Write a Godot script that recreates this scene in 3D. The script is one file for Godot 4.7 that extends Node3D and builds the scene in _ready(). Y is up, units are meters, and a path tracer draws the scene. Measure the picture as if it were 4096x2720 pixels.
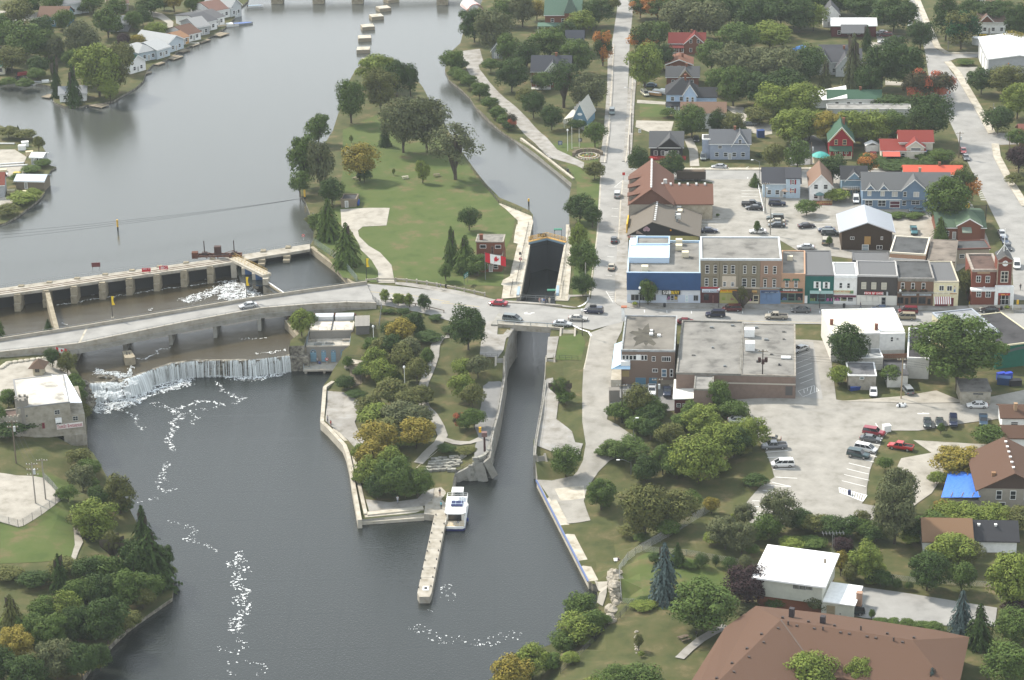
extends Node3D
# An aerial view of a lock town: a river with a dam and a waterfall, a canal lock, a main street with shops.
# Places are surveyed as points of the photograph (4096 x 2720) that are cast onto the terrain or onto a level plane, which gives metres.
const FOCAL:=9300.
const UPPER:=-1.7
const LOWER:=-9.
const EYE:=Vector3(0,204,525.96)
var look:=Basis.from_euler(v3(deg_to_rad(-21.2),0,deg_to_rad(-1.2)),EULER_ORDER_YXZ)
var rng:=RandomNumberGenerator.new()
var used:={}
var M:={}
var cache:={}
func p(x,y)->Vector2:
	return v2(x,y)
func fr(k: float,ox: float,oy: float,x,y)->Vector2:
	return v2(ox+x/k,oy+y/k)
func v3(x,y,z)->Vector3:
	return Vector3(x,y,z)
func v2(x,y)->Vector2:
	return Vector2(x,y)
func pp(a: Array)->Array:
	var r:=[]
	for k in range(0,a.size(),2):
		r.append(v2(a[k],a[k+1]))
	return r
func pl(r,g,b,rough:=.8,metal:=.0,spec:=.4)->StandardMaterial3D:
	return plain(lin(r,g,b),rough,metal,spec)
func gn(r,g,b,tex: Texture2D,wide: float,rough:=.9,spec:=.3)->StandardMaterial3D:
	return grained(lin(r,g,b),tex,wide,rough,spec)
func bs(x0,x1,y0,y1,z0,z1,called: String,m: Material,parent: Node=null)->MeshInstance3D:
	var sb:=mk()
	span(sb,x0,x1,y0,y1,z0,z1)
	return put(sb,called,m,parent)
func one(f: Callable,called: String,m: Material,parent: Node=null)->MeshInstance3D:
	var so:=mk()
	f.call(so)
	return put(so,called,m,parent)
func lin(r,g,b)->Color:
	return Color(r,g,b).linear_to_srgb()
func ray(q: Vector2)->Vector3:
	return look*v3((q.x-2048.)/FOCAL,(1360.-q.y)/FOCAL,-1.)
func at(q: Vector2,e:=.0)->Vector3:
	var d:=ray(q)
	return EYE+d*((e-EYE.y)/d.y)
func g(q: Vector2)->Vector3:
	var d:=ray(q)
	var t0:=(12.-EYE.y)/d.y
	var t1:=(-12.-EYE.y)/d.y
	var step:=(t1-t0)/40.
	var t:=t0
	while t<t1:
		var v:=EYE+d*t
		if v.y<land(v.x,v.z):
			break
		t+=step
	var a:=t-step
	var b:=t
	for i in 14:
		var m:=(a+b)/2.
		var v:=EYE+d*m
		if v.y<land(v.x,v.z):
			b=m
		else:
			a=m
	return EYE+d*b
func metres(pos: Vector3)->float:
	return pos.distance_to(EYE)/FOCAL
func hof(q: Vector2,foot: Vector3,n:=v3(0,0,1))->float:
	var d:=ray(q)
	n.y=0
	var t:=(foot-EYE).dot(n)/d.dot(n)
	return (EYE+d*t).y-foot.y
# ---------- terrain ----------
const GX0:=-300.
const GZ0:=-470.
const CELL:=4.
const NX:=150
const NZ:=175
var hgt:=PackedFloat32Array()
func shape_land(ctrl: Array):
	var pts:=PackedVector3Array()
	for c in ctrl:
		pts.append(at(c[0],c[1]))
	hgt.resize((NX+1)*(NZ+1))
	for j in NZ+1:
		var z:=GZ0+j*CELL
		for i in NX+1:
			var x:=GX0+i*CELL
			var sw:=.0
			var sh:=.0
			for q in pts:
				var d2:=(q.x-x)*(q.x-x)+(q.z-z)*(q.z-z)+4.
				var w:=1./(d2*d2)
				sw+=w
				sh+=w*q.y
			hgt[j*(NX+1)+i]=sh/sw
func land(x: float,z: float)->float:
	var fx:=clampf((x-GX0)/CELL,.0,NX-.001)
	var fz:=clampf((z-GZ0)/CELL,.0,NZ-.001)
	var i:=int(fx)
	var j:=int(fz)
	fx-=i
	fz-=j
	var k:=j*(NX+1)+i
	var h00:=hgt[k]
	var h11:=hgt[k+NX+2]
	if fx>fz:
		return h00+fx*(hgt[k+1]-h00)+fz*(h11-hgt[k+1])
	return h00+fz*(hgt[k+NX+1]-h00)+fx*(h11-hgt[k+NX+1])
func on_land(v: Vector3)->Vector3:
	return v3(v.x,land(v.x,v.z),v.z)
func flat2(pts)->PackedVector2Array:
	var r:=PackedVector2Array()
	for v in pts:
		r.append(v2(v.x,v.z))
	return r
func edge_cells(poly: PackedVector2Array)->Dictionary:
	var r:={}
	for k in poly.size():
		var a:=poly[k]
		var b:=poly[(k+1) % poly.size()]
		var n:=int(ceil(a.distance_to(b)/1.))+1
		for s in n+1:
			var q:=a.lerp(b,float(s)/n)
			for o in [Vector2.ZERO,v2(.6,0),v2(-.6,0),v2(0,.6),v2(0,-.6)]:
				r[Vector2i(floori((q.x+o.x-GX0)/CELL),floori((q.y+o.y-GZ0)/CELL))]=true
	return r
func cell_tris(i: int,j: int)->Array:
	var x:=GX0+i*CELL
	var z:=GZ0+j*CELL
	var a:=v2(x,z)
	var b:=v2(x+CELL,z)
	var c:=v2(x+CELL,z+CELL)
	var d:=v2(x,z+CELL)
	return [PackedVector2Array([a,b,c]),PackedVector2Array([a,c,d])]
func lay(st: SurfaceTool,q: PackedVector2Array,lift: float):
	var ids:=Geometry2D.triangulate_polygon(q)
	if ids.is_empty():
		return
	var cx:=.0
	var cz:=.0
	for v in q:
		cx+=v.x
		cz+=v.y
	cx/=q.size()
	cz/=q.size()
	for k in range(0,ids.size(),3):
		var t:=[]
		for m in 3:
			var v:=q[ids[k+m]]
			t.append(v3(v.x,land(lerpf(v.x,cx,.0005),lerpf(v.y,cz,.0005))+lift,v.y))
		tri_up(st,t[0],t[1],t[2])
func tri_up(st: SurfaceTool,a: Vector3,b: Vector3,c: Vector3):
	if (b-a).cross(c-a).y>0:
		st.add_vertex(a); st.add_vertex(c); st.add_vertex(b)
	else:
		st.add_vertex(a); st.add_vertex(b); st.add_vertex(c)
func drape(st: SurfaceTool,poly: PackedVector2Array,lift: float):
	var edges:=edge_cells(poly)
	var lo:=poly[0]
	var hi:=poly[0]
	for v in poly:
		lo=lo.min(v)
		hi=hi.max(v)
	for j in range(maxi(0,floori((lo.y-GZ0)/CELL)),mini(NZ,floori((hi.y-GZ0)/CELL)+1)):
		for i in range(maxi(0,floori((lo.x-GX0)/CELL)),mini(NX,floori((hi.x-GX0)/CELL)+1)):
			if edges.has(Vector2i(i,j)):
				for t in cell_tris(i,j):
					for piece in Geometry2D.intersect_polygons(t,poly):
						lay(st,piece,lift)
			elif Geometry2D.is_point_in_polygon(v2(GX0+(i+.5)*CELL,GZ0+(j+.5)*CELL),poly):
				for t in cell_tris(i,j):
					lay(st,t,lift)
func skirt(st: SurfaceTool,a: Vector3,b: Vector3,lo_a: float,lo_b: float):
	var c:=v3(b.x,lo_b,b.z)
	var d:=v3(a.x,lo_a,a.z)
	quad(st,a,b,c,d)
# ---------- meshes ----------
func mk()->SurfaceTool:
	var st:=SurfaceTool.new()
	st.begin(Mesh.PRIMITIVE_TRIANGLES)
	st.set_smooth_group(-1)
	return st
func tri(st: SurfaceTool,a,b,c):
	st.add_vertex(a); st.add_vertex(b); st.add_vertex(c)
func quad(st: SurfaceTool,a,b,c,d):
	tri(st,a,b,c)
	tri(st,a,c,d)
func box(st: SurfaceTool,c: Vector3,s: Vector3,t:=Transform3D.IDENTITY):
	var h:=s/2.
	var v:=[]
	for k in 8:
		v.append(t*(c+v3(h.x if k & 1 else -h.x,h.y if k & 2 else -h.y,h.z if k & 4 else -h.z)))
	quad(st,v[4],v[6],v[7],v[5])
	quad(st,v[1],v[3],v[2],v[0])
	quad(st,v[0],v[2],v[6],v[4])
	quad(st,v[5],v[7],v[3],v[1])
	quad(st,v[2],v[3],v[7],v[6])
	quad(st,v[0],v[4],v[5],v[1])
func span(st: SurfaceTool,x0,x1,y0,y1,z0,z1):
	box(st,v3((x0+x1)/2.,(y0+y1)/2.,(z0+z1)/2.),v3(absf(x1-x0),absf(y1-y0),absf(z1-z0)))
func tube(st: SurfaceTool,a: Vector3,b: Vector3,ra: float,rb: float,n:=8,caps:=true):
	var d:=(b-a).normalized()
	var u:=d.cross(Vector3.UP if absf(d.y)<.95 else Vector3.RIGHT).normalized()
	var w:=d.cross(u)
	for k in n:
		var e0:=u*cos(TAU*k/n)+w*sin(TAU*k/n)
		var e1:=u*cos(TAU*(k+1)/n)+w*sin(TAU*(k+1)/n)
		quad(st,a+e0*ra,b+e0*rb,b+e1*rb,a+e1*ra)
		if caps:
			tri(st,b,b+e1*rb,b+e0*rb)
			tri(st,a,a+e0*ra,a+e1*ra)
func beam(st: SurfaceTool,a: Vector3,b: Vector3,w: float,h: float):
	var d:=b-a
	var l:=d.length()
	var f:=d.normalized()
	var s:=v3(-f.z,0,f.x).normalized()
	var up:=f.cross(s)
	if up.y<0:
		up=-up
	box(st,v3(0,-h/2,0),v3(l,h,w),Transform3D(Basis(f,up,s),(a+b)/2.))
func prism(st: SurfaceTool,poly: PackedVector2Array,y0: float,y1: float):
	var ids:=Geometry2D.triangulate_polygon(poly)
	for k in range(0,ids.size(),3):
		var t:=[]
		for m in 3:
			t.append(v3(poly[ids[k+m]].x,y1,poly[ids[k+m]].y))
		tri_up(st,t[0],t[1],t[2])
	for k in poly.size():
		var a:=poly[k]
		var b:=poly[(k+1) % poly.size()]
		quad(st,v3(a.x,y1,a.y),v3(b.x,y1,b.y),v3(b.x,y0,b.y),v3(a.x,y0,a.y))
func extrude_xy(st: SurfaceTool,poly: PackedVector2Array,z0: float,z1: float):
	var ids:=Geometry2D.triangulate_polygon(poly)
	for k in range(0,ids.size(),3):
		for z in [z0,z1]:
			tri(st,v3(poly[ids[k]].x,poly[ids[k]].y,z),v3(poly[ids[k+1]].x,poly[ids[k+1]].y,z),v3(poly[ids[k+2]].x,poly[ids[k+2]].y,z))
	for k in poly.size():
		var a:=poly[k]
		var b:=poly[(k+1) % poly.size()]
		quad(st,v3(a.x,a.y,z0),v3(b.x,b.y,z0),v3(b.x,b.y,z1),v3(a.x,a.y,z1))
func lathe(st: SurfaceTool,prof: Array,n:=12,o:=Vector3.ZERO):
	for i in prof.size()-1:
		for k in n:
			var a:=TAU*k/n
			var b:=TAU*(k+1)/n
			var q:=func(pr,an): return o+v3(pr.x*cos(an),pr.y,pr.x*sin(an))
			quad(st,q.call(prof[i],a),q.call(prof[i+1],a),q.call(prof[i+1],b),q.call(prof[i],b))
# ---------- nodes ----------
func numbered(called: String)->String:
	var n: int=used.get(called,0)
	used[called]=n+1
	return called if n==0 else "%s_%03d" % [called,n]
func put(st,called: String,m: Material,parent: Node=null)->MeshInstance3D:
	var o:=MeshInstance3D.new()
	if st is SurfaceTool:
		st.generate_normals()
		o.mesh=st.commit()
	else:
		o.mesh=st
	o.material_override=m
	if parent==null:
		o.name=numbered(called)
		add_child(o)
	else:
		o.name=called
		parent.add_child(o,true)
	return o
func tag(o: Node,label: String,category: String,group:="")->Node:
	o.set_meta("label",label)
	o.set_meta("category",category)
	if group:
		o.set_meta("group",group)
	return o
func setting(o: Node,label:="")->Node:
	o.set_meta("kind","structure")
	if label:
		o.set_meta("label",label)
	return o
func thing(called: String,label: String,category: String,pos: Vector3,turn:=.0,group:="")->Node3D:
	var o:=Node3D.new()
	o.name=numbered(called)
	add_child(o)
	o.position=pos
	o.rotation.y=turn
	tag(o,label,category,group)
	return o
func copy(o: Node3D,called: String,label: String,category: String,pos: Vector3,turn: float,group:="")->Node3D:
	var r: Node3D=o.duplicate()
	r.name=numbered(called)
	add_child(r)
	r.position=pos
	r.rotation.y=turn
	tag(r,label,category,group)
	return r
func sheet(called: String,pts: Array,m: Material,lift:=.03,edge:=.0,label:="")->MeshInstance3D:
	var v:=[]
	for q in pts:
		v.append(g(q))
	return sheet3(called,v,m,lift,edge,label)
func sheet3(called: String,v: Array,m: Material,lift:=.03,edge:=.0,label:="")->MeshInstance3D:
	var st:=mk()
	var poly:=flat2(v)
	drape(st,poly,lift)
	if edge>0:
		for k in v.size():
			var a: Vector3=v[k]
			var b: Vector3=v[(k+1) % v.size()]
			var n:=int(ceil(a.distance_to(b)/2.))
			for s in n:
				var c:=on_land(a.lerp(b,float(s)/n))+v3(0,lift,0)
				var d:=on_land(a.lerp(b,float(s+1)/n))+v3(0,lift,0)
				skirt(st,c,d,c.y-edge,d.y-edge)
	var o:=put(st,called,m)
	setting(o,label)
	return o
func ribbon_pts(line: Array,width: float)->Array:
	var l:=[]
	var r:=[]
	for k in line.size():
		var a: Vector3=line[maxi(0,k-1)]
		var b: Vector3=line[mini(line.size()-1,k+1)]
		var d:=v3(b.x-a.x,0,b.z-a.z).normalized()
		var s:=v3(-d.z,0,d.x)*width/2.
		l.append(line[k]+s)
		r.push_front(line[k]-s)
	return l+r
# ---------- materials ----------
func noise_tex(sd: int,freq: float,cols: Array,oct:=5,size:=512)->NoiseTexture2D:
	var n:=FastNoiseLite.new()
	n.seed=sd
	n.noise_type=FastNoiseLite.TYPE_SIMPLEX_SMOOTH
	n.frequency=freq
	n.fractal_octaves=oct
	n.fractal_gain=.6
	var t:=NoiseTexture2D.new()
	t.width=size
	t.height=size
	t.seamless=true
	t.noise=n
	var gr:=Gradient.new()
	gr.offsets=PackedFloat32Array()
	gr.colors=PackedColorArray()
	var o:=PackedFloat32Array()
	var c:=PackedColorArray()
	for k in cols.size():
		o.append(.15+.7*k/maxf(1.,cols.size()-1))
		c.append(cols[k])
	gr.offsets=o
	gr.colors=c
	t.color_ramp=gr
	return t
func plain(c: Color,rough:=.8,metal:=.0,spec:=.4)->StandardMaterial3D:
	var key:="%s %s %s %s" % [c.to_html(),rough,metal,spec]
	if not M.has(key):
		var m:=StandardMaterial3D.new()
		m.albedo_color=c
		m.roughness=rough
		m.metallic=metal
		m.metallic_specular=spec
		M[key]=m
	return M[key]
func grained(c: Color,tex: Texture2D,metres_wide: float,rough:=.9,spec:=.3)->StandardMaterial3D:
	var key:="%s %s %s %s" % [c.to_html(),tex.get_instance_id(),metres_wide,rough]
	if not M.has(key):
		var m:=StandardMaterial3D.new()
		m.albedo_color=c
		m.albedo_texture=tex
		m.uv1_triplanar=true
		m.uv1_world_triplanar=true
		m.uv1_scale=Vector3.ONE/metres_wide
		m.roughness=rough
		m.metallic_specular=spec
		M[key]=m
	return M[key]
func grey(v: float)->Color:
	return Color(v,v,v)
var T:={}
func _ready():
	rng.seed=7
	sky_and_camera()
	materials()
	plant_materials()
	terrain()
	waters()
	pavements()
	dam()
	falls_bridge()
	lock()
	quays()
	downtown()
	south_side()
	houses()
	lakeside()
	furniture()
	vehicles()
	people()
	plants()
func sky_and_camera():
	var cam:=Camera3D.new()
	cam.name="camera"
	cam.fov=rad_to_deg(2.*atan(1360./FOCAL))
	cam.near=1.
	cam.far=9000.
	cam.position=EYE
	cam.basis=look
	add_child(cam)
	cam.current=true
	var e:=Environment.new()
	e.background_mode=Environment.BG_SKY
	var sm:=ProceduralSkyMaterial.new()
	sm.sky_top_color=Color(.68,.72,.76)
	sm.sky_horizon_color=Color(.97,.98,.98)
	sm.sky_curve=.24
	sm.ground_bottom_color=Color(.35,.36,.33)
	sm.ground_horizon_color=Color(.6,.62,.6)
	sm.sun_angle_max=40.
	sm.energy_multiplier=1.
	var sky:=Sky.new()
	sky.sky_material=sm
	e.sky=sky
	e.background_energy_multiplier=1.
	e.tonemap_mode=Environment.TONE_MAPPER_LINEAR
	e.tonemap_exposure=2.35
	e.sdfgi_enabled=true
	e.ssao_enabled=true
	e.ssil_enabled=true
	e.fog_enabled=true
	e.fog_density=.00007
	e.fog_light_color=Color(.86,.89,.91)
	var we:=WorldEnvironment.new()
	we.name="world_environment"
	we.environment=e
	add_child(we)
	var sun:=DirectionalLight3D.new()
	sun.name="sun"
	sun.light_energy=.95
	sun.light_color=Color(1.,.97,.92)
	sun.light_angular_distance=4.
	sun.shadow_enabled=true
	add_child(sun)
	sun.look_at_from_position(Vector3.ZERO,v3(.62,-.78,.55),Vector3.UP)
func materials():
	T.grass=noise_tex(3,.006,[lin(.044,.054,.017),lin(.062,.069,.023),lin(.080,.077,.030),lin(.135,.108,.054)],8,1024)
	T.lawn=noise_tex(5,.005,[lin(.052,.078,.018),lin(.066,.092,.022),lin(.074,.094,.026),lin(.115,.098,.043)],8,1024)
	T.road=noise_tex(8,.005,[grey(.87),grey(.93),grey(.96),grey(1.)],8,1024)
	T.gravel=noise_tex(9,.005,[Color(.84,.83,.80),Color(.92,.91,.89),Color(.96,.95,.93),Color(1,.99,.97)],8,1024)
	T.conc=noise_tex(11,.008,[Color(.80,.78,.74),Color(.91,.90,.88),Color(.96,.95,.93),Color(1,1,1)],7)
	T.brick=noise_tex(13,.09,[Color(.80,.78,.78),Color(.93,.91,.89),Color(1,1,1)],4)
	T.shingle=noise_tex(15,.15,[grey(.80),grey(.92),grey(1.)],3)
	T.tar=noise_tex(17,.007,[grey(.72),grey(.88),grey(.94),grey(1.)],8)
	T.paint=noise_tex(19,.012,[grey(.93),grey(.97),grey(1.)],5)
	T.wood=noise_tex(21,.08,[Color(.72,.7,.68),Color(.9,.89,.87),Color(1,1,1)],4)
	T.rock=noise_tex(23,.02,[lin(.05,.045,.04),lin(.16,.145,.115),lin(.30,.28,.23)],6)
	T.bark=noise_tex(25,.06,[grey(.6),grey(1.)],4)
	M.grass=grained(Color.WHITE,T.grass,46.)
	M.lawn=grained(Color.WHITE,T.lawn,52.)
	M.asphalt=gn(.30,.292,.275,T.road,38.)
	M.old_asphalt=gn(.315,.305,.285,T.gravel,30.)
	M.dark_asphalt=gn(.21,.207,.20,T.road,34.)
	M.gravel=gn(.37,.35,.315,T.gravel,26.)
	M.pale=gn(.46,.43,.37,T.conc,14.)
	M.concrete=gn(.38,.355,.31,T.conc,12.)
	M.ashlar=gn(.30,.295,.275,T.conc,12.)
	M.tan=gn(.30,.265,.20,T.conc,8.)
	M.walk=gn(.31,.30,.285,T.conc,20.)
	M.paint=pl(.72,.71,.68,.8)
	M.yellow_paint=pl(.45,.34,.12,.8)
	M.bank=grained(Color.WHITE,T.rock,14.)
	M.dirt=gn(.26,.20,.13,T.gravel,18.)
	M.steel=pl(.22,.23,.23,.5,.6)
	M.iron=pl(.03,.03,.032,.5,.2)
	M.rust=gn(.13,.055,.035,T.wood,6.)
	M.white=gn(.78,.78,.76,T.paint,9.,.6)
	M.glass=pl(.018,.021,.025,.08,.0,.6)
	M.frame=pl(.74,.74,.72,.6)
	M.timber=gn(.24,.205,.155,T.wood,5.)
	M.dock=gn(.33,.29,.22,T.wood,5.)
func water_material(deep: Color,wave: float,size: float,rough: float)->StandardMaterial3D:
	var m:=StandardMaterial3D.new()
	m.albedo_color=deep
	m.roughness=rough
	m.metallic_specular=.5
	var n:=FastNoiseLite.new()
	n.seed=31
	n.noise_type=FastNoiseLite.TYPE_SIMPLEX_SMOOTH
	n.frequency=.016
	n.fractal_octaves=5
	n.fractal_gain=.6
	var t:=NoiseTexture2D.new()
	t.width=1024
	t.height=1024
	t.seamless=true
	t.as_normal_map=true
	t.bump_strength=10.
	t.noise=n
	m.normal_enabled=true
	m.normal_texture=t
	m.normal_scale=wave
	m.uv1_triplanar=true
	m.uv1_world_triplanar=true
	m.uv1_scale=v3(1./size,1./size,.7/size)
	return m
var zones:=[]
func many(pts: Array,e: float)->Array:
	var r:=[]
	for q in pts:
		r.append(at(q,e))
	return r
func terrain():
	var c:=[]
	for q in pp([2429,1128,2429,520,2464,173,2776,781,2776,347,3123,1041,3123,520,3470,867,3817,694,3817,347,3990,1041,3730,104,2949,104,3296,173,2776,1249,3296,1249,3817,1249,2602,972,2516,833,2498,1249,2342,1284,2169,1293,1995,1197,1839,1197,1666,1197,2134,1214,1735,-104,2602,-260,3990,-173,3296,-347,4511,520,4511,1214,2863,1475,2706,1440,3210,1388,2342,1128,2030,1128,2307,972,2065,972,3557,1388,3904,1423,520,-260,87,17,520,87,1509,1240,2637,1475]):
		c.append([q,.0])
	for q in pp([1475,867,1648,781,1735,1041,1908,902,1995,867,1423,1076,1908,1041,2238,763,2221,590,2047,451,1943,295,1353,1058,1561,1110]):
		c.append([q,-.3])
	for q in pp([1561,520,1527,399,1804,520,1214,763,1666,347,1804,312,1891,104,260,347,347,413,607,226,833,121,972,17,104,642,104,746,35,850,35,321,1319,867,1284,590,1908,694,1735,677,1856,399,1995,538]):
		c.append([q,-1.1])
	for q in pp([104,1475,35,1561,191,1509,-104,1475,-69,1666]):
		c.append([q,-.5])
	c+=[[p(52,1752),-3.],[p(191,1752),-4.2],[p(295,1770),-7.6],[p(330,1561),-4.8],[p(347,1631),-7.5],[p(104,1960),-4.],[p(260,1978),-4.3],[p(104,2186),-4.3],[p(260,2238),-4.6],[p(382,1960),-7.4],[p(520,2134),-8.2],[p(659,2325),-8.4],[p(451,2255),-6.2],[p(173,2429),-5.],[p(347,2602),-8.],[p(87,2689),-6.5],[p(573,2464),-8.3],[p(-104,2255),-4.],[p(-104,2602),-5.],[p(208,2741),-8.]]
	c+=[[p(1666,1275),-.7],[p(1561,1258),-.8],[p(1475,1266),-1.5],[p(1527,1371),-2.6],[p(1631,1353),-1.6],[p(1718,1371),-1.2],[p(1692,1527),-3.],[p(1735,1683),-4.3],[p(1778,1752),-4.7],[p(1666,1874),-6.7],[p(1561,1960),-7.9],[p(1371,1613),-7.9],[p(1336,1561),-7.7],[p(1440,1735),-7.9],[p(1440,1874),-7.9],[p(1475,2030),-7.9],[p(1613,2030),-7.9],[p(1752,1960),-7.7],[p(1735,2065),-7.7],[p(1509,1561),-6.],[p(1509,1735),-7.2],[p(1613,1613),-4.6],[p(1596,1752),-5.8],[p(1822,1492),-2.8],[p(1804,1371),-1.],[p(1839,1648),-3.9],[p(1926,1544),-4.],[p(1943,1700),-4.],[p(1978,1596),-4.],[p(1934,1804),-4.],[p(1960,1388),-.6],[p(1908,1353),-.6],[p(1908,1426),-.7],[p(1995,1440),-.8],[p(1908,1475),-3.4],[p(1995,1535),-4.],[p(1804,1822),-5.2],[p(1752,1882),-7.2],[p(1804,1891),-7.6],[p(1914,1858),-5.],[p(1861,1880),-6.4],[p(1941,1829),-4.],[p(1284,1293),-1.8],[p(1214,1310),-3.],[p(1431,1475),-5.]]
	c+=[[p(2255,1336),-.3],[p(2290,1388),-.8],[p(2212,1388),-.8],[p(2212,1426),-.8],[p(2255,1457),-1.6],[p(2212,1553),-4.],[p(2325,1475),-1.3],[p(2307,1613),-3.2],[p(2200,1666),-4.],[p(2177,1787),-4.],[p(2238,1770),-4.],[p(2169,1839),-4.1],[p(2420,1336),-.2],[p(2403,1475),-1.2],[p(2377,1648),-3.],[p(2359,1822),-4.9],[p(2316,1943),-6.9],[p(2238,1960),-7.5],[p(2255,2047),-7.6],[p(2307,2203),-7.6],[p(2385,2307),-7.6],[p(2420,2368),-7.7],[p(2255,1882),-6.6],[p(2169,1917),-7.5],[p(2429,2307),-7.4],[p(2420,2446),-7.9]]
	c+=[[p(2484,2307),-2.6],[p(2498,2429),-2.2],[p(2464,2481),-2.6],[p(2507,2238),-3.],[p(2585,2195),-3.4],[p(2429,2169),-7.3],[p(2446,2238),-7.2],[p(2516,2117),-6.9],[p(2568,1995),-5.6],[p(2464,1926),-6.2],[p(2602,1839),-4.2],[p(2516,1700),-3.6],[p(2706,1735),-3.2],[p(2672,1613),-2.4],[p(2585,1570),-2.2],[p(2741,1596),-2.2],[p(2949,1648),-.9],[p(3123,1613),-.5],[p(3210,1475),-.2],[p(3088,1822),-1.5],[p(3296,1908),-2.],[p(3210,2047),-2.3],[p(3452,1735),-1.2],[p(3643,1613),-.5],[p(3904,1648),-.5],[p(3643,1822),-1.2],[p(3730,1943),-2.],[p(3990,1995),-2.2],[p(2984,1943),-2.6],[p(2863,1960),-4.],[p(2776,2117),-3.4],[p(2949,2134),-2.9]]
	c+=[[p(2689,2238),-2.6],[p(2568,2377),-2.3],[p(2516,2498),-2.2],[p(2689,2498),-2.],[p(2863,2186),-2.8],[p(3123,2169),-2.5],[p(3383,2307),-2.2],[p(3643,2394),-2.],[p(3817,2255),-2.3],[p(3383,2602),-1.8],[p(3990,2602),-1.8],[p(2776,2706),-2.],[p(2429,2706),-2.2],[p(2351,2481),-7.],[p(2238,2602),-6.6],[p(2117,2706),-7.],[p(2307,2620),-3.],[p(3470,2949),-1.8],[p(2255,2845),-3.]]
	shape_land(c)
	var upper:=many(pp([-278,1235,0,1175,260,1136,520,1100,798,1055,937,1031,1110,1003,1253,975,1256,928,1246,876,1221,812,1197,781,1214,711,1263,611,1305,573,1332,529,1350,472,1371,408,1388,347,1423,286,1466,248,1535,245,1613,278,1657,312,1692,356,1735,442,1787,520,1842,607,1908,697,1954,756,1999,808,2065,836,2120,862,2132,878]),UPPER)
	upper+=[at(p(2131,900),.0),at(p(2115,967),.0),at(p(2188,950),.0),at(p(2264,970),.0),at(p(2278,900),.0)]
	upper+=many(pp([2276,815,2287,751,2229,701,2160,645,2082,586,2061,569,2012,536,1957,493,1908,444,1879,396,1839,359,1797,326,1780,288,1789,232,1842,180,1856,121,1882,73,1922,26,1952,-35,1995,-208,972,-278,1006,-69,992,9,958,38,937,78,902,115,864,139,815,167,763,187,711,212,668,243,611,264,586,291,573,330,541,359,494,385,455,409,416,418,356,425,326,432,260,432,219,416,208,385,222,356,187,347,130,340,108,312,73,305,35,330,-35,356,-278,399,-278,455,0,507,43,526,108,541,160,576,182,611,180,656,205,670,226,675,205,685,177,736,180,777,160,803,121,833,73,871,21,899,-278,972]),UPPER)
	var lip:=many(pp([316,1513,365,1532,424,1529,479,1521,535,1505,598,1481,683,1454,773,1443,868,1442,1006,1439,1091,1429,1158,1421]),-5.)
	var shelf:=many(pp([-278,1235,0,1175,260,1136,520,1100,798,1055,937,1031]),UPPER)
	shelf+=many(pp([965,1128,1062,1145,1136,1197,1145,1266,1161,1303,1202,1352,1195,1371,1164,1394]),-4.8)
	var back:=lip.duplicate()
	back.reverse()
	shelf+=back
	shelf+=many(pp([304,1501,289,1459,201,1422,0,1432,-278,1475]),-4.8)
	var fore:=many(pp([937,1031,1110,1003,1253,975]),UPPER)+many(pp([1241,1005,1352,1088,1401,1145,1509,1197,1502,1242,1319,1253,1149,1235,1136,1197,1062,1145,965,1128]),-2.2)
	var lower:=lip.duplicate()
	lower+=many(pp([1165,1475,1221,1474]),LOWER)+many(pp([1223,1375,1241,1325,1413,1323,1399,1392]),-3.6)+many(pp([1373,1486,1366,1504,1296,1566,1287,1715,1377,1804,1396,1873,1410,1942,1437,2098,1696,2073,1746,2062]),LOWER)
	lower+=many(pp([1790,2070,1821,1929,1829,1921,1870,1923,1910,1921,1945,1908,1962,1884,1971,1846,1982,1793,2000,1690,2018,1556,2036,1480]),LOWER)
	lower+=many([p(2070,1325)],LOWER)+many(pp([2079,1191,2115,967,2188,950,2264,970,2224,1191,2220,1244]),.0)
	lower+=many(pp([2201,1346,2191,1375]),-.8)+many([p(2183,1473)],-2.)+many(pp([2174,1607,2154,1723,2144,1781]),-4.)+many(pp([2135,1830,2136,1893,2146,1929]),LOWER)+many(pp([2149,1919,2354,2325,2371,2338]),-7.5)
	lower+=many(pp([2401,2370,2389,2406,2392,2436,2355,2501,2304,2538,2253,2566,2201,2627,2073,2672,1943,2776,1839,2915,1561,3123,0,3123,208,2915,385,2654,514,2529,599,2467,690,2405,697,2342,645,2255,538,2091,425,1929,359,1842]),LOWER)
	lower+=many(pp([344,1792,350,1766,347,1671,371,1639]),LOWER)+many([p(339,1565)],-6.5)
	zones=[upper,shelf,fore,lower]
	var polys:=[]
	var cut:={}
	for z in zones:
		var q:=flat2(z)
		polys.append(q)
		for k in edge_cells(q):
			cut[k]=true
	var st:=mk()
	for j in NZ:
		for i in NX:
			if cut.has(Vector2i(i,j)):
				for t in cell_tris(i,j):
					var left:=[t]
					for q in polys:
						var next:=[]
						for piece in left:
							for r in Geometry2D.clip_polygons(piece,q):
								if not Geometry2D.is_polygon_clockwise(r):
									next.append(r)
						left=next
					for piece in left:
						lay(st,piece,.0)
			else:
				var mid:=v2(GX0+(i+.5)*CELL,GZ0+(j+.5)*CELL)
				var wet:=false
				for q in polys:
					wet=wet or Geometry2D.is_point_in_polygon(mid,q)
				if not wet:
					for t in cell_tris(i,j):
						lay(st,t,.0)
	var x1:=GX0+NX*CELL
	var z1:=GZ0+NZ*CELL
	for r in [[-6000,6000,-6000,GZ0],[-6000,6000,z1,6000],[-6000,GX0,GZ0,z1],[x1,6000,GZ0,z1]]:
		quad(st,v3(r[0],-1.2,r[2]),v3(r[1],-1.2,r[2]),v3(r[1],-1.2,r[3]),v3(r[0],-1.2,r[3]))
	setting(put(st,"ground",M.grass),"grass and earth of the town, the island and the river banks")
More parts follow.
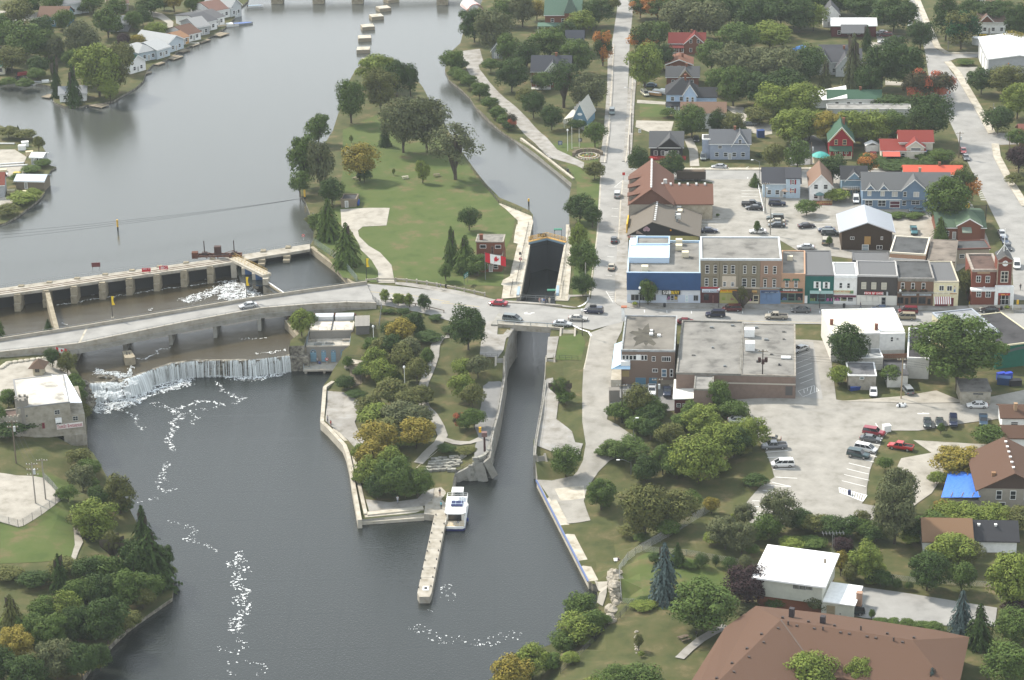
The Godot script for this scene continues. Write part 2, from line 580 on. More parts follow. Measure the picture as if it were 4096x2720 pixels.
	var bank:=mk()
	var wall:=mk()
	var lows:=[UPPER,-5.4,-2.2,LOWER]
	for n in 4:
		var z: Array=zones[n]
		for k in z.size():
			var a: Vector3=z[k]
			var b: Vector3=z[(k+1) % z.size()]
			var mid:=(a+b)/2.
			var skip:=false
			for o in 4:
				if o!=n:
					for s in [.3,.5,.7]:
						var pt:=a.lerp(b,s)
						for off in [v2(.4,0),v2(-.4,0),v2(0,.4),v2(0,-.4)]:
							skip=skip or Geometry2D.is_point_in_polygon(v2(pt.x,pt.z)+off,polys[o])
			if skip or mid.z>175 or absf(mid.x)>230:
				continue
			var hard:=n==2 or (n==3 and k>12 and k<lower.size()-30) or (n==0 and k>28 and k<44)
			var m:=int(ceil(v2(a.x-b.x,a.z-b.z).length()/2.))
			for s in m:
				var c0:=on_land(a.lerp(b,float(s)/m))
				var c1:=on_land(a.lerp(b,float(s+1)/m))
				skirt(wall if hard else bank,c0,c1,lows[n]-1.,lows[n]-1.)
	setting(put(wall,"quay_wall",M.ashlar),"grey concrete walls that hold the canal and the quays")
	setting(put(bank,"river_bank",M.bank),"rocky earth edge of the natural banks")
func level(called: String,pts: Array,e: float,m: Material,label: String):
	var st:=mk()
	var poly:=flat2(pts)
	var ids:=Geometry2D.triangulate_polygon(poly)
	for k in range(0,ids.size(),3):
		var t:=[]
		for j in 3:
			t.append(v3(poly[ids[k+j]].x,e,poly[ids[k+j]].y))
		tri_up(st,t[0],t[1],t[2])
	setting(put(st,called,m),label)
func grow(pts: Array,d: float)->Array:
	var best:=[]
	for q in Geometry2D.offset_polygon(flat2(pts),d):
		if q.size()>best.size():
			best=Array(q)
	return best.map(func(v): return v3(v.x,0,v.y))
func waters():
	M.lake=water_material(lin(.060,.064,.058),.14,9.,.08)
	M.river=water_material(lin(.015,.018,.016),.42,10.,.08)
	M.shallow=water_material(lin(.050,.040,.022),.5,9.,.10)
	level("lake_water",grow(zones[0],.4),UPPER,M.lake,"calm grey water of the upper river and the canal")
	level("forebay_water",grow(zones[2],.2),-2.2,M.river,"dark water of the basin behind the bridge")
	level("river_water",grow(zones[3],.4),LOWER,M.river,"dark rippled water below the falls and in the lock")
	var st:=mk()
	var poly:=flat2(zones[1])
	var step:=2.
	var lo:=poly[0]
	var hi:=poly[0]
	for v in poly:
		lo=lo.min(v)
		hi=hi.max(v)
	var n:=FastNoiseLite.new()
	n.seed=4
	n.frequency=.09
	n.fractal_octaves=4
	var y_of:=func(v: Vector2): return -4.75-.25*smoothstep(-40.,.0,v.y)+.10*n.get_noise_2d(v.x*.6,v.y*1.6)
	var z:=lo.y
	while z<hi.y:
		var x:=lo.x
		while x<hi.x:
			var cell:=PackedVector2Array([v2(x,z),v2(x+step,z),v2(x+step,z+step),v2(x,z+step)])
			for piece in Geometry2D.intersect_polygons(cell,poly):
				var ids:=Geometry2D.triangulate_polygon(piece)
				for k in range(0,ids.size(),3):
					var t:=[]
					for m in 3:
						var v:=piece[ids[k+m]]
						t.append(v3(v.x,y_of.call(v),v.y))
					tri_up(st,t[0],t[1],t[2])
			x+=step
		z+=step
	setting(put(st,"shallow_water",M.shallow),"thin brown water sliding over the rock ledge under the bridge")
	waterfall()
	foam_all()
func waterfall():
	var lip:=many(pp([339,1533,365,1532,424,1529,479,1521,535,1505,598,1481,683,1454,773,1443,868,1442,1006,1439,1091,1429,1158,1421]),-4.95)
	var st:=mk()
	for k in lip.size()-1:
		var a: Vector3=lip[k]
		var b: Vector3=lip[k+1]
		var n:=int(ceil(a.distance_to(b)/1.2))
		for s in n:
			var c:=a.lerp(b,float(s)/n)
			var d:=a.lerp(b,float(s+1)/n)
			for r in 5:
				var e0:=-5.-r*.85
				var o0:=v3(0,0,-.25+.25*((r*7+s*3) % 4))
				skirt(st,v3(c.x,e0,c.z)+o0,v3(d.x,e0,d.z)+o0,e0-.85,e0-.85)
				quad(st,v3(c.x,e0,c.z)+o0,v3(d.x,e0,d.z)+o0,v3(d.x,e0,d.z-.9),v3(c.x,e0,c.z-.9))
	setting(put(st,"rock_face",M.bank),"dark layered rock behind the falling water")
	M.fall=plain(Color.WHITE,.45)
	var w:=StandardMaterial3D.new()
	w.vertex_color_use_as_albedo=true
	w.roughness=.5
	w.backlight_enabled=true
	w.backlight=Color(.2,.22,.22)
	var f:=mk()
	var fn:=FastNoiseLite.new()
	fn.seed=12
	fn.frequency=.35
	var total:=.0
	for k in lip.size()-1:
		total+=lip[k].distance_to(lip[k+1])
	for i in 2600:
		var s:=rng.randf()*total
		var q:=s
		var pos:=Vector3.ZERO
		var along:=Vector3.RIGHT
		for k in lip.size()-1:
			var l: float=lip[k].distance_to(lip[k+1])
			if q<=l:
				pos=lip[k].lerp(lip[k+1],q/l)
				along=(lip[k+1]-lip[k]).normalized()
				break
			q-=l
		var fr:=s/total
		var thick:=.5+.6*fn.get_noise_1d(s)
		if fr>.60 and fr<.72:
			thick-=.5
		if fr>.76:
			thick+=.35*(fr-.76)/.24
		if fr<.3:
			thick+=.3
		if rng.randf()>.12+thick*.75:
			continue
		var wd:=rng.randf_range(.03,.12)*(1.8 if fr<.3 else 1.)
		var v:=rng.randf_range(.4,1.3)
		if fr<.3:
			v+=1.2
		var tone:=rng.randf_range(.45,.85)
		f.set_color(Color(tone*.96,tone,tone*.99))
		var fall:=v3(-along.z,0,along.x)
		if fall.z<0:
			fall=-fall
		var start:=rng.randf_range(.0,.25) if rng.randf()<.8 else rng.randf_range(.2,.7)
		var prev:=[]
		for t in 7:
			var u:=lerpf(start,1.,t/6.)
			var d:=pos+fall*(v*u+.1)+v3(0,.05-4.05*u*u,0)
			var row:=[d-along*wd/2,d+along*wd/2]
			if t>0:
				quad(f,prev[0],prev[1],row[1],row[0])
			prev=row
	setting(put(f,"waterfall",w),"white and green water falling over the curved ledge")
func foam(called: String,label: String,lines: Array,e: float,cell: float,thr: float,sd: int,bump:=.0):
	var fn:=FastNoiseLite.new()
	fn.seed=sd
	fn.frequency=.45
	fn.fractal_octaves=4
	var st:=mk()
	for l in lines:
		var pts:=many(l[0],e)
		var wd: float=l[1]
		var dense: float=l[2]
		for k in pts.size()-1:
			var a: Vector3=pts[k]
			var b: Vector3=pts[k+1]
			var len:=v2(b.x-a.x,b.z-a.z).length()
			var d:=v3(b.x-a.x,0,b.z-a.z).normalized()
			var s:=v3(-d.z,0,d.x)
			for i in int(len/cell)+1:
				for j in range(-int(wd/cell),int(wd/cell)+1):
					var c:=a+d*(i*cell)+s*(j*cell)
					c+=v3(fn.get_noise_2d(c.x,c.z+90)*1.2,0,fn.get_noise_2d(c.z,c.x+40)*1.2)
					var fall:=1.-absf(j*cell)/wd
					if fn.get_noise_2d(c.x*2.2,c.z*2.2)+dense*fall*1.4-thr<0:
						continue
					var h:=cell*rng.randf_range(.3,.8)
					var y:=e+.02+rng.randf()*.02+bump*rng.randf()*fall
					var up:=rng.randf_range(-.4,.4)*(.05+bump)
					var an:=rng.randf()*TAU
					var v0:=v3(cos(an),0,sin(an))*h
					var v1:=v3(-sin(an),0,cos(an))*h
					var o:=v3(c.x,y,c.z)
					var tip:=o+v3(0,up,0)
					tri_up(st,tip,o+v0,o+v1)
					tri_up(st,tip,o+v1,o-v0)
					tri_up(st,tip,o-v0,o-v1)
					tri_up(st,tip,o-v1,o+v0)
	var o:=put(st,called,M.foam)
	o.set_meta("kind","stuff")
	o.set_meta("label",label)
func foam_all():
	M.foam=pl(.80,.82,.82,.7)
	foam("falls_foam","thick white foam where the falls strike the river",[
		[pp([373,1596,381,1644,450,1639,508,1596,561,1570,635,1544,704,1520,768,1509]),2.2,1.5],
		[pp([402,1607,476,1623,535,1596,582,1602]),3.2,1.1],[pp([561,1575,635,1565,715,1541,757,1528]),2.4,.8],
		[pp([842,1502,953,1511,1032,1513,1112,1500,1162,1475]),1.,1.2],[pp([900,1512,979,1517,1059,1514]),1.,.5],[pp([476,1634,529,1660,551,1681]),.9,.1],[pp([609,1612,662,1628,704,1649]),.9,.1]],LOWER,.2,.35,2,.25)
	foam("cascade_foam","white water tumbling over broken rocks beside the falls",[
		[pp([386,1485,418,1501,455,1496,492,1512]),1.6,.8],[pp([413,1538,455,1549,503,1538,529,1522]),2.2,1.2],[pp([386,1575,445,1586,508,1570]),2.4,1.3],[pp([508,1512,521,1485,537,1469]),.7,.8]],-5.,.2,.3,6,.6)
	foam("drift_foam","white streaks of foam drifting down the dark river",[
		[pp([895,1618,847,1607,794,1604,762,1620,715,1631,683,1649,725,1655,720,1671,683,1689,704,1708,683,1739,672,1766,688,1792,693,1803]),.75,.33],
		[pp([868,1528,889,1559,921,1575,948,1591,979,1591,932,1615]),.5,.22],[pp([895,1623,836,1636,783,1634,757,1649,789,1671,762,1705]),.5,.12],
		[pp([529,1660,551,1692,572,1724]),.6,.12],[pp([683,1851,656,1877,646,1903,656,1925,619,1933]),.7,.2],[pp([635,1946,667,1970,699,1951]),.5,.15],[pp([551,2009,588,2004,625,1991]),.5,.15],
		[pp([671,2083,733,2097,777,2122,771,2152,733,2158,794,2169,832,2189,871,2205]),.6,.1],
		[pp([943,2205,966,2238,916,2258,988,2277,938,2300,966,2316,932,2338,993,2372,943,2405,993,2427,966,2460,938,2477,954,2510,932,2521]),1.2,.22],
		[pp([910,2519,971,2538,949,2560,977,2574]),.5,.18],[pp([866,2577,910,2605,943,2619,988,2577]),.8,-.02],[pp([877,2652,954,2649,1016,2649,1065,2677,1038,2710]),.8,-.04],[pp([893,2682,932,2705,977,2694]),.7,-.04],
		[pp([1766,2337,1796,2351,1778,2387,1825,2387]),1.2,-.08],[pp([1719,2442,1778,2442]),.7,-.05],[pp([1661,2504,1696,2522,1755,2557,1807,2557,1884,2557,1942,2580,2030,2539,2101,2545]),1.5,-.06]],LOWER,.14,.34,9)
	foam("rapids_foam","white rapids rushing out of the open sluice gates",[
		[pp([1015,1145,977,1145,923,1149]),3.2,1.6],[pp([1030,1168,988,1176,931,1168,885,1168]),3.6,1.6],[pp([988,1195,931,1191,877,1183]),2.4,1.2],[pp([940,1129,847,1171,784,1188,737,1209]),2.6,.6],[pp([593,1239,614,1235]),.8,.3]],-4.62,.2,.3,14,.15)
	foam("weir_foam","thin white line of foam along the weir below the dam",[
		[pp([224,1221,296,1209,381,1196,466,1185,551,1171,635,1158,720,1147,784,1139,847,1132,945,1120]),.22,.85],[pp([254,1294,275,1296]),.4,.3],[pp([529,1432,572,1437,609,1424,635,1401,678,1390]),.4,.3],[pp([368,1180,385,1158]),.5,.3],[pp([809,1103,830,1118]),.5,.3],[pp([864,1086,919,1078]),.8,.2],[pp([428,1154,491,1146]),.3,.3],[pp([954,1355,1065,1352]),.3,.1],[pp([1026,1417,1114,1405,1145,1401]),.6,.25]],-4.68,.15,.3,17)
var layer:=0
var paved:=[]
func top_at(v)->float:
	var r=.0
	for q in paved:
		if q[1]>r and Geometry2D.is_point_in_polygon(v2(v.x,v.z),q[0]):
			r=q[1]
	return r
func gp(q)->Vector3:
	var v=g(q)
	return v+v3(0,top_at(v),0)
func pave(called,pts,m,label:="",raised:=.0):
	layer+=1
	var v=gln(pts)
	paved.append([flat2(v),.03+.003*layer+raised])
	sheet3(called,v,m,.03+.003*layer+raised,.15+raised if raised>0 else .0,label)
func path(called,line,width,m,label:="",raised:=.0):
	layer+=1
	var v=[]
	for q in line:
		v.append(g(q))
	var r=ribbon_pts(v,width)
	paved.append([flat2(r),.03+.003*layer+raised])
	sheet3(called,r,m,.03+.003*layer+raised,.15+raised if raised>0 else .0,label)
func marks(called,lines,width,m,label):
	var root=Node3D.new()
	root.name=numbered(called)
	add_child(root)
	setting(root,label)
	for l in lines:
		var v=[]
		for q in l:
			v.append(g(q))
		var st=mk()
		drape(st,flat2(ribbon_pts(v,width)),maxf(top_at(v[0]),top_at((v[0]+v[1])/2.))+.006)
		var o=put(st,"stripe",m,root)
		o.set_meta("kind","structure")
func pavements():
	pave("lawn",pp([1371,520,1527,451,1666,390,1718,434,1787,538,1908,711,1995,815,2065,850,2047,946,2021,1006,2012,1145,1752,1136,1561,1119,1527,1136,1371,1110,1266,972,1336,833,1371,694]),M.lawn,"mown lawn of the island park")
	pave("lawn",pp([2160,573,2394,573,2391,694,2307,729,2255,642]),M.lawn,"mown grass round the small fountain")
	pave("lawn",pp([2307,685,2403,694,2380,1145,2290,1197,2307,867]),M.lawn,"grass strip between canal and street")
	pave("lawn",pp([2559,416,2680,416,2680,468,2559,468]),M.lawn,"small front lawn of the pale blue house")
	pave("lawn",pp([2238,1345,2325,1336,2342,1371,2325,1440,2221,1440]),M.lawn,"small square lawn beside the lower canal")
	pave("lawn",pp([2481,2290,2602,2203,2984,2307,2932,2464,2498,2429]),M.lawn,"fenced lawn on top of the cliff")
	pave("lawn",pp([0,1960,173,1874,295,1943,304,2238,0,2255]),M.lawn,"grass field beside the gravel yard")
	pave("north_street",pp([2339,1228,2363,1194,2380,1041,2401,694,2427,434,2448,173,2474,0,2507,-208,2585,-208,2536,0,2519,173,2509,434,2498,573,2509,599,2514,668,2510,729,2500,972,2491,1197,2512,1225,2498,1284,2359,1284]),M.asphalt,"light grey street that runs away from the main street beside the lock")
	pave("cross_street",pp([2510,673,2732,677,3831,668,3862,715,2732,720,2507,717]),M.asphalt,"light grey side street behind the shops")
	pave("diagonal_street",pp([3621,-77,3655,-77,3678,0,3709,77,3751,184,3797,209,3919,210,3908,230,3828,233,3786,249,3797,276,3851,344,3962,532,4157,532,4157,574,3977,581,3988,650,4096,826,4272,1086,4272,1201,4055,1201,4048,1048,3996,906,3881,672,3835,573,3831,555,3774,432,3728,383,3709,268,3701,214,3678,115,3640,38]),M.asphalt,"wide street slanting past the far end of the shops")
	pave("parking_lot",pp([2729,718,3051,718,3812,715,3889,818,3950,952,3962,998,3831,1086,3200,1009,3104,952,2802,944,2802,868,2850,860,2850,730,2829,726]),M.old_asphalt,"worn pale parking lot behind the shops")
	pave("gravel_yard",pp([3544,875,3728,875,3736,952,3571,940]),M.gravel,"pale gravel yard behind the shops")
	pave("driveway",pp([2737,558,2767,550,2790,596,2798,665,2760,665,2756,604]),M.gravel,"gravel drive between the black bar and the grey house")
	pave("driveway",pp([2545,482,2695,486,2683,532,2599,530,2542,509]),M.gravel,"pale gravel drive south of the pale blue house")
	pave("driveway",pp([2549,400,2664,408,2660,419,2547,413]),M.gravel,"narrow drive in front of the pale blue house")
	pave("driveway",pp([2894,425,2974,429,2997,490,3085,494,3089,536,3051,543,2997,528,2966,478]),M.gravel,"gravel yard behind the grey houses")
	pave("driveway",pp([3506,145,3606,142,3621,153,3510,165]),M.dark_asphalt,"dark drive beside the white roofed red house")
	pave("driveway",pp([3483,168,3567,174,3625,176,3625,188,3567,188,3518,207,3468,214]),M.gravel,"pale drive behind the dark evergreens")
	pave("driveway",pp([3541,323,3617,331,3617,343,3541,341]),M.gravel,"short pale drive under the big trees")
	pave("driveway",pp([3805,268,3908,268,3919,318,3862,329]),M.old_asphalt,"pale forecourt of the grey steel building")
	pave("driveway",pp([3169,550,3257,542,3300,573,3311,623,3257,657,3162,665,3154,588]),M.dark_asphalt,"dark paved lot beside the red house")
	pave("driveway",pp([0,69,87,87,278,61,295,43,104,52,0,43]),M.gravel,"pale track behind the lakeside trees")
	pave("driveway",pp([587,42,647,53,694,89,691,119,664,136,670,95,629,71,569,65]),M.gravel,"pale loop of track behind the boathouses")
	pave("driveway",pp([-12,599,59,599,107,629,95,658,107,700,-12,712]),M.gravel,"gravel yard on the boat spit")
	pave("driveway",pp([-12,789,77,789,36,825,-12,842]),M.gravel,"gravel landing on the boat spit")
	pave("canal_road",pp([1851,205,1919,196,1934,249,1914,261,1919,279,1955,326,2062,427,2181,546,2228,599,2336,651,2335,677,2299,660,2192,630,2097,537,1979,406,1884,311,1854,249]),M.walk,"grey lane curving along the canal")
	pave("park_path",pp([1362,838,1559,833,1546,903,1451,908,1432,923,1436,946,1474,984,1520,1011,1566,1061,1579,1133,1514,1133,1512,1084,1486,1042,1443,1000,1436,977,1413,938,1394,908,1368,930]),M.gravel,"pale gravel pad and path in the island park")
	pave("lane",pp([2363,1332,2363,1339,2334,1478,2329,1562,2329,1688,2343,1777,2332,1844,2292,1906,2207,1924,2149,1920,2271,2096,2362,2083,2335,2005,2350,1950,2390,1893,2439,1844,2471,1830,2502,1835,2546,1754,2471,1701,2428,1679,2439,1598,2484,1536,2446,1518,2450,1429,2468,1362,2486,1326,2495,1280]),M.old_asphalt,"patched lane going down to the lower quay")
	pave("concrete_pad",pp([2218,1957,2335,1944,2341,1994,2241,2004]),M.pale,"pale concrete pad on the lower quay")
	pave("lane",pp([2488,1536,2636,1536,2698,1554,2698,1643,2636,1652,2502,1607,2439,1634,2444,1589]),M.dark_asphalt,"dark drive behind the brick corner building")
	pave("parking_lot",pp([3165,1360,3227,1360,3315,1367,3345,1600,3386,1608,3559,1608,3838,1614,4164,1547,4164,1679,3992,1678,3675,1724,3559,1724,3533,1751,3480,1882,3468,1947,3466,1989,3447,2016,3503,2026,3491,2101,3186,2101,3000,2094,2986,2012,3047,1942,3098,1910,3061,1803,3035,1761,3000,1658,2939,1598,2770,1625,2698,1652,2700,1562,2775,1591,3043,1592,3181,1586,3184,1505]),M.old_asphalt,"wide pale parking lot behind the main street")
	pave("parking_lot",pp([3169,1367,3253,1369,3292,1600,3185,1586]),M.asphalt,"grey angled parking strip beside the grocery building")
	pave("driveway",pp([3652,1762,4010,1784,4117,1810,3931,1828,3791,1854,3764,1919,3726,1975,3642,2035,3624,2007,3666,1919,3587,1872,3605,1835,3726,1813]),M.gravel,"pale gravel drive round the tarp covered shed")
	pave("driveway",pp([3399,2342,3711,2388,3989,2433,3979,2507,3761,2504,3457,2474,3371,2458,3305,2408,3296,2390]),M.asphalt,"grey asphalt yard beside the white roofed church hall")
	pave("parking_lot",pp([-32,1472,0,1468,32,1455,212,1433,273,1475,289,1504,212,1565,-32,1596]),M.gravel,"pale paved yard behind the riverside restaurant")
	pave("gravel_yard",pp([-42,1888,0,1893,64,1903,175,1914,212,1951,249,1999,201,2036,95,2105,74,2110,0,2089,-42,2083]),M.gravel,"fenced gravel yard on the river bank")
	pave("main_street",pp([1468,1136,1613,1149,1804,1173,1960,1197,2082,1214,2290,1240,2333,1235,2368,1221,2498,1221,2533,1232,3296,1239,4096,1253,4511,1261,4511,1327,4096,1312,3296,1298,2498,1287,2368,1322,2273,1301,1995,1287,1926,1301,1804,1287,1700,1256,1561,1227,1506,1221]),M.asphalt,"light grey main street crossing the canal")
	pave("shop_pavement",pp([2463,1214,2461,1101,2496,718,2519,719,2510,1086,2508,1214,2801,1215,3223,1217,3430,1224,3831,1227,4096,1222,4157,1222,4157,1253,3927,1246,3430,1240,2898,1238,2526,1236,2477,1226]),M.walk,"broad pavement in front of the shops",.13)
	pave("pavement",pp([2220,1204,2272,1206,2281,1189,2354,1185,2354,1202,2339,1221,2316,1231,2224,1218,2067,1206,1987,1202,1834,1164,1650,1133,1581,1130,1581,1139,1650,1149,1803,1176,1994,1208,2125,1218,2301,1233,2331,1225,2362,1202,2358,1181,2278,1181,2262,1168,2224,1176]),M.walk,"pavement along the railing by the lock",.0)
	path("pavement",pp([2443,196,2440,356,2427,534,2412,653]),2.,M.walk,"pavement on the park side of the street",.12)
	path("pavement",pp([2532,308,2523,415,2513,593,2504,647]),2.4,M.walk,"pavement below the maples",.12)
	path("pavement",pp([3669,0,3709,96,3751,191,3786,214,3916,214]),2.2,M.pale,"pale pavement at the top of the slanting street",.12)
	path("pavement",pp([3791,249,3828,291,3874,367,3927,459,3969,536]),2.4,M.pale,"pale pavement past the grey steel building",.12)
	path("pavement",pp([3981,577,3988,627,4042,730,4103,826]),2.2,M.pale,"pale pavement beside the dark red tree",.12)
	path("pavement",pp([2729,678,2936,678,3051,678,3315,676,3583,678,3820,676]),2.,M.pale,"pale pavement along the side street",.12)
	pave("lock_walk",pp([2067,900,2130,900,2115,973,2079,1191,2006,1197,2014,1145,2004,1141,2012,1122,2040,1107,2048,1068,2071,977,2054,973,2061,923]),M.pale,"pale concrete walk along the lock, lawn side")
	pave("lock_walk",pp([2278,900,2290,977,2281,1114,2271,1206,2225,1202,2227,1168,2263,973,2264,900]),M.pale,"pale concrete walk along the lock, street side")
	pave("lock_walk",pp([1994,817,2003,816,2068,842,2127,867,2133,890,2121,930,2071,930,2071,884,2020,836]),M.pale,"pale concrete apron above the lock")
	pave("landing",pp([1947,1286,1993,1286,1989,1340,2017,1340,2046,1326,2023,1359,2015,1401,1991,1433,1918,1433,1926,1359]),M.walk,"grey concrete landing beside the canal bridge")
	pave("landing",pp([2193,1350,2236,1348,2232,1367,2220,1432,2186,1436,2190,1375]),M.walk,"concrete landing under the street side stairs")
	pave("lower_walk",pp([1932,1547,1954,1529,1999,1527,2019,1534,2004,1650,1979,1721,1959,1784,1954,1829,1923,1846,1896,1842,1901,1784,1914,1748,1896,1708,1919,1650,1932,1588]),M.dark_asphalt,"dark walk on top of the lower canal wall")
	pave("lower_walk",pp([2185,1518,2212,1513,2234,1607,2225,1679,2288,1728,2301,1772,2332,1777,2314,1839,2212,1812,2149,1786,2158,1723,2176,1607]),M.walk,"grey walk on the street side of the lower canal")
	path("garden_path",pp([1799,1346,1761,1354,1742,1382,1736,1436,1742,1413,1727,1458,1696,1534,1687,1588,1700,1632,1731,1663,1758,1708,1771,1744,1754,1775,1704,1820,1673,1855]),2.3,M.old_asphalt,"grey path winding down through the shrubs")
	path("garden_path",pp([1767,1757,1816,1771,1879,1773,1923,1757]),1.8,M.old_asphalt,"short path to the tower on the wall")
	pave("gravel_court",pp([1309,1566,1374,1571,1441,1605,1448,1632,1419,1690,1441,1739,1459,1766,1443,1788,1419,1798,1392,1762,1347,1724,1325,1708,1302,1686]),M.walk,"fine grey gravel court above the river wall")
	pave("gravel_court",pp([1463,2000,1557,2012,1669,1998,1700,1967,1736,1956,1731,1998,1700,2025,1477,2050]),M.walk,"fine grey gravel strip behind the river steps")
	path("garden_path",pp([2907,2506,2849,2534,2802,2562,2756,2599,2718,2636]),1.8,M.walk,"grey path beside the big brown roof")
	pave("dirt_path",pp([2378,2326,2430,2329,2427,2371,2411,2427,2388,2413,2402,2368]),M.gravel,"pale trodden shore below the cliff")
	pave("dirt_path",pp([294,2111,316,2116,333,2172,300,2250,277,2263,300,2183]),M.gravel,"trodden path behind the bank trees")
	pave("bare_ground",pp([3354,1607,3489,1598,3605,1588,3745,1565,3861,1612,3652,1616]),M.gravel,"bare pale ground round the utility pole")
	var bays=[]
	for l in [pp([3502,1695,3518,1719]),pp([3449,1725,3489,1729]),pp([3431,1766,3521,1784]),pp([3419,1798,3507,1830]),pp([3404,1828,3496,1850]),pp([3395,1854,3482,1875]),pp([3387,1877,3475,1898]),pp([3377,1900,3477,1923]),pp([3368,1925,3463,1948]),pp([3061,1811,3153,1804]),pp([3069,1833,3163,1829]),pp([3093,1881,3180,1877]),pp([3102,1910,3189,1915]),pp([3088,1931,3164,1948]),pp([3068,1942,3163,1948]),pp([3051,1963,3091,1965]),pp([3009,2005,3065,2007]),pp([3019,2028,3065,2030]),pp([3009,2049,3044,2052])]:
		bays.append(l)
	marks("bay_lines",bays,.16,M.paint,"white painted bay lines in the wide parking lot")
	var hatch=[pp([3356,1951,3400,1966,3468,1983]),pp([3356,1951,3359,1971,3451,2007]),pp([3451,2007,3468,1983])]
	for k in 11:
		hatch.append([p(3356,1951).lerp(p(3468,1983),k/11.),p(3359,1971).lerp(p(3451,2007),(k+.6)/11.)])
	marks("hatched_island",hatch,.2,M.paint,"white hatched island painted by the lamp barrel")
	var ang=[]
	for k in 5:
		ang.append([p(3179,1457).lerp(p(3202,1536),k/4.),p(3244,1433).lerp(p(3253,1517),k/4.)])
	ang+=[pp([3188,1429,3242,1409]),pp([3192,1566,3257,1543,3276,1564,3211,1589,3192,1566]),pp([3215,1560,3217,1574]),pp([3230,1554,3230,1566]),pp([3248,1547,3240,1578]),pp([3257,1545,3257,1572]),pp([3265,1553,3266,1568])]
	marks("angled_bays",ang,.12,M.paint,"faded white angled bay lines beside the grocery building")
	var st=[]
	for q in pp([2577,1241,2667,1243,2765,1245,2970,1245,3074,1247,3278,1245,3279,1245,3675,1251]):
		st.append([q,q+v2(1,11)])
	marks("kerb_bays",st,.14,M.paint,"short white bay ticks along the shop pavement")
	var tick=[]
	for y in [740,822,980,1135,1245,1340,1440]:
		tick.append([p(2447-(y-740)*.036,550+y/2.613),p(2473-(y-740)*.036,550+y/2.613+2)])
	marks("kerb_bays",tick,.14,M.paint,"white bay ticks down the street beside the lock")
	var no_go=[pp([2424,1165,2452,1210]),pp([2457,749,2490,722])]
	for k in 6:
		no_go.append([p(2424,1165).lerp(p(2452,1210),k/6.),p(2454,1165).lerp(p(2454,1209),k/6.)])
		no_go.append([p(2457,751).lerp(p(2490,722),k/6.),p(2490,751).lerp(p(2491,724),k/6.)])
	marks("no_parking_hatch",no_go,.1,M.paint,"white striped triangles at the street corners")
	var cross=[]
	for k in 10:
		cross.append([p(3895,728).lerp(p(3923,799),k/9.),p(3919,734).lerp(p(3946,799),k/9.)])
	marks("crossing_stripes",cross,.35,M.paint,"worn white stripes beside the slanting street")
	var lots=[]
	for l in [pp([2963,763,3035,764]),pp([2966,776,3031,777]),pp([2966,787,3031,788]),pp([2974,801,3031,801]),pp([2974,845,3047,845]),pp([2771,873,2882,875]),pp([2802,887,2867,888]),pp([2802,899,2873,900]),pp([3246,881,3322,880]),pp([3250,896,3326,896]),pp([3246,912,3277,912])]:
		lots.append(l)
	marks("lot_lines",lots,.14,M.paint,"white bay lines in the lot behind the shops")
	marks("street_bays",[pp([2765,669,2765,676]),pp([2840,669,2840,677]),pp([2914,669,2914,677]),pp([2984,676,2994,670]),pp([3240,672,3240,678]),pp([3554,672,3554,679]),pp([3634,672,3634,679]),pp([3705,673,3705,680]),pp([3774,674,3774,681]),pp([2718,707,2718,714]),pp([2796,707,2796,714]),pp([2991,709,2991,715])],.15,M.paint,"white bay ticks along the side street")
	marks("turn_arrow",[pp([2098,1257,2121,1258,2125,1254,2138,1253]),pp([2098,1255,2109,1251])],.35,M.paint,"white turn arrow painted on the main street")
	marks("lot_arrow",[pp([3670,1656,3717,1657]),pp([3689,1654,3717,1656])],.35,M.paint,"white arrow painted on the back lane")
	marks("kerb_line",[pp([2285,1300,2324,1319,2354,1329,2365,1346]),pp([2312,1227,2335,1218,2352,1202,2353,1189])],.5,M.paint,"kerb corners of the street mouth, whitened as if brightly lit")  # brightness of the lit kerb corner is put into this white colour
	marks("centre_line",[pp([1474,1168,1627,1181,1800,1210,1765,1214,1918,1229]),pp([2951,1285,3165,1290,3315,1295])],.14,M.yellow_paint,"faded yellow centre line of the main street")
	marks("kerb_stones",[pp([2531,314,2522,451,2510,593,2502,653]),pp([2456,178,2447,332,2433,534,2418,653]),pp([2403,700,2395,890,2358,1183]),pp([2492,722,2482,818,2469,1048,2461,1207])],.3,M.pale,"pale kerb stones along both sides of the street")
	marks("lane_edge",[pp([2363,1342,2350,1411,2335,1478])],.25,M.pale,"pale kerb beside the top of the lane")
	marks("terrace_edge",[pp([1664,1873,1691,1846,1736,1815,1771,1788])],.15,M.pale,"pale edging of the garden path")
func rail(parent,pts,h,m,gap:=2.4,thick:=.05,bars:=2,called:="railing"):
	var st=mk()
	for k in pts.size()-1:
		var a=pts[k]
		var b=pts[k+1]
		var n=maxi(1,int(round(a.distance_to(b)/gap)))
		for s in n+(1 if k==pts.size()-2 else 0):
			var c=a.lerp(b,float(s)/n)
			box(st,c+v3(0,h/2,0),v3(thick,h,thick))
		for r in bars:
			beam(st,a+v3(0,h*(r+1)/bars,0),b+v3(0,h*(r+1)/bars,0),thick,thick)
	return put(st,called,m,parent)
func gln(pts)->Array:
	var v=[]
	for q in pts:
		v.append(g(q))
	return v
func fence(called,label,pts,h,m,gap:=2.4,thick:=.05,bars:=2):
	var v=gln(pts)
	fence3(called,label,v,h,m,gap,thick,bars)
